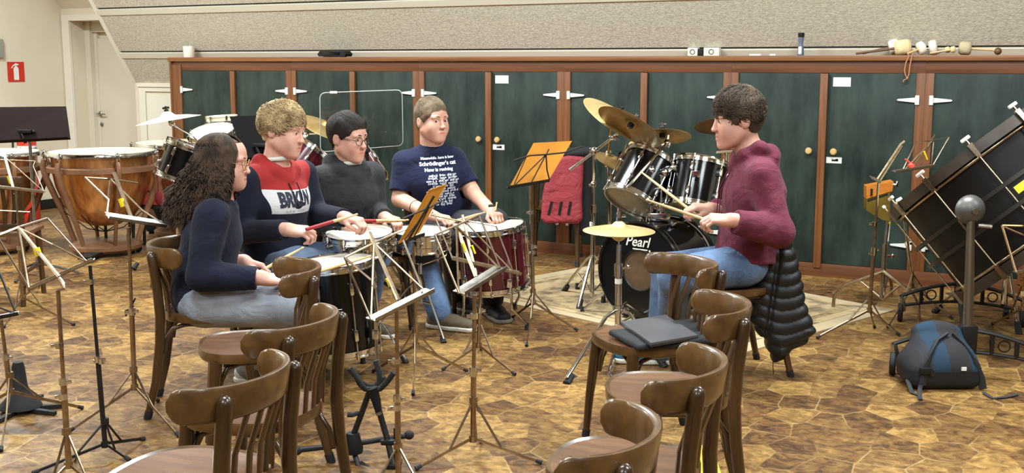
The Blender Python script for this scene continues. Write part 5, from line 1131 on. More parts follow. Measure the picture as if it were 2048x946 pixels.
for f in (FL(1666,617), FL(1838,639), FL(1782,594)):
    k = f + V(0,0,.0) + (hubp-f)*V(.22,.22,0) + V(0,0,.15); mb = MB(); mb.tube([hubp, k, f*.92+V(k[0],k[1],0)*.08 + V(0,0,.08), f], .0105, 10); ws.part('leg', mb, M_nickel)
    mb = MB(); mb.tube([DP(1765,598,b), hubp + (k-hubp)*.62], .007, 8); ws.part('strut', mb, M_nickel)

# ================================================================== SAX STAND, CONE STAND
b = 4.13; sx = Thing('saxophone_stand', 'black folding saxophone stand with open yoke, beside the chairs', 'instrument stand', V(DP(720,900,b)[0], b, 0))
M_foam = mat('black_foam', S(30,30,31), .85)
D = lambda u, v, d=0: DP(u, v, b+d)
mb = MB(); mb.tube([D(700,736,-.03), D(712,752,-.03), D(720,768,-.02), D(730,778,0), D(745,779,0), D(760,778,0), D(774,764,-.02), D(788,745,-.03)], .0105, 10); sx.part('yoke_arm', mb, M_foam, smooth=60)
mb = MB(); mb.tube([D(720,764,.03), D(733,772,.06), D(748,773,.07), D(758,764,.07), D(759,748,.07), D(751,721,.07)], .0105, 10); sx.part('yoke_arm', mb, M_foam, smooth=60)
mb = MB(); mb.tube([D(744,776), D(752,800), D(757,822)], [.022,.018,.013], 12); sx.part('yoke_stem', mb, M_black)
mb = MB(); mb.tube([D(757,818), D(774,876), D(786,930,-.05)], .0115, 10); sx.part('front_tube', mb, M_blackm)
mb = MB(); mb.tube([D(757,823), D(759,829)], .0135, 10); sx.part('silver_ring', mb, M_steel)
mb = MB(); mb.tube([D(740,780,.02), D(722,830,.02), D(706,872,.02)], .0115, 10); sx.part('rear_tube', mb, M_blackm)
mb = MB(); mb.tube([D(716,826,.02), D(705,830,.0), D(695,829,0)], [.009,.009,.011], 8); sx.part('side_peg', mb, M_foam)
mb = MB(); mb.lathe([(0,-.040), (.036,-.040), (.038,-.022), (.024,.036), (0,.036)], D(706,884,.02), (0,0,1), 20); sx.part('hub', mb, M_black)
P0, P1 = D(590,902,.0), D(820,872,.12); P0[2] = P1[2] = .045
mb = MB(); mb.tube([D(598,900,0), D(706,888,.02), D(815,871,.10)], .0105, 10); sx.part('leg', mb, M_blackm)
for q in (D(594,901,0), D(818,870,.10)): mb = MB(); mb.ball(q, (.02,.018,.018), 12); sx.part('rubber_foot', mb, M_rubber)
mb = MB(); mb.tube([D(706,898,.02), D(716,930,-.02), D(728,985,-.1)], .010, 10); sx.part('leg', mb, M_blackm)
mb = MB(); mb.tube([D(722,928,.0), D(745,943,-.05), D(785,960,-.08)], [.012,.012,.014], 10); mb.box(D(778,884,-.01), (.06,.03,.02), bev=.006); sx.part('lower_fork', mb, M_black)
mb = MB(); mb.tube([D(790,856,0), D(791,928,0)], .006, 8); mb.box(D(785,935,-.05), (.045,.04,.03), bev=.01); sx.part('lower_peg', mb, M_blackm)
q = FL(42,822); cn = Thing('instrument_peg', 'black cone-shaped instrument peg on flat splayed feet', 'instrument stand', q)
b = q[1]; top = DP(33,724,b)[2]
mb = MB(); mb.lathe([(0,.02), (.088,.02), (.082,.035), (.05,.07), (.034,.11), (.026,top-.02), (.02,top), (0,top)], q, (0,0,1), 28); cn.part('cone', mb, M_rubber, smooth=50)
for a in (.25, 1.5, 2.9, 4.6, 5.9):
    e = V(math.cos(a), math.sin(a), 0); s2 = V(-e[1], e[0], 0); mb = MB(); mb.prism([q + e*.05 - s2*.014 + V(0,0,.004), q + e*.19 - s2*.009 + V(0,0,.004), q + e*.19 + s2*.009 + V(0,0,.004), q + e*.05 + s2*.014 + V(0,0,.004)], V(0,0,.016)); cn.part('foot', mb, M_rubber)
mb = MB(); q = FL(270,541); mb.tube([q + V(-.01,0,.012), q + V(.012,.03,.05)], [.020,.015], 10); single('rubber_stopper', mb, M_rubber, 'loose black rubber stopper lying on the floor near the timpani', 'stopper', q)
# ================================================================== SOFT THINGS
# rug
m = mat('rug_pile', S(176,150,104), .95, col2=S(96,74,42), scale=4.6, detail=9, mix=(.46, .60), bump=.3, bscale=120, sheen=.2)
m2 = mat('rug_border', S(172,150,112), .95, bump=.3, bscale=120, sheen=.2)
Q = [FL(908,583), FL(1253,520), FL(1789,622), FL(1476,711)]; cen = sum(Q)/4
rg = Thing('rug', 'worn beige patterned rug under the drum kit', 'rug', cen)
mb = MB(); mb.prism([q + V(0,0,.0) for q in Q], V(0,0,.008)); rg.part('border', mb, m2, smooth=0)
mb = MB(); mb.prism([cen + (q-cen)*.90 + V(0,0,.0085) for q in Q], V(0,0,.002)); rg.part('field', mb, m, smooth=0)
mb = MB(); I1 = [cen + (q-cen)*.84 for q in Q]; I2 = [cen + (q-cen)*.80 for q in Q]
for i in range(4): mb.prism([I1[i]+V(0,0,.0108), I1[(i+1) % 4]+V(0,0,.0108), I2[(i+1) % 4]+V(0,0,.0108), I2[i]+V(0,0,.0108)], V(0,0,.001))
rg.part('inner_band', mb, mat('rug_olive', S(112,94,62), .95, col2=S(156,134,94), scale=9, mix=(.4,.6)), smooth=0)
# laptop and sleeve on the chair seat
zs = KC*.453
b0 = [FL(u, v, zs+.036) for u, v in ((1241,645), (1331,631), (1396,672), (1302,688))]
sl = Field(V(.30,3.95,.40), V(.95,4.75,.62), .006)
cL = sum(b0)/4
sl.box(cL + V(.03,-.02,-.024), (.185,.135,.012), np.array(Matrix.Rotation(.35, 3, 'Z')), .011, .02); sl.ell(cL + V(.14,.10,-.018), (.09,.07,.03), None, .03); sl.wrinkle(.002, 30, 4); sl.F = np.maximum(sl.F, (zs+.0015) - (np.arange(sl.n[2])*sl.h+sl.lo[2])[None,None,:]).astype(np.float32)
v, f = sl.mesh(); o = raw_obj('laptop_sleeve', v - cL, f, mat('black_cloth', S(22,22,24), .85), None, 180); o.location = W(cL); o.rotation_euler = (0,0,YAW); setp(o, 'soft black sleeve under the grey laptop on a chair', 'sleeve')
lp = Thing('laptop', 'closed dark grey laptop lying on a chair seat', 'laptop', cL)
ml = mat('grey_aluminium', S(92,92,96), .35, .3, col2=S(84,84,88), scale=4)
mb = MB(); mb.prism([q + V(0,0,-.004) for q in b0], V(0,0,.008)); lp.part('lid', mb, ml, smooth=0)
mb = MB(); mb.prism([q + V(0,0,-.012) for q in b0], V(0,0,.0075)); lp.part('base', mb, mat('dark_base', S(40,40,42), .4), smooth=0)
# yellow booklet on the floor
q = [FL(1396,893), FL(1424,893), FL(1450,975), FL(1368,975)]; bk = Thing('booklet', 'yellow booklet with black dots on the floor under a chair', 'booklet', FL(1410,930))
mb = MB(); mb.prism(q, V(0,0,.006)); bk.part('cover', mb, mat('yellow_card', S(228,196,60), .6), smooth=0)
mb = MB()
for i in range(4):
    for j in range(6 if i != 1 else 3): mb.lathe([(0,0), (.0045,0)], FL(1398+9*j+i*1.5, 934+9*i, .0068), (0,0,1), 10)
bk.part('dots', mb, M_blackm, smooth=0)
def outline_field(pix, b, th, rd, h=.008, bow=0.0, tilt=0.0):
    """a soft hanging cloth body of thickness 2*th whose outline hangs in the plane at forward distance b"""
    P = np.array([DP(u, v_, b) for u, v_ in pix])[:, [0, 2]]; lo = P.min(0)-.08; hi = P.max(0)+.08; cx = P[:,0].mean()
    F = Field(V(lo[0], b-th-.12-bow-abs(tilt)*.3, lo[1]), V(hi[0], b+th+.12+bow+abs(tilt)*.3, hi[1]), h)
    X = (np.arange(F.n[0])*h+F.lo[0])[:,None]; Z = (np.arange(F.n[2])*h+F.lo[2])[None,:]; Y = np.arange(F.n[1])*h+F.lo[1]
    d = np.full((F.n[0], F.n[2]), 9.); sg = np.ones_like(d); n = len(P)
    for i in range(n):
        a, c = P[i], P[(i+1) % n]; e = c-a; wx = X-a[0]+0*Z; wz = Z-a[1]+0*X; t = np.clip((wx*e[0]+wz*e[1])/(e@e), 0, 1); bx = wx-e[0]*t; bz = wz-e[1]*t; d = np.minimum(d, bx*bx+bz*bz)
        c1 = Z+0*X >= a[1]; c2 = Z+0*X < c[1]; c3 = e[0]*wz > e[1]*wx; flip = (c1 & c2 & c3) | (~c1 & ~c2 & ~c3); sg[flip] *= -1
    d2 = sg*np.sqrt(d); yc = b + bow*((X-cx)/(hi[0]-lo[0])*2)**2 + tilt*(X-cx) + 0*Z
    qx = (d2+rd)[:,None,:]; qy = np.abs(Y[None,:,None]-yc[:,None,:])-th+rd
    F.F = (np.sqrt(np.maximum(qx,0)**2+np.maximum(qy,0)**2)+np.minimum(np.maximum(qx,qy),0)-rd).astype(np.float32); return F
# red bag on the far chair
b = 8.32
F_ = outline_field([(1104,314),(1136,310),(1169,313),(1167,370),(1164,436),(1156,445),(1090,447),(1081,438),(1086,395),(1096,350)], b, .035, .03, .008, .02)
F_.wrinkle(.005, 16, 3, (1,1,1.3)); v, f = F_.mesh()
rb = Thing('red_bag', 'red cloth bag with three black stripes hung over a chair by the cabinets', 'bag', DP(1128,445,b))
mb = MB(); mb.add(v, f.tolist()); o = rb.part('cloth', mb, M_red, smooth=180); bv = BVHTree.FromPolygons([tuple(x) for x in v], [tuple(x) for x in f])
def drape_strip(pix, w, b0, off=.003, bv=bv):
    """a band following the surface hit by rays from a little in front, pixels as its midline"""
    vs = []; n = len(pix)
    P = [DP(u, v_, b0-.35) for u, v_ in pix]
    for i in range(n):
        d = nrm(P[min(i+1, n-1)]-P[max(i-1, 0)]); sd = nrm(np.cross(d, V(0,1,0)))
        for s in (-1, 0, 1):
            o_ = P[i] + sd*w*s; hit = bv.ray_cast(Vector(o_), Vector((0,1,0)), 1.0)
            q_ = np.array(hit[0]) if hit[0] is not None else o_ + V(0,.35,0)
            vs.append(q_ - V(0,off,0))
    fs = [(3*i+j, 3*i+j+1, 3*i+j+4, 3*i+j+3) for i in range(n-1) for j in range(2)]
    return vs, fs
for u0, u1 in ((1107,1100), (1127,1122), (1146,1141)):
    mb = MB(); mb.add(*drape_strip([(u0+(u1-u0)*k/6, 414+28*k/6) for k in range(7)], .010, b)); rb.part('stripe', mb, M_blackm, smooth=180)
mb = MB(); F2 = Field(DP(1090,330,b)-V(.1,.1,.1), DP(1190,285,b)+V(.1,.3,.1), .009); F2.slab(DP(1112,308,b+.05), DP(1176,303,b+.08), .032, .04, V(0,1,0), 1.6, .02); F2.wrinkle(.004, 18, 8); v, f = F2.mesh(); mb.add(v, f.tolist()); rb.part('black_flap', mb, mat('black_cloth2', S(26,26,28), .85), smooth=180)
F2 = Field(DP(1150,520,b)-V(.1,.1,.1), DP(1195,300,b)+V(.1,.35,.1), .010); F2.slab(DP(1172,315,b+.12), DP(1168,455,b+.12), .05, .06, V(1,0,0), 1.0, .02); F2.wrinkle(.006, 14, 9); v, f = F2.mesh(); mb = MB(); mb.add(v, f.tolist()); single('black_coat', mb, mat('black_cloth2', S(26,26,28), .85), 'black garment hanging behind the red bag on the far chair', 'coat', DP(1170,455,b+.12), smooth=180)
# backpack
c = (FL(1830,783)+FL(1962,783))/2 + V(0,.13,0); bp = Thing('backpack', 'blue and grey backpack lying on the floor before the wheeled cradle', 'backpack', c)
F_ = Field(c-V(.27,.28,.02), c+V(.27,.30,.36), .0042)
F_.box(c+V(0,.0,.07), (.168,.125,.068), None, .05, .03); F_.slab(c+V(0,.02,.11), c+V(.004,.07,.225), .082, .060, V(1,0,0), 1.95, .06, 2.05); F_.ell(c+V(0,-.02,.12), (.15,.11,.10), None, .05); F_.wrinkle(.003, 20, 2)
F_.F = np.maximum(F_.F, c[2]+.001-(np.arange(F_.n[2])*F_.h+F_.lo[2])[None,None,:]).astype(np.float32)
v, f = F_.mesh(); fc = v[f].mean(1)-c
Mb1, Mb2, Mb3 = mat('backpack_blue', S(38,57,74), .8, spec=.2, bump=.3, bscale=300), mat('backpack_grey', S(48,46,48), .8, spec=.2, bump=.3, bscale=300), mat('backpack_black', S(16,18,24), .7, bump=.3, bscale=300)
xx = fc[:,0] + .12*(fc[:,2]-.12); mi = np.where(fc[:,2] < .092-.02*(fc[:,1] > .05), 2, np.where(xx < -.115, 1, np.where(xx < -.075, 2, np.where(xx < .005, 0, np.where(xx < .105, 1, 0)))))
o = raw_obj('pack_body', v-c, f, [Mb1, Mb2, Mb3], bp.o, 180, mi)
bvp = BVHTree.FromPolygons([tuple(x) for x in v], [tuple(x) for x in f])
Mst = mat('strap_webbing', S(40,40,42), .8)
def on_pack(u, v_, off=.008):
    r = ray(u, v_); hit = bvp.ray_cast(Vector((0,0,H)), Vector(nrm(r)), 12)
    return np.array(hit[0]) - nrm(r)*off if hit[0] is not None else FL(u, v_, .006)
for pts, w in (([(1893,668), (1872,682), (1862,705), (1853,735), (1845,770)], .020), ([(1905,668), (1930,690), (1950,725), (1962,755), (1966,778)], .017), ([(1845,735), (1858,740), (1864,752)], .012)):
    mb = MB(); P = [on_pack(*q) for q in pts]; mb.tube(P, w, 8, flat=.35, up=(0,.6,.8)); bp.part('strap', mb, Mst, smooth=60)
for pts in ([(1842,768), (1838,785), (1841,799)], [(1815,760), (1824,785), (1838,790)], [(1967,785), (1985,796), (2010,794), (2036,788)]):
    mb = MB(); mb.tube([on_pack(*q, off=.004) for q in pts], .010, 8, flat=.3, up=(0,0,1)); bp.part('strap_end', mb, Mst)
mb = MB(); mb.box(on_pack(1928,738,.006), (.022,.006,.016)); bp.part('white_tag', mb, M_paper)
mb = MB(); mb.box(on_pack(1851,742,.016), (.05,.02,.03), bev=.006); bp.part('buckle', mb, M_black)
# puffer jacket over the chair back
b = 5.36
J = lambda u, v_, d=0: DP(u, v_, b+d)
F_ = outline_field([(1536,474),(1560,464),(1576,470),(1590,510),(1598,560),(1603,600),(1625,655),(1604,680),(1578,692),(1569,712),(1546,724),(1536,702),(1518,668),(1500,640),(1498,600),(1512,545)], b, .085, .07, .007, 0.0, -.25)
zz = (np.arange(F_.n[2])*F_.h+F_.lo[2])[None,None,:]; xx = (np.arange(F_.n[0])*F_.h+F_.lo[0])[:,None,None]; yy = (np.arange(F_.n[1])*F_.h+F_.lo[1])[None,:,None]
sl_ = zz + .018*np.sin((xx-1.2)*22) - .05*(xx-1.25)
F_.F -= (.013*np.sqrt(np.abs(np.sin(sl_*math.pi/.058)))-.010 - .016*np.exp(-((xx-1.235-.10*(zz-.5))/.012)**2)).astype(np.float32)
F_.wrinkle(.004, 16, 12)
v, f = F_.mesh(); c = J(1565,700); o = raw_obj('puffer_jacket', v-c, f, mat('puffer_nylon', S(18,18,19), .48, bump=.15, bscale=40), None, 180); o.location = W(c); o.rotation_euler = (0,0,YAW); setp(o, 'black quilted puffer jacket hanging over a chair back', 'jacket')
mb = MB(); mb.tube([J(1546,716,-.10), J(1546,735,-.10), J(1547,748,-.10)], .002, 6); zp = raw_obj('drawstring', np.array(mb.v)-c, mb.f, M_blackm, o)
# ================================================================== PEOPLE
def rotm(fwd, up=V(0,0,1)):
    """columns: right-hand side of the head, forward, up"""
    f = nrm(fwd); r = nrm(np.cross(f, up)); u = np.cross(r, f); return np.stack([r, f, u], -1)
def roll(M, a):
    f = M[:,1]; K = np.array([[0,-f[2],f[1]],[f[2],0,-f[0]],[-f[1],f[0],0]]); R = np.eye(3)+math.sin(a)*K+(1-math.cos(a))*(K@K); return R @ M
def sd_head(F, c, M, s=1.0, neck=None, jaw=1.0, nose=1.0, full=1.0, slit=.0037):
    P = lambda x, y, z: c + M @ V(x, y, z)*s
    E = lambda p, r, k=.02, sub=False: F.ell(P(*p), V(*r)*s, M, k, sub)
    C = lambda a, b, ra, rb, k=.02, sub=False: F.cone(P(*a), P(*b), ra*s, rb*s, k, sub)
    E((0,-.014,.042), (.076,.098,.080), .02)
    E((0,.022,.035), (.066,.068,.066), .03)
    E((0,.030,-.030), (.058*full,.060,.080), .03)
    for q in (-1, 1):
        C((q*.052*full,-.002,-.052), (q*.020,.062,-.094*jaw), .019, .016, .05)
        E((q*.034*full,.062,-.034), (.026,.022,.032), .035)
        E((q*.030,.078,.026), (.024,.012,.009), .016)
        E((q*.033,.098,.006), (.019,.016,.012), .010, True)
        E((q*.0315,.0755,.005), (.0145,.0145,.0145), .004)
        E((q*.010,.104*1.0,-.031), (.0085,.010,.0075), .007)
        E((q*.079,-.014,-.004), (.009,.021,.031), .010)
        E((q*.090,-.008,-.000), (.006,.010,.016), .006, True)
    E((0,.078,-.098*jaw), (.022,.017,.017), .022)
    E((0,.066,-.066), (.032,.030,.028), .02)
    C((0,.087,.014), (0,.098+.007*nose,-.026), .0080, .0098, .010)
    E((0,.097+.008*nose,-.029), (.0095,.0095,.0085), .008)
    C((-.017,.0885,-.0585), (.017,.0885,-.0585), .0062, .0062, .007); C((0,.0935,-.0585), (0,.0935,-.0585), .0065, .0065, .008)
    C((-.013,.0885,-.0725), (.013,.0885,-.0725), .0075, .0075, .007)
    C((-.022,.100,-.0655), (.022,.100,-.0655), .0028, .0028, .005, True)
    for q in (-1, 1): E((q*.0315,.093,.0045), (.0135,.012,slit), .002, True)
    if neck is not None:
        a = P(0,-.028,-.045); F.cone(a, neck[0], .050*s*neck[2], .054*s*neck[2], .025); F.cone(neck[0], neck[1], .056*s*neck[2], .075*s, .03)
def eyes(root, c, M, s, base, gaze=(0,1,0)):
    P = lambda x, y, z: c + M @ V(x, y, z)*s
    for q in (-1, 1):
        mb = MB(); mb.ball(P(q*.0315,.0765,.005), .0128*s, 14); e = raw_obj('eye', np.array(mb.v)-base, mb.f, M_eye, root, 180); fix_normals(e)
        g = nrm(M @ V(*gaze)); mb = MB(); mb.lathe([(0,.0013), (.0056*s,.0010), (.0058*s,-.001), (0,-.001)], P(q*.0315,.0765,.005)+g*.0124*s, g, 14); raw_obj('iris', np.array(mb.v)-base, mb.f, M_iris, e, 180)
def brows(root, c, M, s, base, mt, th=.0042):
    P = lambda x, y, z: c + M @ V(x, y, z)*s; mb = MB()
    for q in (-1, 1): mb.tube([P(q*.015,.0945,.0285), P(q*.027,.0935,.0315), P(q*.040,.084,.0305), P(q*.049,.072,.0255)], [th*.9*s, th*s, th*.85*s, th*.3*s], 6, flat=.7)
    raw_obj('eyebrows', np.array(mb.v)-base, mb.f, mt, root, 180)
def lips(root, c, M, s, base, bvh):
    """thin lip skin following the face"""
    vs = []; fs = []; n = 10
    for (z0, z1) in ((-.0555,-.0648), (-.0662,-.0765)):
        o = len(vs)
        for i in range(n+1):
            x = -.021+.042*i/n; k = 1-(x/.0215)**2
            for j in range(4):
                zc = -.0655; z = zc + ((z0 + (z1-z0)*j/3)-zc)*max(k, .06)**.6
                p = c + M @ V(x, .16, z)*s; h = bvh.ray_cast(Vector(p), Vector(-M[:,1]), .2)
                q = np.array(h[0]) if h[0] is not None else c + M @ V(x,.09,z)*s
                vs.append(q + M[:,1]*.0009)
        for i in range(n):
            for j in range(3): a = o+4*i+j; fs.append((a, a+1, a+5, a+4))
    raw_obj('lips', np.array(vs)-base, fs, M_lip, root, 180)
def hand(F, w, d, n, curl=1.0, s=1.0, thumb=1, spread=.0):
    """w wrist, d direction to the knuckles, n out of the back of the hand, thumb = +1: thumb on the side cross(d, n)"""
    d = nrm(d); n = nrm(n - d*np.dot(n, d)); e = np.cross(d, n)*thumb
    P = lambda x, y, z: w + (d*x + e*y + n*z)*s
    k = .009
    F.cone(P(-.05,0,0), P(.012,0,0), .0275*s, .024*s, .015)
    for y, L in ((.030,.080), (.011,.086), (-.009,.083), (-.027,.076)): F.cone(P(.008,y*.6,0), P(L,y,.002), .0165*s, .0118*s, .012)
    F.ell(P(.03,.020,-.010), V(.032,.016,.016)*s, np.stack([d,e,n],-1), .014); F.ell(P(.035,-.018,-.008), V(.034,.013,.015)*s, np.stack([d,e,n],-1), .014)
    for i, (y, L, ln, r) in enumerate(((.030,.080,.93,.0092), (.011,.086,1.02,.0094), (-.009,.083,.96,.0090), (-.0275,.076,.80,.0082))):
        p = P(L, y, .001); ang = -.55*curl-.06*i; tot = ang
        for seg, l, da in ((0,.042,0), (1,.026,-1.25*curl), (2,.021,-.75*curl)):
            tot += da; dd = d*math.cos(tot) + n*math.sin(tot) + e*spread*(1.5-i)*.1
            q = p + nrm(dd)*l*ln*s; F.cone(p, q, r*s*(1-.06*seg), r*s*(1-.06*(seg+1)), .0035); p = q
    p = P(.022,.028,-.012); q = P(.055,.047,-.022); F.cone(p, q, .0145*s, .0115*s, .010); r2 = P(.082,.040,-.034); F.cone(q, r2, .0112*s, .0095*s, .004); F.cone(r2, P(.098,.030,-.040), .0095*s, .0078*s, .004)
    return P(.080,.030,-.030)      # where thumb and forefinger meet
HB = float(os.environ.get('BODY_H', '.0046')); HC = float(os.environ.get('CLOTH_H', '.0070'))
class Person:
    def __init__(s, label, J, mskin=None):
        s.J = {k: np.asarray(v, float) for k, v in J.items()}; s.label = label; s.skin = mskin or M_skin
        pts = np.array(list(s.J.values())); s.lo = pts.min(0)-.22; s.hi = pts.max(0)+.24; s.lo[2] = max(s.lo[2], -.02)
    def torso(s, F, g=0.0, k=.04, w=1.0, belly=0.0):
        J = s.J; side = nrm(J['shL']-J['shR']); sh = np.linalg.norm(J['shL']-J['shR'])
        fw = nrm(np.cross(side, J['neck']-J['pel'])); fw = fw if np.dot(fw, s.face) > 0 else -fw; s.fw = fw; s.side = side
        F.slab(J['pel']-side*.0, J['waist'], .112+g, .100+g+belly*.6, side, 1.50*w, k, 1.42*w)
        F.slab(J['waist'], J['chest'], .100+g+belly, .112+g, side, 1.42*w, k, 1.46*w)
        F.slab(J['chest'], J['chest']*.35+J['neck']*.65-V(0,0,.03), .112+g, .070+g, side, 1.46*w, k, 1.95*w)
        nb = J['neck']*.75+J['chest']*.25
        for q in 'LR': F.cone(nb, J['sh'+q]-V(0,0,.004), .050+g*.8, .046+g*.8, .05)
        if belly: F.ell(J['waist']+fw*.05+V(0,0,.02), V(.12,.10,.12)+g, np.stack([side,fw,nrm(np.cross(side,fw))],-1), .06)
    def arms(s, F, g=0.0, a0=0.0, a1=1.0, k=.02, thick=1.0):
        J = s.J
        for q in 'LR':
            F.cone(J['sh'+q], J['el'+q], (.050*thick+g), (.040*thick+g), .035)
            if a1 > 0: e = J['el'+q] + (J['wr'+q]-J['el'+q])*a1; F.cone(J['el'+q], e, (.0405*thick+g), (.0405+(.026-.0405)*a1)*thick+g, k)
    def legs(s, F, g=0.0, a1=1.0, k=.03, flare=0.0):
        J = s.J
        for q in 'LR':
            F.cone(J['hip'+q], J['kn'+q], .083+g, .058+g+flare*.5, .045)
            e = J['kn'+q] + (J['an'+q]-J['kn'+q])*a1; F.cone(J['kn'+q], e, .055+g+flare*.5, .042+(.036-.042)*a1+g+flare, k)
    def body(s, handL, handR, hs=1.0, **hd):
        J = s.J; F = Field(s.lo, s.hi, HB); s.torso(F, -.014); s.arms(F, 0.0, thick=s.__dict__.get('thick', 1.0)); s.legs(F, -.010)
        s.hs = hs; sd_head(F, s.hc, s.hM, hs, (J['neck'], J['chest']*.3+J['neck']*.7, hd.pop('neckw', 1.0)), **hd)
        s.fulc = {}
        for q, (d, n, cu) in (('L', handL), ('R', handR)):
            # thumb side: left hand with palm down has the thumb on cross(d, n)
            F.cone(J['el'+q]*.35+J['wr'+q]*.65, J['wr'+q], .030, .026, .02)
            s.fulc[q] = hand(F, J['wr'+q], V(*d), V(*n), cu, hs*.97, 1 if q == 'L' else -1)
        v, f = F.mesh(); s.base = J['pel'].copy(); s.base[2] = J['pel'][2]-.10
        o = raw_obj('person', v-s.base, f, s.skin, None, 180); o.location = W(s.base); o.rotation_euler = (0,0,YAW); setp(o, s.label, 'person'); s.o = o; s.bvh = BVHTree.FromPolygons([tuple(x) for x in v], f.tolist())
        eyes(o, s.hc, s.hM, hs, s.base, s.__dict__.get('gaze', (0,1,0))); lips(o, s.hc, s.hM, hs, s.base, s.bvh); return o
    def cloth(s, name, F, m, mi=None, label=None):
        v, f = F.mesh(); o = raw_obj(name, v-s.base, f, m, s.o, 180, mi(v, f) if mi else None)
        if label: o['label'] = label
        return o, v, f
    def part(s, name, mb, m, parent=None, smooth=40, label=None):
        o = raw_obj(name, np.array(mb.v)-s.base, mb.f, m, parent or s.o, smooth, mb.m); fix_normals(o)
        if label: o['label'] = label
        return o
    def shoe(s, q, m, msole, size=1.0, fwd=None):
        a, t = s.J['an'+q], s.J['to'+q]; F = Field(np.minimum(a, t)-.12, np.maximum(a, t)+.14, .006); d = nrm((t-a)*V(1,1,0)); z0 = max(min(a[2], t[2])-.075, 0.0)
        if 'fz' in s.__dict__: z0 = s.fz
        hl = V(a[0], a[1], z0+.045)-d*.035; tt = V(a[0], a[1], z0+.035)+d*.175*size
        sd = np.cross(d, V(0,0,1)); F.slab(hl, hl*.5+tt*.5, .040*size, .040*size, sd, 1.0, .02, 1.15); F.slab(hl*.5+tt*.5, tt, .038*size, .028*size, sd, 1.2, .02, 1.5); F.cone(hl+V(0,0,.01)+d*.02, V(a[0],a[1],z0+.11), .042*size, .044*size, .03)
        zz = (np.arange(F.n[2])*F.h+F.lo[2])[None,None,:]; F.F = np.maximum(F.F, (z0+.012)-zz).astype(np.float32)
        v, f = F.mesh(); o = raw_obj('shoe', v-s.base, f, m, s.o, 180)
        F2 = Field(np.minimum(a, t)-.12, np.maximum(a, t)+.14, .006); F2.slab(hl*V(1,1,0)+V(0,0,z0+.02), (hl*.5+tt*.5)*V(1,1,0)+V(0,0,z0+.02), .046*size, .045*size, sd, 1.0, .02, 1.12); F2.slab((hl*.5+tt*.5)*V(1,1,0)+V(0,0,z0+.02), tt*V(1,1,0)+V(0,0,z0+.02), .044*size, .036*size, sd, 1.15, .02, 1.45)
        F2.F = np.maximum(np.maximum(F2.F, z0+.001-zz), zz-(z0+.026)).astype(np.float32); v, f = F2.mesh(); raw_obj('sole', v-s.base, f, msole, o, 40)
        mb = MB(); p = V(a[0],a[1],z0+.085)+d*.045
        for i in range(4): c = p + d*.028*i - V(0,0,.009*i); mb.tube([c - sd*.024, c + V(0,0,.008), c + sd*.024], .0035, 6)
        raw_obj('laces', np.array(mb.v)-s.base, mb.f, msole, o, 60)
        return o
def hair_cap(pr, fn, m, h=.0048, add=None, wr=None, seed=0, name='hair'):
    """hair volume: cranium shell kept where fn(local) is negative, plus locks"""
    c, M, s = pr.hc, pr.hM, pr.hs; P = lambda x, y, z: c + M @ V(x, y, z)*s
    F = Field(c-V(.19,.19,.19)*s, c+V(.19,.19,.21)*s, h); add(F, P, M, s)
    g = np.meshgrid(*[(np.arange(F.n[i])*F.h+F.lo[i]-c[i]) for i in range(3)], indexing='ij', sparse=True)
    L = [(g[0]*M[0,i]+g[1]*M[1,i]+g[2]*M[2,i])/s for i in range(3)]
    if wr:
        rng = np.random.RandomState(seed); o = 0
        for i in range(9):
            d = rng.normal(size=3); d = d/np.linalg.norm(d)*wr[1]*rng.uniform(.6,1.6); o = o + np.sin(L[0]*d[0]+L[1]*d[1]+L[2]*d[2]+rng.uniform(0,6.3) + 1.2*np.sin(L[2]*wr[1]*.5+L[0]*wr[1]*.3+i))
        F.F += (o*wr[0]/3).astype(np.float32)
    if fn is not None: F.F = np.maximum(F.F, fn(*L)*s).astype(np.float32)
    v, f = F.mesh(); return v, f
def strands(pr, n, root, flow, m_len, rad, seed, seg=7, curl=(0,0), side=5):
    """root(rng) -> local point, flow(p, t) -> local direction; tubes in the head's own frame"""
    rng = np.random.RandomState(seed); mb = MB(); c, M, s = pr.hc, pr.hM, pr.hs
    for i in range(n):
        p = root(rng)
        if p is None: continue
        p = np.array(p); pts = [p.copy()]; L = m_len*rng.uniform(.65, 1.25); ph = rng.uniform(0, 6.28); cr = curl[0]*rng.uniform(.5,1.4); fq = curl[1]*rng.uniform(.8,1.25); jit = rng.normal(size=3)*.18
        for k in range(seg):
            d = nrm(np.array(flow(p, k/seg))+jit); p = p + d*L/seg
            a, b_ = nrm(np.cross(d, V(.3,.2,.9))), None; b_ = np.cross(d, a); t_ = (k+1)/seg
            pts.append(p + (a*math.cos(ph+fq*t_)+b_*math.sin(ph+fq*t_))*cr*min(1, t_*2.5))
        r = rad*rng.uniform(.7,1.3)
        mb.tube([c + M @ q*s for q in pts], [r*.8*s] + [r*s]*(len(pts)-3) + [r*.8*s, r*.25*s], side)
    return mb
def glasses(pr, m, R=.022, square=False):
    c, M, s = pr.hc, pr.hM, pr.hs; P = lambda x, y, z: c + M @ V(x, y, z)*s; mb = MB()
    for q in (-1, 1):
        ring = [P(q*.033+R*math.cos(a)*1.05, .1025-.10*abs(R*math.cos(a)*.12)-(.006 if q*math.cos(a) > 0 else 0), -.000+R*.92*math.sin(a)) for a in np.linspace(0, 2*math.pi, 25)[:-1]]
        mb.tube(ring, .0016*s, 6, closed=True); mb.tube([P(q*(.033+R), .0965, .004), P(q*.070, .075, .008), P(q*.082, .0, .010), P(q*.082, -.018, .0)], .0016*s, 6)
    mb.tube([P(-.012, .1035, .002), P(0, .1075, .006), P(.012, .1035, .002)], .0016*s, 6)
    pr.part('glasses', mb, m, smooth=60)
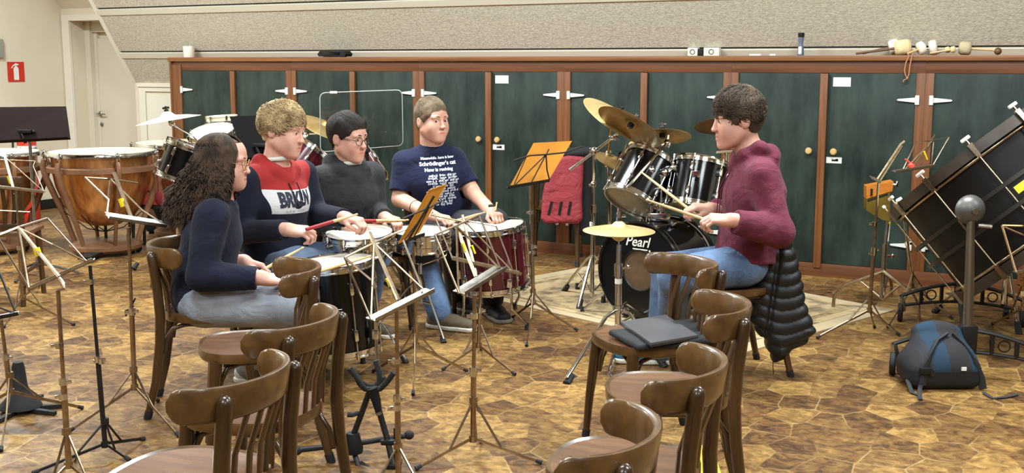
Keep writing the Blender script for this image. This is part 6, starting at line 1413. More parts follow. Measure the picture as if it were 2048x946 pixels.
def stick(label, a, b, r=.0072, red=0.0, group='drumsticks'):
    a = np.asarray(a, float); b = np.asarray(b, float); d = nrm(b-a); L = np.linalg.norm(b-a)
    t = Thing('drumstick', label, 'drumstick', a, group); k = red
    prof = [(0,0), (r*.8,.002), (r,.008)] + [(r, L*.68), (r*.62, L-.028), (r*.5, L-.018), (r*.68, L-.010), (r*.6, L-.003), (0, L)]
    mb = MB(); mb.lathe(prof, a, d, 12); t.part('shaft', mb, M_stickw, smooth=60)
    if red: mb = MB(); mb.lathe([(0,-.001), (r*1.05,0), (r*1.12,.004), (r*1.12,L*red), (r*1.0,L*red+.003)], a, d, 12); t.part('red_grip', mb, M_stickr, smooth=60)
    return t
def fabric(name, c1, c2=None, rough=.85, sc=14, bump=.25, sheen=.04, fold=.5, fs=8.5): return mat(name, c1, rough, spec=.25, col2=c2, scale=sc, bump=bump, bscale=220, sheen=sheen, fold=fold, fscale=fs)
M_navy = fabric('navy_sweat', S(13,16,32), S(19,23,42)); M_navyt = fabric('navy_tee', S(15,20,44), S(21,27,56)); M_char = fabric('charcoal_fleece', S(36,35,37), S(47,46,48)); M_maroonf = fabric('maroon_fleece', S(88,32,48), S(106,43,58))
M_denim = fabric('light_grey_denim', S(126,132,146), S(160,166,176), sc=5); M_denim2 = fabric('blue_denim', S(70,92,126), S(110,132,164), sc=5); M_denim3 = fabric('slate_denim', S(78,92,116), S(104,118,140), sc=5); M_dkgrey = fabric('dark_trousers', S(48,48,52), S(58,58,62)); 
M_hbrown = mat('dark_brown_hair', S(40,30,24), .68, spec=.22, col2=S(84,64,50), scale=18); M_hblond = mat('blond_hair', S(132,108,76), .68, spec=.22, col2=S(196,172,128), scale=22); M_hdark = mat('black_brown_hair', S(28,22,20), .68, spec=.22, col2=S(48,38,32), scale=18); M_hash = mat('ash_brown_hair', S(84,70,54), .68, spec=.22, col2=S(118,100,78), scale=22); M_hmid = mat('brown_hair', S(52,41,33), .68, spec=.22, col2=S(84,68,54), scale=20)
def cap_points(rng, ok, r=(.079,.101,.084), c=(0,-.014,.042)):
    for _ in range(40):
        d = nrm(rng.normal(size=3)); p = V(*c)+d*V(*r)
        if ok(p): return p
    return None
def drape_text(pr, name, body, size, bvh, origin, ex, ez, nrm_in, m, parent, off=.0025, sx=1.0, **kw):
    """flat lettering laid on the cloth: every corner dropped along nrm_in onto the surface"""
    v, f = text_mesh(body, size, **kw); bm = bmesh.new()
    vv = [bm.verts.new((q[0], q[1], 0)) for q in v]
    for q in f:
        try: bm.faces.new([vv[i] for i in q])
        except ValueError: pass
    bmesh.ops.triangulate(bm, faces=bm.faces); bmesh.ops.subdivide_edges(bm, edges=[e for e in bm.edges if e.calc_length() > size*.28], cuts=1)
    bm.verts.index_update(); out = []
    for q in bm.verts:
        p = origin + ex*(q.co.x*sx) + ez*q.co.y - nrm_in*.25; h = bvh.ray_cast(Vector(p), Vector(nrm_in), .5)
        out.append((np.array(h[0]) if h[0] is not None else p + nrm_in*.25) - nrm_in*off)
    fs = [tuple(w.index for w in q.verts) for q in bm.faces]; bm.free()
    return raw_obj(name, np.array(out)-pr.base, fs, m, parent, 180)
def hood(F, pr, g=.0, big=1.0, dz=0.0):
    J = pr.J; n, sd, fw = J['neck']-V(0,0,dz), pr.side, pr.fw; up = V(0,0,1)
    pts = [n + fw*.075 - up*.055, n + sd*.075 + fw*.045 - up*.012, n + sd*.085 - fw*.03 + up*.022, n - fw*.090 + up*.0, n - sd*.085 - fw*.03 + up*.022, n - sd*.075 + fw*.045 - up*.012]
    rr = [.024, .030, .036, .042, .036, .030]
    for i in range(6): F.cone(pts[i], pts[(i+1) % 6], rr[i]*big, rr[(i+1) % 6]*big, .02)
    F.slab(n - fw*.105 - up*.02, n - fw*.115 - up*.15, .030*big, .02, sd, 2.6, .04, 1.2)
def open_neck(F, pr, r=.062, dz=.03):
    n = pr.J['neck']; hc = pr.hc; F.cone(n - V(0,0,dz-.015), n + (hc-n)*.9, r, r+.01, .008, True)
def cuff(F, pr, q, g=.012, L=.05):
    w, e = pr.J['wr'+q], pr.J['el'+q]; d = nrm(e-w); F.cone(w + d*.03, w + d*(.03+L), .0255+g, .028+g, .008); F.plane_cut(w + d*.022, -d, .075)

# ------------------------------------------------------------------ the long-haired person in navy, in profile
b = 4.86
J = dict(pel=DP(408,588,b+.02), waist=DP(410,535,b+.02), chest=DP(428,470,b+.02), neck=DP(441,398,b+.02), shR=DP(424,432,b-.15), shL=DP(446,430,b+.19), elR=DP(402,552,b-.22), wrR=DP(524,556,b-.20), elL=DP(452,540,b+.27), wrL=DP(488,523,b+.12),
         hipR=DP(412,602,b-.09), hipL=DP(416,598,b+.11), knR=DP(585,612,b-.13), knL=DP(580,598,b+.16), anR=DP(512,742,b-.10), anL=DP(560,735,b+.2), toR=DP(550,755,b-.10), toL=DP(600,750,b+.2))
J['anR'] = FL(502,764)+V(0,0,.085); J['toR'] = J['anR']+V(.12,0,-.05); J['anL'] = FL(560,738)+V(0,0,.085); J['toL'] = J['anL']+V(.12,0,-.05)
g1 = Person('person with long curly dark hair, glasses and a navy sweatshirt, seated in profile', J, M_skin2)
g1.hc = DP(448,325,b+.02); g1.face = V(1,-.05,0); g1.hM = rotm(V(.985,-.02,-.10)); g1.fz = 0.0
g1.body(((.75,.1,-.2), (.2,.2,1), .9), ((.95,-.0,-.12), (.1,-.35,1), .9), hs=.98, neckw=.86, jaw=.93, slit=.0032)
brows(g1.o, g1.hc, g1.hM, .98, g1.base, M_hbrown, .0036); glasses(g1, M_gold, .022)
F = Field(g1.lo, g1.hi, HC); g1.torso(F, .012, w=.92); g1.arms(F, .020, a1=.93)
F.slab(J['pel']+V(0,0,.02), J['waist'], .13, .118, g1.side, 1.4, .04, 1.3); F.cone(J['neck']-V(0,0,.035), J['neck']-V(0,0,.005), .072, .064, .02); open_neck(F, g1, .056)
F.wrinkle(.0042, 15, 5, (1,1,1.2)); F.plane_cut(J['pel']+V(0,0,-.035), V(.25,0,-1), .30)
for q in 'RL': cuff(F, g1, q, .013)
g1.cloth('sweatshirt', F, M_navy)
F = Field(g1.lo, g1.hi, HC); g1.torso(F, .004); F.F = np.maximum(F.F, ((np.arange(F.n[2])*F.h+F.lo[2])-(J['pel'][2]+.02))[None,None,:]).astype(np.float32); g1.legs(F, .018, .93, flare=.030); F.wrinkle(.005, 14, 6); g1.cloth('jeans', F, M_denim)
M_shoew = mat('white_shoe', S(206,204,196), .55); M_sole = mat('white_sole', S(220,214,200), .6)
for q in 'RL': g1.shoe(q, M_shoew, M_sole)
def add(F, P, M, s):
    F.ell(P(0,-.018,.040), V(.081,.102,.077)*s, M, .01)
    for q in (-1, 1): F.slab(P(q*.056,-.03,.0), P(q*.060,.0,-.10), .022*s, .020*s, M[:,1], 1.4, .04, 1.2)
    F.slab(P(0,-.06,.0), P(0,-.14,-.16), .036*s, .040*s, M[:,0], 1.5, .03, 1.6)
v, f = hair_cap(g1, lambda x, y, z: np.maximum(np.minimum(np.minimum(y-.052+.0*z, 9), y-.030-.45*(z-.045)) , -9)*1.0, M_hbrown, add=add, wr=(.004, 60), seed=2)
mbh = MB(); mbh.add(v, f.tolist())
rng = np.random.RandomState(11); c, M, hs = g1.hc, g1.hM, g1.hs; E0 = V(0,-.016,.042); n = 3400; u_ = lambda a, b: rng.uniform(a, b, n)
az = u_(.62, 2*math.pi-.62); wide = np.abs(az-math.pi); az = np.where(wide < 2.0, az, math.pi+np.sign(az-math.pi)*(2.0+(wide-2.0)*u_(.2, 1))); back_ = np.abs(az-math.pi) < 1.6
th0, rf, ph, fq, cr = u_(.04, 1.25), u_(.97, 1.05), u_(0, 6.28), u_(13, 20), u_(.004, .010); drop = np.where(back_, u_(.20, .34), u_(.13, .22)); backw = u_(.05, .13)*np.where(back_, 1, .25)
lock = rng.randint(0, 150, n); lp = rng.uniform(0, 6.28, 150)[lock]; lq = rng.uniform(13, 20, 150)[lock]; ph = lp + rng.normal(size=n)*.5; fq = lq + rng.normal(size=n)*.6     # hairs of one curl run together
n1, n2 = 5, 15; pts = []
for k in range(n1+1):
    th = th0 + (1.62-th0)*k/n1; pts.append(E0 + np.stack([np.sin(th)*np.sin(az), np.sin(th)*np.cos(az), np.cos(th)], -1)*V(.086,.108,.082)*rf[:,None])
p0 = pts[-1]; az2 = az
for k in range(1, n2+1):
    t = k/n2; a = (cr*min(1, t*1.8))[:,None]; w = np.stack([np.cos(ph+fq*t), np.sin(ph+fq*t), .3*np.cos(ph+fq*t)], -1)*a
    pts.append(p0 + np.stack([np.sin(az)*.022*t, -backw*t**1.2, -drop*t], -1) + w)
Ph = np.stack(pts, 1); Ph = c + (Ph @ M.T)*hs; rr = u_(.0014, .0025)[:,None]*np.concatenate([[.7], np.ones(n1+n2-2), [.8, .3]])[None,:]
hv, hf = tubes_fast(Ph, rr*hs, 4); mbh.add(hv, hf.tolist())
raw_obj('hair', np.array(mbh.v)-g1.base, mbh.f, M_hbrown, g1.o, 180)
stick('drumstick of the long-haired person, raised over the black floor drum', g1.fulc['L']-V(.10,0,-.0)*0 + (DP(497,523,b+.12)-DP(497,523,b+.12)), DP(608,494,5.05))
stick('drumstick of the long-haired person touching the black floor drum', g1.fulc['R'], DP(742,512,5.28))

# ------------------------------------------------------------------ curly blond person, red and navy hooded top with lettering
b = 5.55
J = dict(pel=DP(552,512,b+.08), waist=DP(550,462,b+.06), chest=DP(553,400,b+.02), neck=DP(552,322,b+.02), shR=DP(494,358,b-.14), shL=DP(604,350,b+.23), elR=DP(478,466,b-.16), wrR=DP(577,459,b-.32), elL=DP(632,428,b+.22), wrL=DP(692,436,b-.02),
         hipR=DP(545,520,b+.0), hipL=DP(575,515,b+.15), knR=DP(655,530,b+.06), knL=DP(690,520,b+.20), anR=DP(640,640,b-.30), anL=DP(668,635,b-.06), toR=DP(675,655,b-.40), toL=DP(705,650,b-.12))
g2 = Person('curly blond person in a red, white and navy lettered hooded top', J, M_skin2)
g2.hc = DP(566,262,b-.0); g2.face = V(.8,-.6,0); g2.hM = roll(rotm(V(.93,-.32,-.17)), -.05); g2.fz = max(0, J['anR'][2]-.085)
for q, u_, f_ in (('R', 648, 5.8), ('L', 690, 5.92)): g2.J['an'+q] = V((u_-1024)/FPX*f_*1.02, f_, .085); g2.J['to'+q] = g2.J['an'+q]+V(.10,-.07,-.05)
J.update(g2.J)
g2.fz = 0.0
g2.body(((.75,-.45,-.1), (.1,-.1,1), 1.0), ((.93,-.12,-.1), (.0,-.45,1), .95), hs=1.03, jaw=1.0, nose=1.15, slit=.0022)
brows(g2.o, g2.hc, g2.hM, g2.hs, g2.base, M_hblond, .0036)
F = Field(g2.lo, g2.hi, HC); g2.torso(F, .016); g2.arms(F, .020, a1=.93); F.slab(J['pel']+V(0,0,.03), J['waist'], .135, .12, g2.side, 1.4, .04, 1.35); hood(F, g2, dz=.026); open_neck(F, g2, .062, .05); F.wrinkle(.0042, 14, 15); F.plane_cut(J['pel']+V(0,0,-.02), V(0,0,-1), .30)
for q in 'RL': cuff(F, g2, q, .013)
# colour blocks of the garment: red yoke, white chest band, navy below and on the sleeves
def blocks(mname, pr, zr, zw0, zw1, latw, cols, origin, tilt=0.0, lat_off=0.0, hoodcol=None):
    m = bpy.data.materials.new(mname); m.use_nodes = True; nt = m.node_tree; L = nt.links.new; bs = nt.nodes['Principled BSDF']; bs.inputs['Roughness'].default_value = .85; bs.inputs['Specular IOR Level'].default_value = .25; bs.inputs['Sheen Weight'].default_value = .04
    tc = nt.nodes.new('ShaderNodeTexCoord')
    def dot(vec, p0):
        a = nt.nodes.new('ShaderNodeVectorMath'); a.operation = 'DOT_PRODUCT'; a.inputs[1].default_value = tuple(vec); L(tc.outputs['Object'], a.inputs[0]); s_ = nt.nodes.new('ShaderNodeMath'); s_.operation = 'SUBTRACT'; L(a.outputs['Value'], s_.inputs[0]); s_.inputs[1].default_value = float(np.dot(vec, p0)); return s_.outputs[0]
    up = nrm(pr.J['neck']-pr.J['pel']); up = nrm(up - pr.side*np.dot(up, pr.side) + pr.side*tilt); h = dot(up, origin); l = dot(pr.side, origin)
    def cmp(sock, v, op='GREATER_THAN'): n = nt.nodes.new('ShaderNodeMath'); n.operation = op; L(sock, n.inputs[0]); n.inputs[1].default_value = v; return n.outputs[0]
    ab = nt.nodes.new('ShaderNodeMath'); ab.operation = 'ABSOLUTE'; sh = nt.nodes.new('ShaderNodeMath'); sh.operation = 'SUBTRACT'; L(l, sh.inputs[0]); sh.inputs[1].default_value = lat_off; L(sh.outputs[0], ab.inputs[0])
    # the sleeve seam slants in towards the neck
    sl = nt.nodes.new('ShaderNodeMath'); sl.operation = 'MULTIPLY_ADD'; L(h, sl.inputs[0]); sl.inputs[1].default_value = -.32; L(ab.outputs[0], sl.inputs[2]); inside = cmp(sl.outputs[0], latw, 'LESS_THAN')
    def mixc(f, a, c): n = nt.nodes.new('ShaderNodeMix'); n.data_type = 'RGBA'; L(f, n.inputs[0]); (L(a, n.inputs[6]) if hasattr(a, 'is_linked') else setattr(n.inputs[6], 'default_value', a)); (L(c, n.inputs[7]) if hasattr(c, 'is_linked') else setattr(n.inputs[7], 'default_value', c)); return n.outputs[2]
    def mul(a, c): n = nt.nodes.new('ShaderNodeMath'); n.operation = 'MULTIPLY'; L(a, n.inputs[0]); L(c, n.inputs[1]); return n.outputs[0]
    fr_ = cmp(dot(pr.fw, origin), .012, 'LESS_THAN'); inside = mul(inside, fr_)
    col = mixc(mul(cmp(h, zw0), inside), cols[0], cols[1]); col = mixc(mul(cmp(h, zw1), inside), col, cols[2])
    if hoodcol is not None: col = mixc(cmp(h, hoodcol[0]), col, hoodcol[1])
    L(col, bs.inputs['Base Color']); n = nt.nodes.new('ShaderNodeTexNoise'); n.inputs['Scale'].default_value = 220; L(tc.outputs['Object'], n.inputs['Vector']); bp = nt.nodes.new('ShaderNodeBump'); bp.inputs['Strength'].default_value = .25; bp.inputs['Distance'].default_value = .01; L(n.outputs['Fac'], bp.inputs['Height']); L(bp.outputs[0], bs.inputs['Normal'])
    return m
fro = J['chest'] + g2.fw*.12; org = fro - g2.base
M_brk = blocks('red_white_navy_fleece', g2, 0, -.045, .068, .150, (S(14,17,34), S(198,196,196), S(146,36,34)), org, hoodcol=(.225, S(146,36,34)))
o, v, f = g2.cloth('hooded_top', F, M_brk); bv2 = BVHTree.FromPolygons([tuple(x) for x in v], f.tolist())
ex = -nrm(np.cross(g2.fw, V(0,0,1))) ; ex = ex if ex[0] > 0 else -ex; upt = nrm(J['neck']-J['pel']); upt = nrm(upt - ex*np.dot(upt, ex))
drape_text(g2, 'lettering', 'BRKLN', .094, bv2, fro - upt*.006 - ex*.004, ex, upt, -g2.fw, mat('navy_print', S(24,26,48), .7), o, bold=.0045, space=1.0, sx=.72)
drape_text(g2, 'small_lettering', 'NEW YORK', .020, bv2, fro - upt*.039, ex, upt, -g2.fw, mat('grey_print', S(150,150,158), .7), o, space=1.6)
F = Field(g2.lo, g2.hi, HC); g2.torso(F, .004); F.F = np.maximum(F.F, ((np.arange(F.n[2])*F.h+F.lo[2])-(J['pel'][2]+.02))[None,None,:]).astype(np.float32); g2.legs(F, .014, .95, flare=.012); F.wrinkle(.004, 15, 16); g2.cloth('jeans', F, M_denim3)
for q in 'RL': g2.shoe(q, M_shoew, M_sole)
mb = MB()
for sd in (-1, 1): p = J['neck'] + g2.fw*.098 + g2.side*.03*sd - V(0,0,.09); mb.tube([p, p + g2.fw*.028 - V(0,0,.05), p + g2.fw*.036 - V(0,0,.085)], .0028, 6)
g2.part('drawstring', mb, M_navy)
mb = MB(); mb.torus(J['neck']+g2.fw*.012+V(0,0,.012), V(-.1,.05,1), .064, .009, 32, 8, flat=1.2); g2.part('inner_shirt_collar', mb, M_shoew, smooth=60)
def short_hair(pr, m, thick, hairline, n, rad, ln, seed, curl=(0,0), fwd=.3, top=1.0, wr=(.004,55), back=-.075, lift=.3):
    rx, ry, rz = .079+thick*.7, .101+thick*.8, .084+thick*top
    def add(F, P, M, s): F.ell(P(0,-.016,.044), V(rx,ry,rz)*s, M, .01); F.ell(P(0,-.055,-.015), V(.060+thick*.2,.047+thick*.3,.055)*s, M, .03)
    def fn(x, y, z):
        side = np.maximum(-(z-(-.028)), -(.0))*0
        front = y-(hairline[0]+hairline[1]*(z-.05))                    # hair lies behind this line
        low = (back + .0*y) - z                                         # and above this one at the nape
        ear = np.minimum(np.minimum(.022-np.abs(y+.010), .012-z), np.abs(x)-.05)      # a notch for the ears
        return np.maximum(np.maximum(front, low), ear)
    v, f = hair_cap(pr, fn, m, add=add, wr=wr, seed=seed); mb = MB(); mb.add(v, f.tolist())
    rng = np.random.RandomState(seed+1); c, M, hs = pr.hc, pr.hM, pr.hs; E0 = V(0,-.016,.044); cr = nrm(V(.12,-.45,.9))
    def ok(p): return p[1] < hairline[0]+hairline[1]*(p[2]-.05)+.004 and (p[2] > .016 or p[1] < -.036) and p[2] > back+.012
    d = rng.normal(size=(n*14, 3)); d /= np.linalg.norm(d, axis=1, keepdims=True); p = E0 + d*V(rx,ry,rz)
    good = (p[:,1] < hairline[0]+hairline[1]*(p[:,2]-.05)+.004) & ((p[:,2] > .016) | (p[:,1] < -.036)) & (p[:,2] > back+.012); d = d[good][:n]; n = len(d)
    L = ln*rng.uniform(.6,1.3,n); jit = rng.normal(size=(n,3))*.22; lf = rng.uniform(0,1,n)*lift
    cell = np.floor((d+1)*5.5).astype(int); key = cell[:,0]*289+cell[:,1]*17+cell[:,2]; ph = (key*2.399) % 6.283 + rng.normal(size=n)*.35; jit = jit*.45 + np.stack([np.sin(key*1.7), np.cos(key*2.3), np.sin(key*3.1)], -1)*.22
    pts = []
    for k in range(8):
        t = k/7; up = np.maximum(d[:,2], 0)
        pts.append(E0 + d*V(rx,ry,rz)*(1.0+.045*t*lf*(.35+up)-.02*t*t)[:,None] + np.stack([np.cos(ph+curl[1]*t), np.sin(ph+curl[1]*t), np.cos(ph*2+curl[1]*t)], -1)*curl[0]*t)
        tan = d - cr*(d @ cr)[:,None]; tan = tan + np.stack([0*up, fwd*up, 0*up-.25], -1) + jit; tan -= d*(tan*d).sum(1, keepdims=True); tan /= np.linalg.norm(tan, axis=1, keepdims=True)+1e-9
        d = d + tan*(L/7/.09)[:,None]; d /= np.linalg.norm(d, axis=1, keepdims=True)
    Ph = c + (np.stack(pts, 1) @ M.T)*hs; R = (rad*rng.uniform(.7,1.25,n))[:,None]*np.array([.8,1,1,1,1,1,.8,.3])[None,:]*hs
    hv, hf = tubes_fast(Ph, R, 4); mb.add(hv, hf.tolist())
    return raw_obj('hair', np.array(mb.v)-pr.base, mb.f, m, pr.o, 180)
short_hair(g2, M_hblond, .015, (.064, .35), 6500, .0015, .065, 21, curl=(.013, 8), fwd=.5, top=.75, wr=(.006, 60), lift=1.3, back=-.06)
stick('red-gripped drumstick of the blond person, angled up over the snare', DP(612,459,g2.J['wrR'][1]-.05), DP(716,428,5.35), .0078, .50)
stick('red-gripped drumstick lying level in the hand of the blond person', DP(712,442,g2.J['wrL'][1]-.03), DP(812,441,5.62), .0078, .38)

# ------------------------------------------------------------------ person in the dark grey hoodie
b = 6.15
J = dict(pel=DP(690,482,b+.08), waist=DP(690,440,b+.06), chest=DP(690,395,b+.03), neck=DP(694,328,b+.03), shR=DP(640,360,b-.06), shL=DP(742,350,b+.17), elR=DP(628,448,b-.12), wrR=DP(700,460,b-.34), elL=DP(752,420,b+.18), wrL=DP(772,436,b-.10),
         hipR=DP(690,490,b+.0), hipL=DP(708,487,b+.15), knR=DP(750,512,b-.34), knL=DP(840,512,b+.30), anR=DP(712,640,b-.42), anL=DP(880,628,b+.20), toR=DP(745,650,b-.46), toL=DP(925,640,b+.14))
for q in 'RL': J['an'+q][2] = .085; J['to'+q][2] = .03
J['anR'] = V((715-1024)/FPX*6.25, 6.2, .085); J['toR'] = J['anR']+V(.1,-.05,-.05)
g3 = Person('dark-haired person with round glasses in a dark grey hoodie', J, M_skin2)
g3.hc = DP(696,276,b+.0); g3.face = V(.8,-.6,0); g3.hM = roll(rotm(V(.86,-.50,-.13)), .03); g3.fz = 0.0
g3.body(((.6,-.7,-.05), (.0,-.1,1), .9), ((.85,-.35,-.0), (.0,-.3,1), .9), hs=1.03)
brows(g3.o, g3.hc, g3.hM, g3.hs, g3.base, M_hdark, .0040); glasses(g3, M_darkst, .022)
F = Field(g3.lo, g3.hi, HC); g3.torso(F, .018); g3.arms(F, .021, a1=.93); F.slab(J['pel']+V(0,0,.03), J['waist'], .138, .125, g3.side, 1.42, .04, 1.38); hood(F, g3, big=1.0, dz=.012); open_neck(F, g3, .061, .04); F.wrinkle(.0048, 13, 25); F.plane_cut(J['pel']+V(0,0,-.02), V(0,0,-1), .30)
for q in 'RL': cuff(F, g3, q, .013)
g3.cloth('hoodie', F, M_char)
F = Field(g3.lo, g3.hi, HC); g3.torso(F, .004); F.F = np.maximum(F.F, ((np.arange(F.n[2])*F.h+F.lo[2])-(J['pel'][2]+.02))[None,None,:]).astype(np.float32); g3.legs(F, .010, .96, flare=.028); F.wrinkle(.004, 14, 26); g3.cloth('jeans', F, M_denim2)
M_shoeb = mat('brown_suede_shoe', S(88,74,56), .8, col2=S(104,88,66), scale=10)
for q in 'RL': g3.shoe(q, M_shoeb, M_sole, 1.12)
mb = MB()
for sd in (-1, 1): p = J['neck'] + g3.fw*.09 + g3.side*.03*sd - V(0,0,.075); mb.tube([p, p + g3.fw*.03 - V(0,0,.10), p + g3.fw*.045 - V(0,0,.20)], .0028, 6)
g3.part('drawstring', mb, M_black)
mb = MB(); mb.torus(J['neck']+g3.fw*.012+V(0,0,.006), V(-.1,.05,1), .064, .010, 32, 8, flat=1.2); g3.part('inner_shirt_collar', mb, M_shoew, smooth=60)
short_hair(g3, M_hdark, .008, (.068, .30), 5000, .0012, .070, 31, fwd=.9, top=1.2, wr=(.004, 60), lift=.8)
stick('drumstick with a red grip held level before the dark grey hoodie', DP(745,444,g3.J['wrR'][1]-.02), DP(818,440,5.75), .0078, .3)

# ------------------------------------------------------------------ person in the navy t-shirt with a white print
b = 6.95
J = dict(pel=DP(878,448,b+.10), waist=DP(876,412,b+.06), chest=DP(872,360,b+.0), neck=DP(864,285,b+.0), shR=DP(808,322,b-.0), shL=DP(910,316,b+.10), elR=DP(800,398,b-.05), wrR=DP(868,433,b-.42), elL=DP(944,384,b+.02), wrL=DP(984,424,b-.34),
         hipR=DP(858,452,b+.0), hipL=DP(898,450,b+.10), knR=DP(900,480,b-.46), knL=DP(990,445,b-.34), anR=DP(915,600,b-.28), anL=DP(985,560,b-.30), toR=DP(950,620,b-.40), toL=DP(1010,580,b-.5))
for q in 'RL': J['an'+q][2] = .085; J['to'+q][2] = .03
J['anR'] = FL(915,622)+V(0,.05,.085); J['toR'] = FL(945,628)+V(.04,.0,.03)
g4 = Person('short-haired person in a navy t-shirt printed with white writing', J, M_skin)
g4.hc = DP(864,242,b-.03); g4.face = V(.35,-.94,0); g4.hM = roll(rotm(V(.64,-.76,-.02)), .02); g4.fz = 0.0; g4.thick = 1.18; g4.gaze = (.35,1,-.05)
g4.body(((.35,-.85,-.15), (.1,-.1,1), .9), ((.75,-.55,-.1), (-.0,-.2,1), .9), hs=1.06, neckw=1.12, full=1.1)
brows(g4.o, g4.hc, g4.hM, g4.hs, g4.base, M_hash, .0040)
F = Field(g4.lo, g4.hi, HC); g4.torso(F, .016, w=1.02, belly=.018)
for q in 'RL':
    e = J['sh'+q]*.22+J['el'+q]*.78; F.cone(J['sh'+q]-V(0,0,.01), e, .064, .072, .035)
F.slab(J['pel']+V(0,0,.02), J['waist'], .135, .13, g4.side, 1.42, .04, 1.40); F.cone(J['neck']-V(0,0,.045), J['neck']-V(0,0,.012), .085, .072, .02); open_neck(F, g4, .066)
F.wrinkle(.0042, 13, 35); F.plane_cut(J['pel']+V(0,0,-.03), V(0,0,-1), .30)
for q in 'RL': d = nrm(J['el'+q]-J['sh'+q]); F.plane_cut(J['sh'+q]*.20+J['el'+q]*.80, d, .10)
o, v, f = g4.cloth('t_shirt', F, M_navyt); bv4 = BVHTree.FromPolygons([tuple(x) for x in v], f.tolist())
ex = nrm(np.cross(g4.fw, V(0,0,1))); ex = ex if ex[0] > 0 else -ex; upt = nrm(np.cross(ex, -V(g4.fw[0], g4.fw[1], 0))); upt = V(0,0,1)
M_print = mat('white_print', S(206,208,218), .7); fo = J['chest']*1.0 + g4.fw*.1; inw_ = -nrm(V(g4.fw[0], g4.fw[1], 0))
tl = V(0,0,0)
rows = [('Meanwhile, here is how', .021, .152), ("Schr\u00f6dinger's cat", .032, .116), ('Now is reviving', .027, .082)]
tilt = ex*1.0 + V(0,0,.05)
for i, (tx, sz, z) in enumerate(rows): drape_text(g4, 'lettering', tx, sz, bv4, fo + upt*z - ex*.010, nrm(tilt), upt, inw_, M_print, o, bold=.0012)
rng = random.Random(4)
words = ['H=E+ih', 'd/dt |q>', 'sum a_n', 'psi(x,t)', 'E=hv', 'p=-ih d', '<x|y>', '|a>+|b>', 'exp(iwt)', 'V(x)=0', 'dx dp', 'k=2pi/L', 'f(x)', 'lim n', 'q*q=1']
body = '\n'.join('  '.join(rng.choice(words) for _ in range(3)) for k in range(12))
drape_text(g4, 'small_lettering', body, .0185, bv4, fo + upt*.052 + ex*.010, nrm(tilt), upt, inw_, M_print, o, bold=.0006, spacing_line=.86)
F = Field(g4.lo, g4.hi, HC); g4.torso(F, .006); F.F = np.maximum(F.F, ((np.arange(F.n[2])*F.h+F.lo[2])-(J['pel'][2]+.02))[None,None,:]).astype(np.float32); g4.legs(F, .016, .96, flare=.010); F.wrinkle(.004, 14, 36); g4.cloth('trousers', F, M_dkgrey)
M_shoek = mat('black_shoe', S(22,21,21), .6)
for q in 'RL': g4.shoe(q, M_shoek, mat('grey_sole', S(120,112,100), .6), 1.08)
short_hair(g4, M_hash, .008, (.070, .22), 5000, .0010, .045, 41, fwd=.8, top=1.5, wr=(.0025, 70), lift=.8)
mb = MB(); d = nrm(J['elL']-J['wrL']); mb.lathe([(.030,-.008), (.034,-.008), (.034,.008), (.030,.008)], J['wrL']+d*.012, d, 24); e2 = nrm(np.cross(d, V(1,0,0))); e2 = e2 if e2[2] > 0 else -e2; mb.lathe([(0,0), (.018,0), (.018,.010), (0,.011)], J['wrL']+d*.012+e2*.027, e2, 20); g4.part('wristwatch', mb, M_blackm)
mb = MB(); d = nrm(J['wrR']-J['elR']); p = J['elR']*.52+J['wrR']*.48; mb.torus(p, d, .0405, .0022, 28, 6); g4.part('bracelet', mb, M_darkst)
stick('drumstick of the person in the printed t-shirt, pointing to the watch', g4.fulc['R'], DP(972,424,6.55))
stick('drumstick of the person in the printed t-shirt, standing up from the hand', g4.fulc['L']+V(0,0,-.06), DP(994,404,6.6))

# ------------------------------------------------------------------ person in the maroon hoodie, playing, in profile
b = 5.36
J = dict(pel=DP(1492,520,b+.05), waist=DP(1500,462,b+.04), chest=DP(1508,385,b+.02), neck=DP(1500,305,b+.02), shL=DP(1527,352,b-.16), shR=DP(1500,345,b+.20), elL=DP(1556,464,b-.24), wrL=DP(1462,440,b-.30), elR=DP(1480,440,b+.27), wrR=DP(1422,418,b+.12),
         hipL=DP(1478,532,b-.06), hipR=DP(1482,525,b+.14), knL=DP(1350,552,b-.16), knR=DP(1334,538,b+.16), anL=DP(1340,690,b-.10), anR=DP(1318,672,b+.22), toL=DP(1300,705,b-.10), toR=DP(1275,690,b+.22))
J['anL'] = FL(1338,722)+V(0,0,.085); J['toL'] = J['anL']+V(-.14,.02,-.05); J['anR'] = V(J['anR'][0], J['anR'][1], .085); J['toR'] = J['anR']+V(-.14,.02,-.05)
g5 = Person('person in a maroon hoodie and blue jeans playing with two sticks, in profile', J, M_skin2)
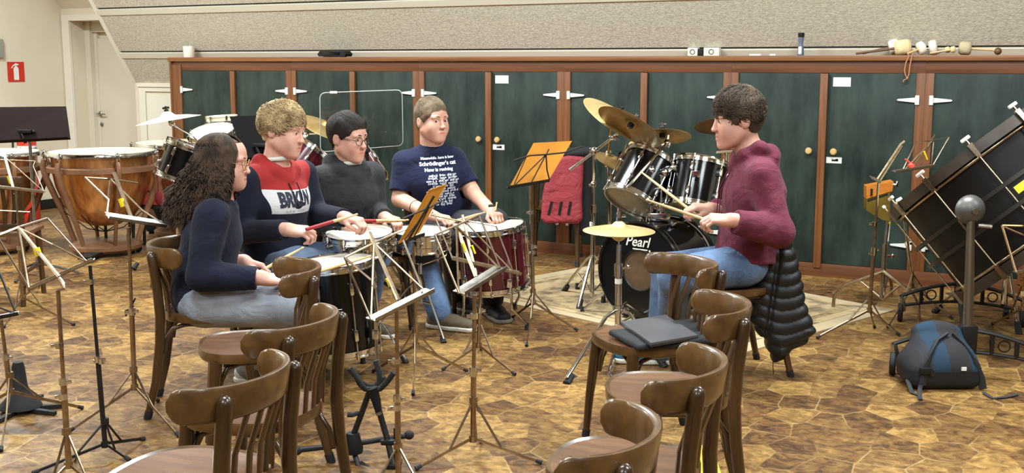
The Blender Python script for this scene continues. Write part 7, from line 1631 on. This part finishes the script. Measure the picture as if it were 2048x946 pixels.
g5.hc = DP(1474,240,b+.02); g5.face = V(-1,.0,0); g5.hM = rotm(V(-.985,-.10,-.12)); g5.fz = 0.0
g5.body(((-.93,-.0,.05), (-.1,-.35,1), 1.0), ((-.9,-.1,.12), (-.1,-.2,1), .95), hs=1.07, nose=1.15, jaw=1.03, slit=.0026)
brows(g5.o, g5.hc, g5.hM, g5.hs, g5.base, M_hmid, .0040)
F = Field(g5.lo, g5.hi, HC); g5.torso(F, .020, w=1.0); g5.arms(F, .026, a1=.93); F.slab(J['pel']+V(0,0,.04), J['waist'], .140, .130, g5.side, 1.35, .04, 1.32)
F.cone(J['elL'], J['elL']*.5+J['wrL']*.5, .072, .055, .03); hood(F, g5, big=.92); open_neck(F, g5, .060); F.wrinkle(.0052, 13, 45); F.plane_cut(J['pel']+V(0,0,.012), V(-.10,0,-1), .32)
for q in 'RL': cuff(F, g5, q, .014)
g5.cloth('hoodie', F, M_maroonf)
F = Field(g5.lo, g5.hi, HC); g5.torso(F, .006); F.F = np.maximum(F.F, ((np.arange(F.n[2])*F.h+F.lo[2])-(J['pel'][2]+.03))[None,None,:]).astype(np.float32); g5.legs(F, .016, .95, flare=.012); F.wrinkle(.0045, 14, 46); g5.cloth('jeans', F, M_denim2)
M_teal = mat('teal_shoe', S(24,92,116), .55)
for q in 'RL': g5.shoe(q, M_teal, M_sole, 1.08)
mb = MB()
for sd in (-1, 1): p = J['neck'] + g5.fw*.09 + g5.side*.035*sd - V(0,0,.075); mb.tube([p, p + g5.fw*.045 - V(0,0,.10), p + g5.fw*.055 - V(0,0,.26)], .0032, 6)
g5.part('drawstring', mb, fabric('maroon_cord', S(92,34,52)))
short_hair(g5, M_hmid, .016, (.058, .30), 6500, .0014, .085, 51, curl=(.008, 4), fwd=.5, top=1.4, wr=(.005, 55), lift=1.2, back=-.085)
stick('drumstick in the far hand of the person in maroon, raised to the tom', g5.fulc['R']+V(.05,0,-.03), DP(1281,343,5.85))
stick('drumstick in the near hand of the person in maroon, pointing over the hi-hat', g5.fulc['L']+V(.05,0,-.015), DP(1291,399,5.25))
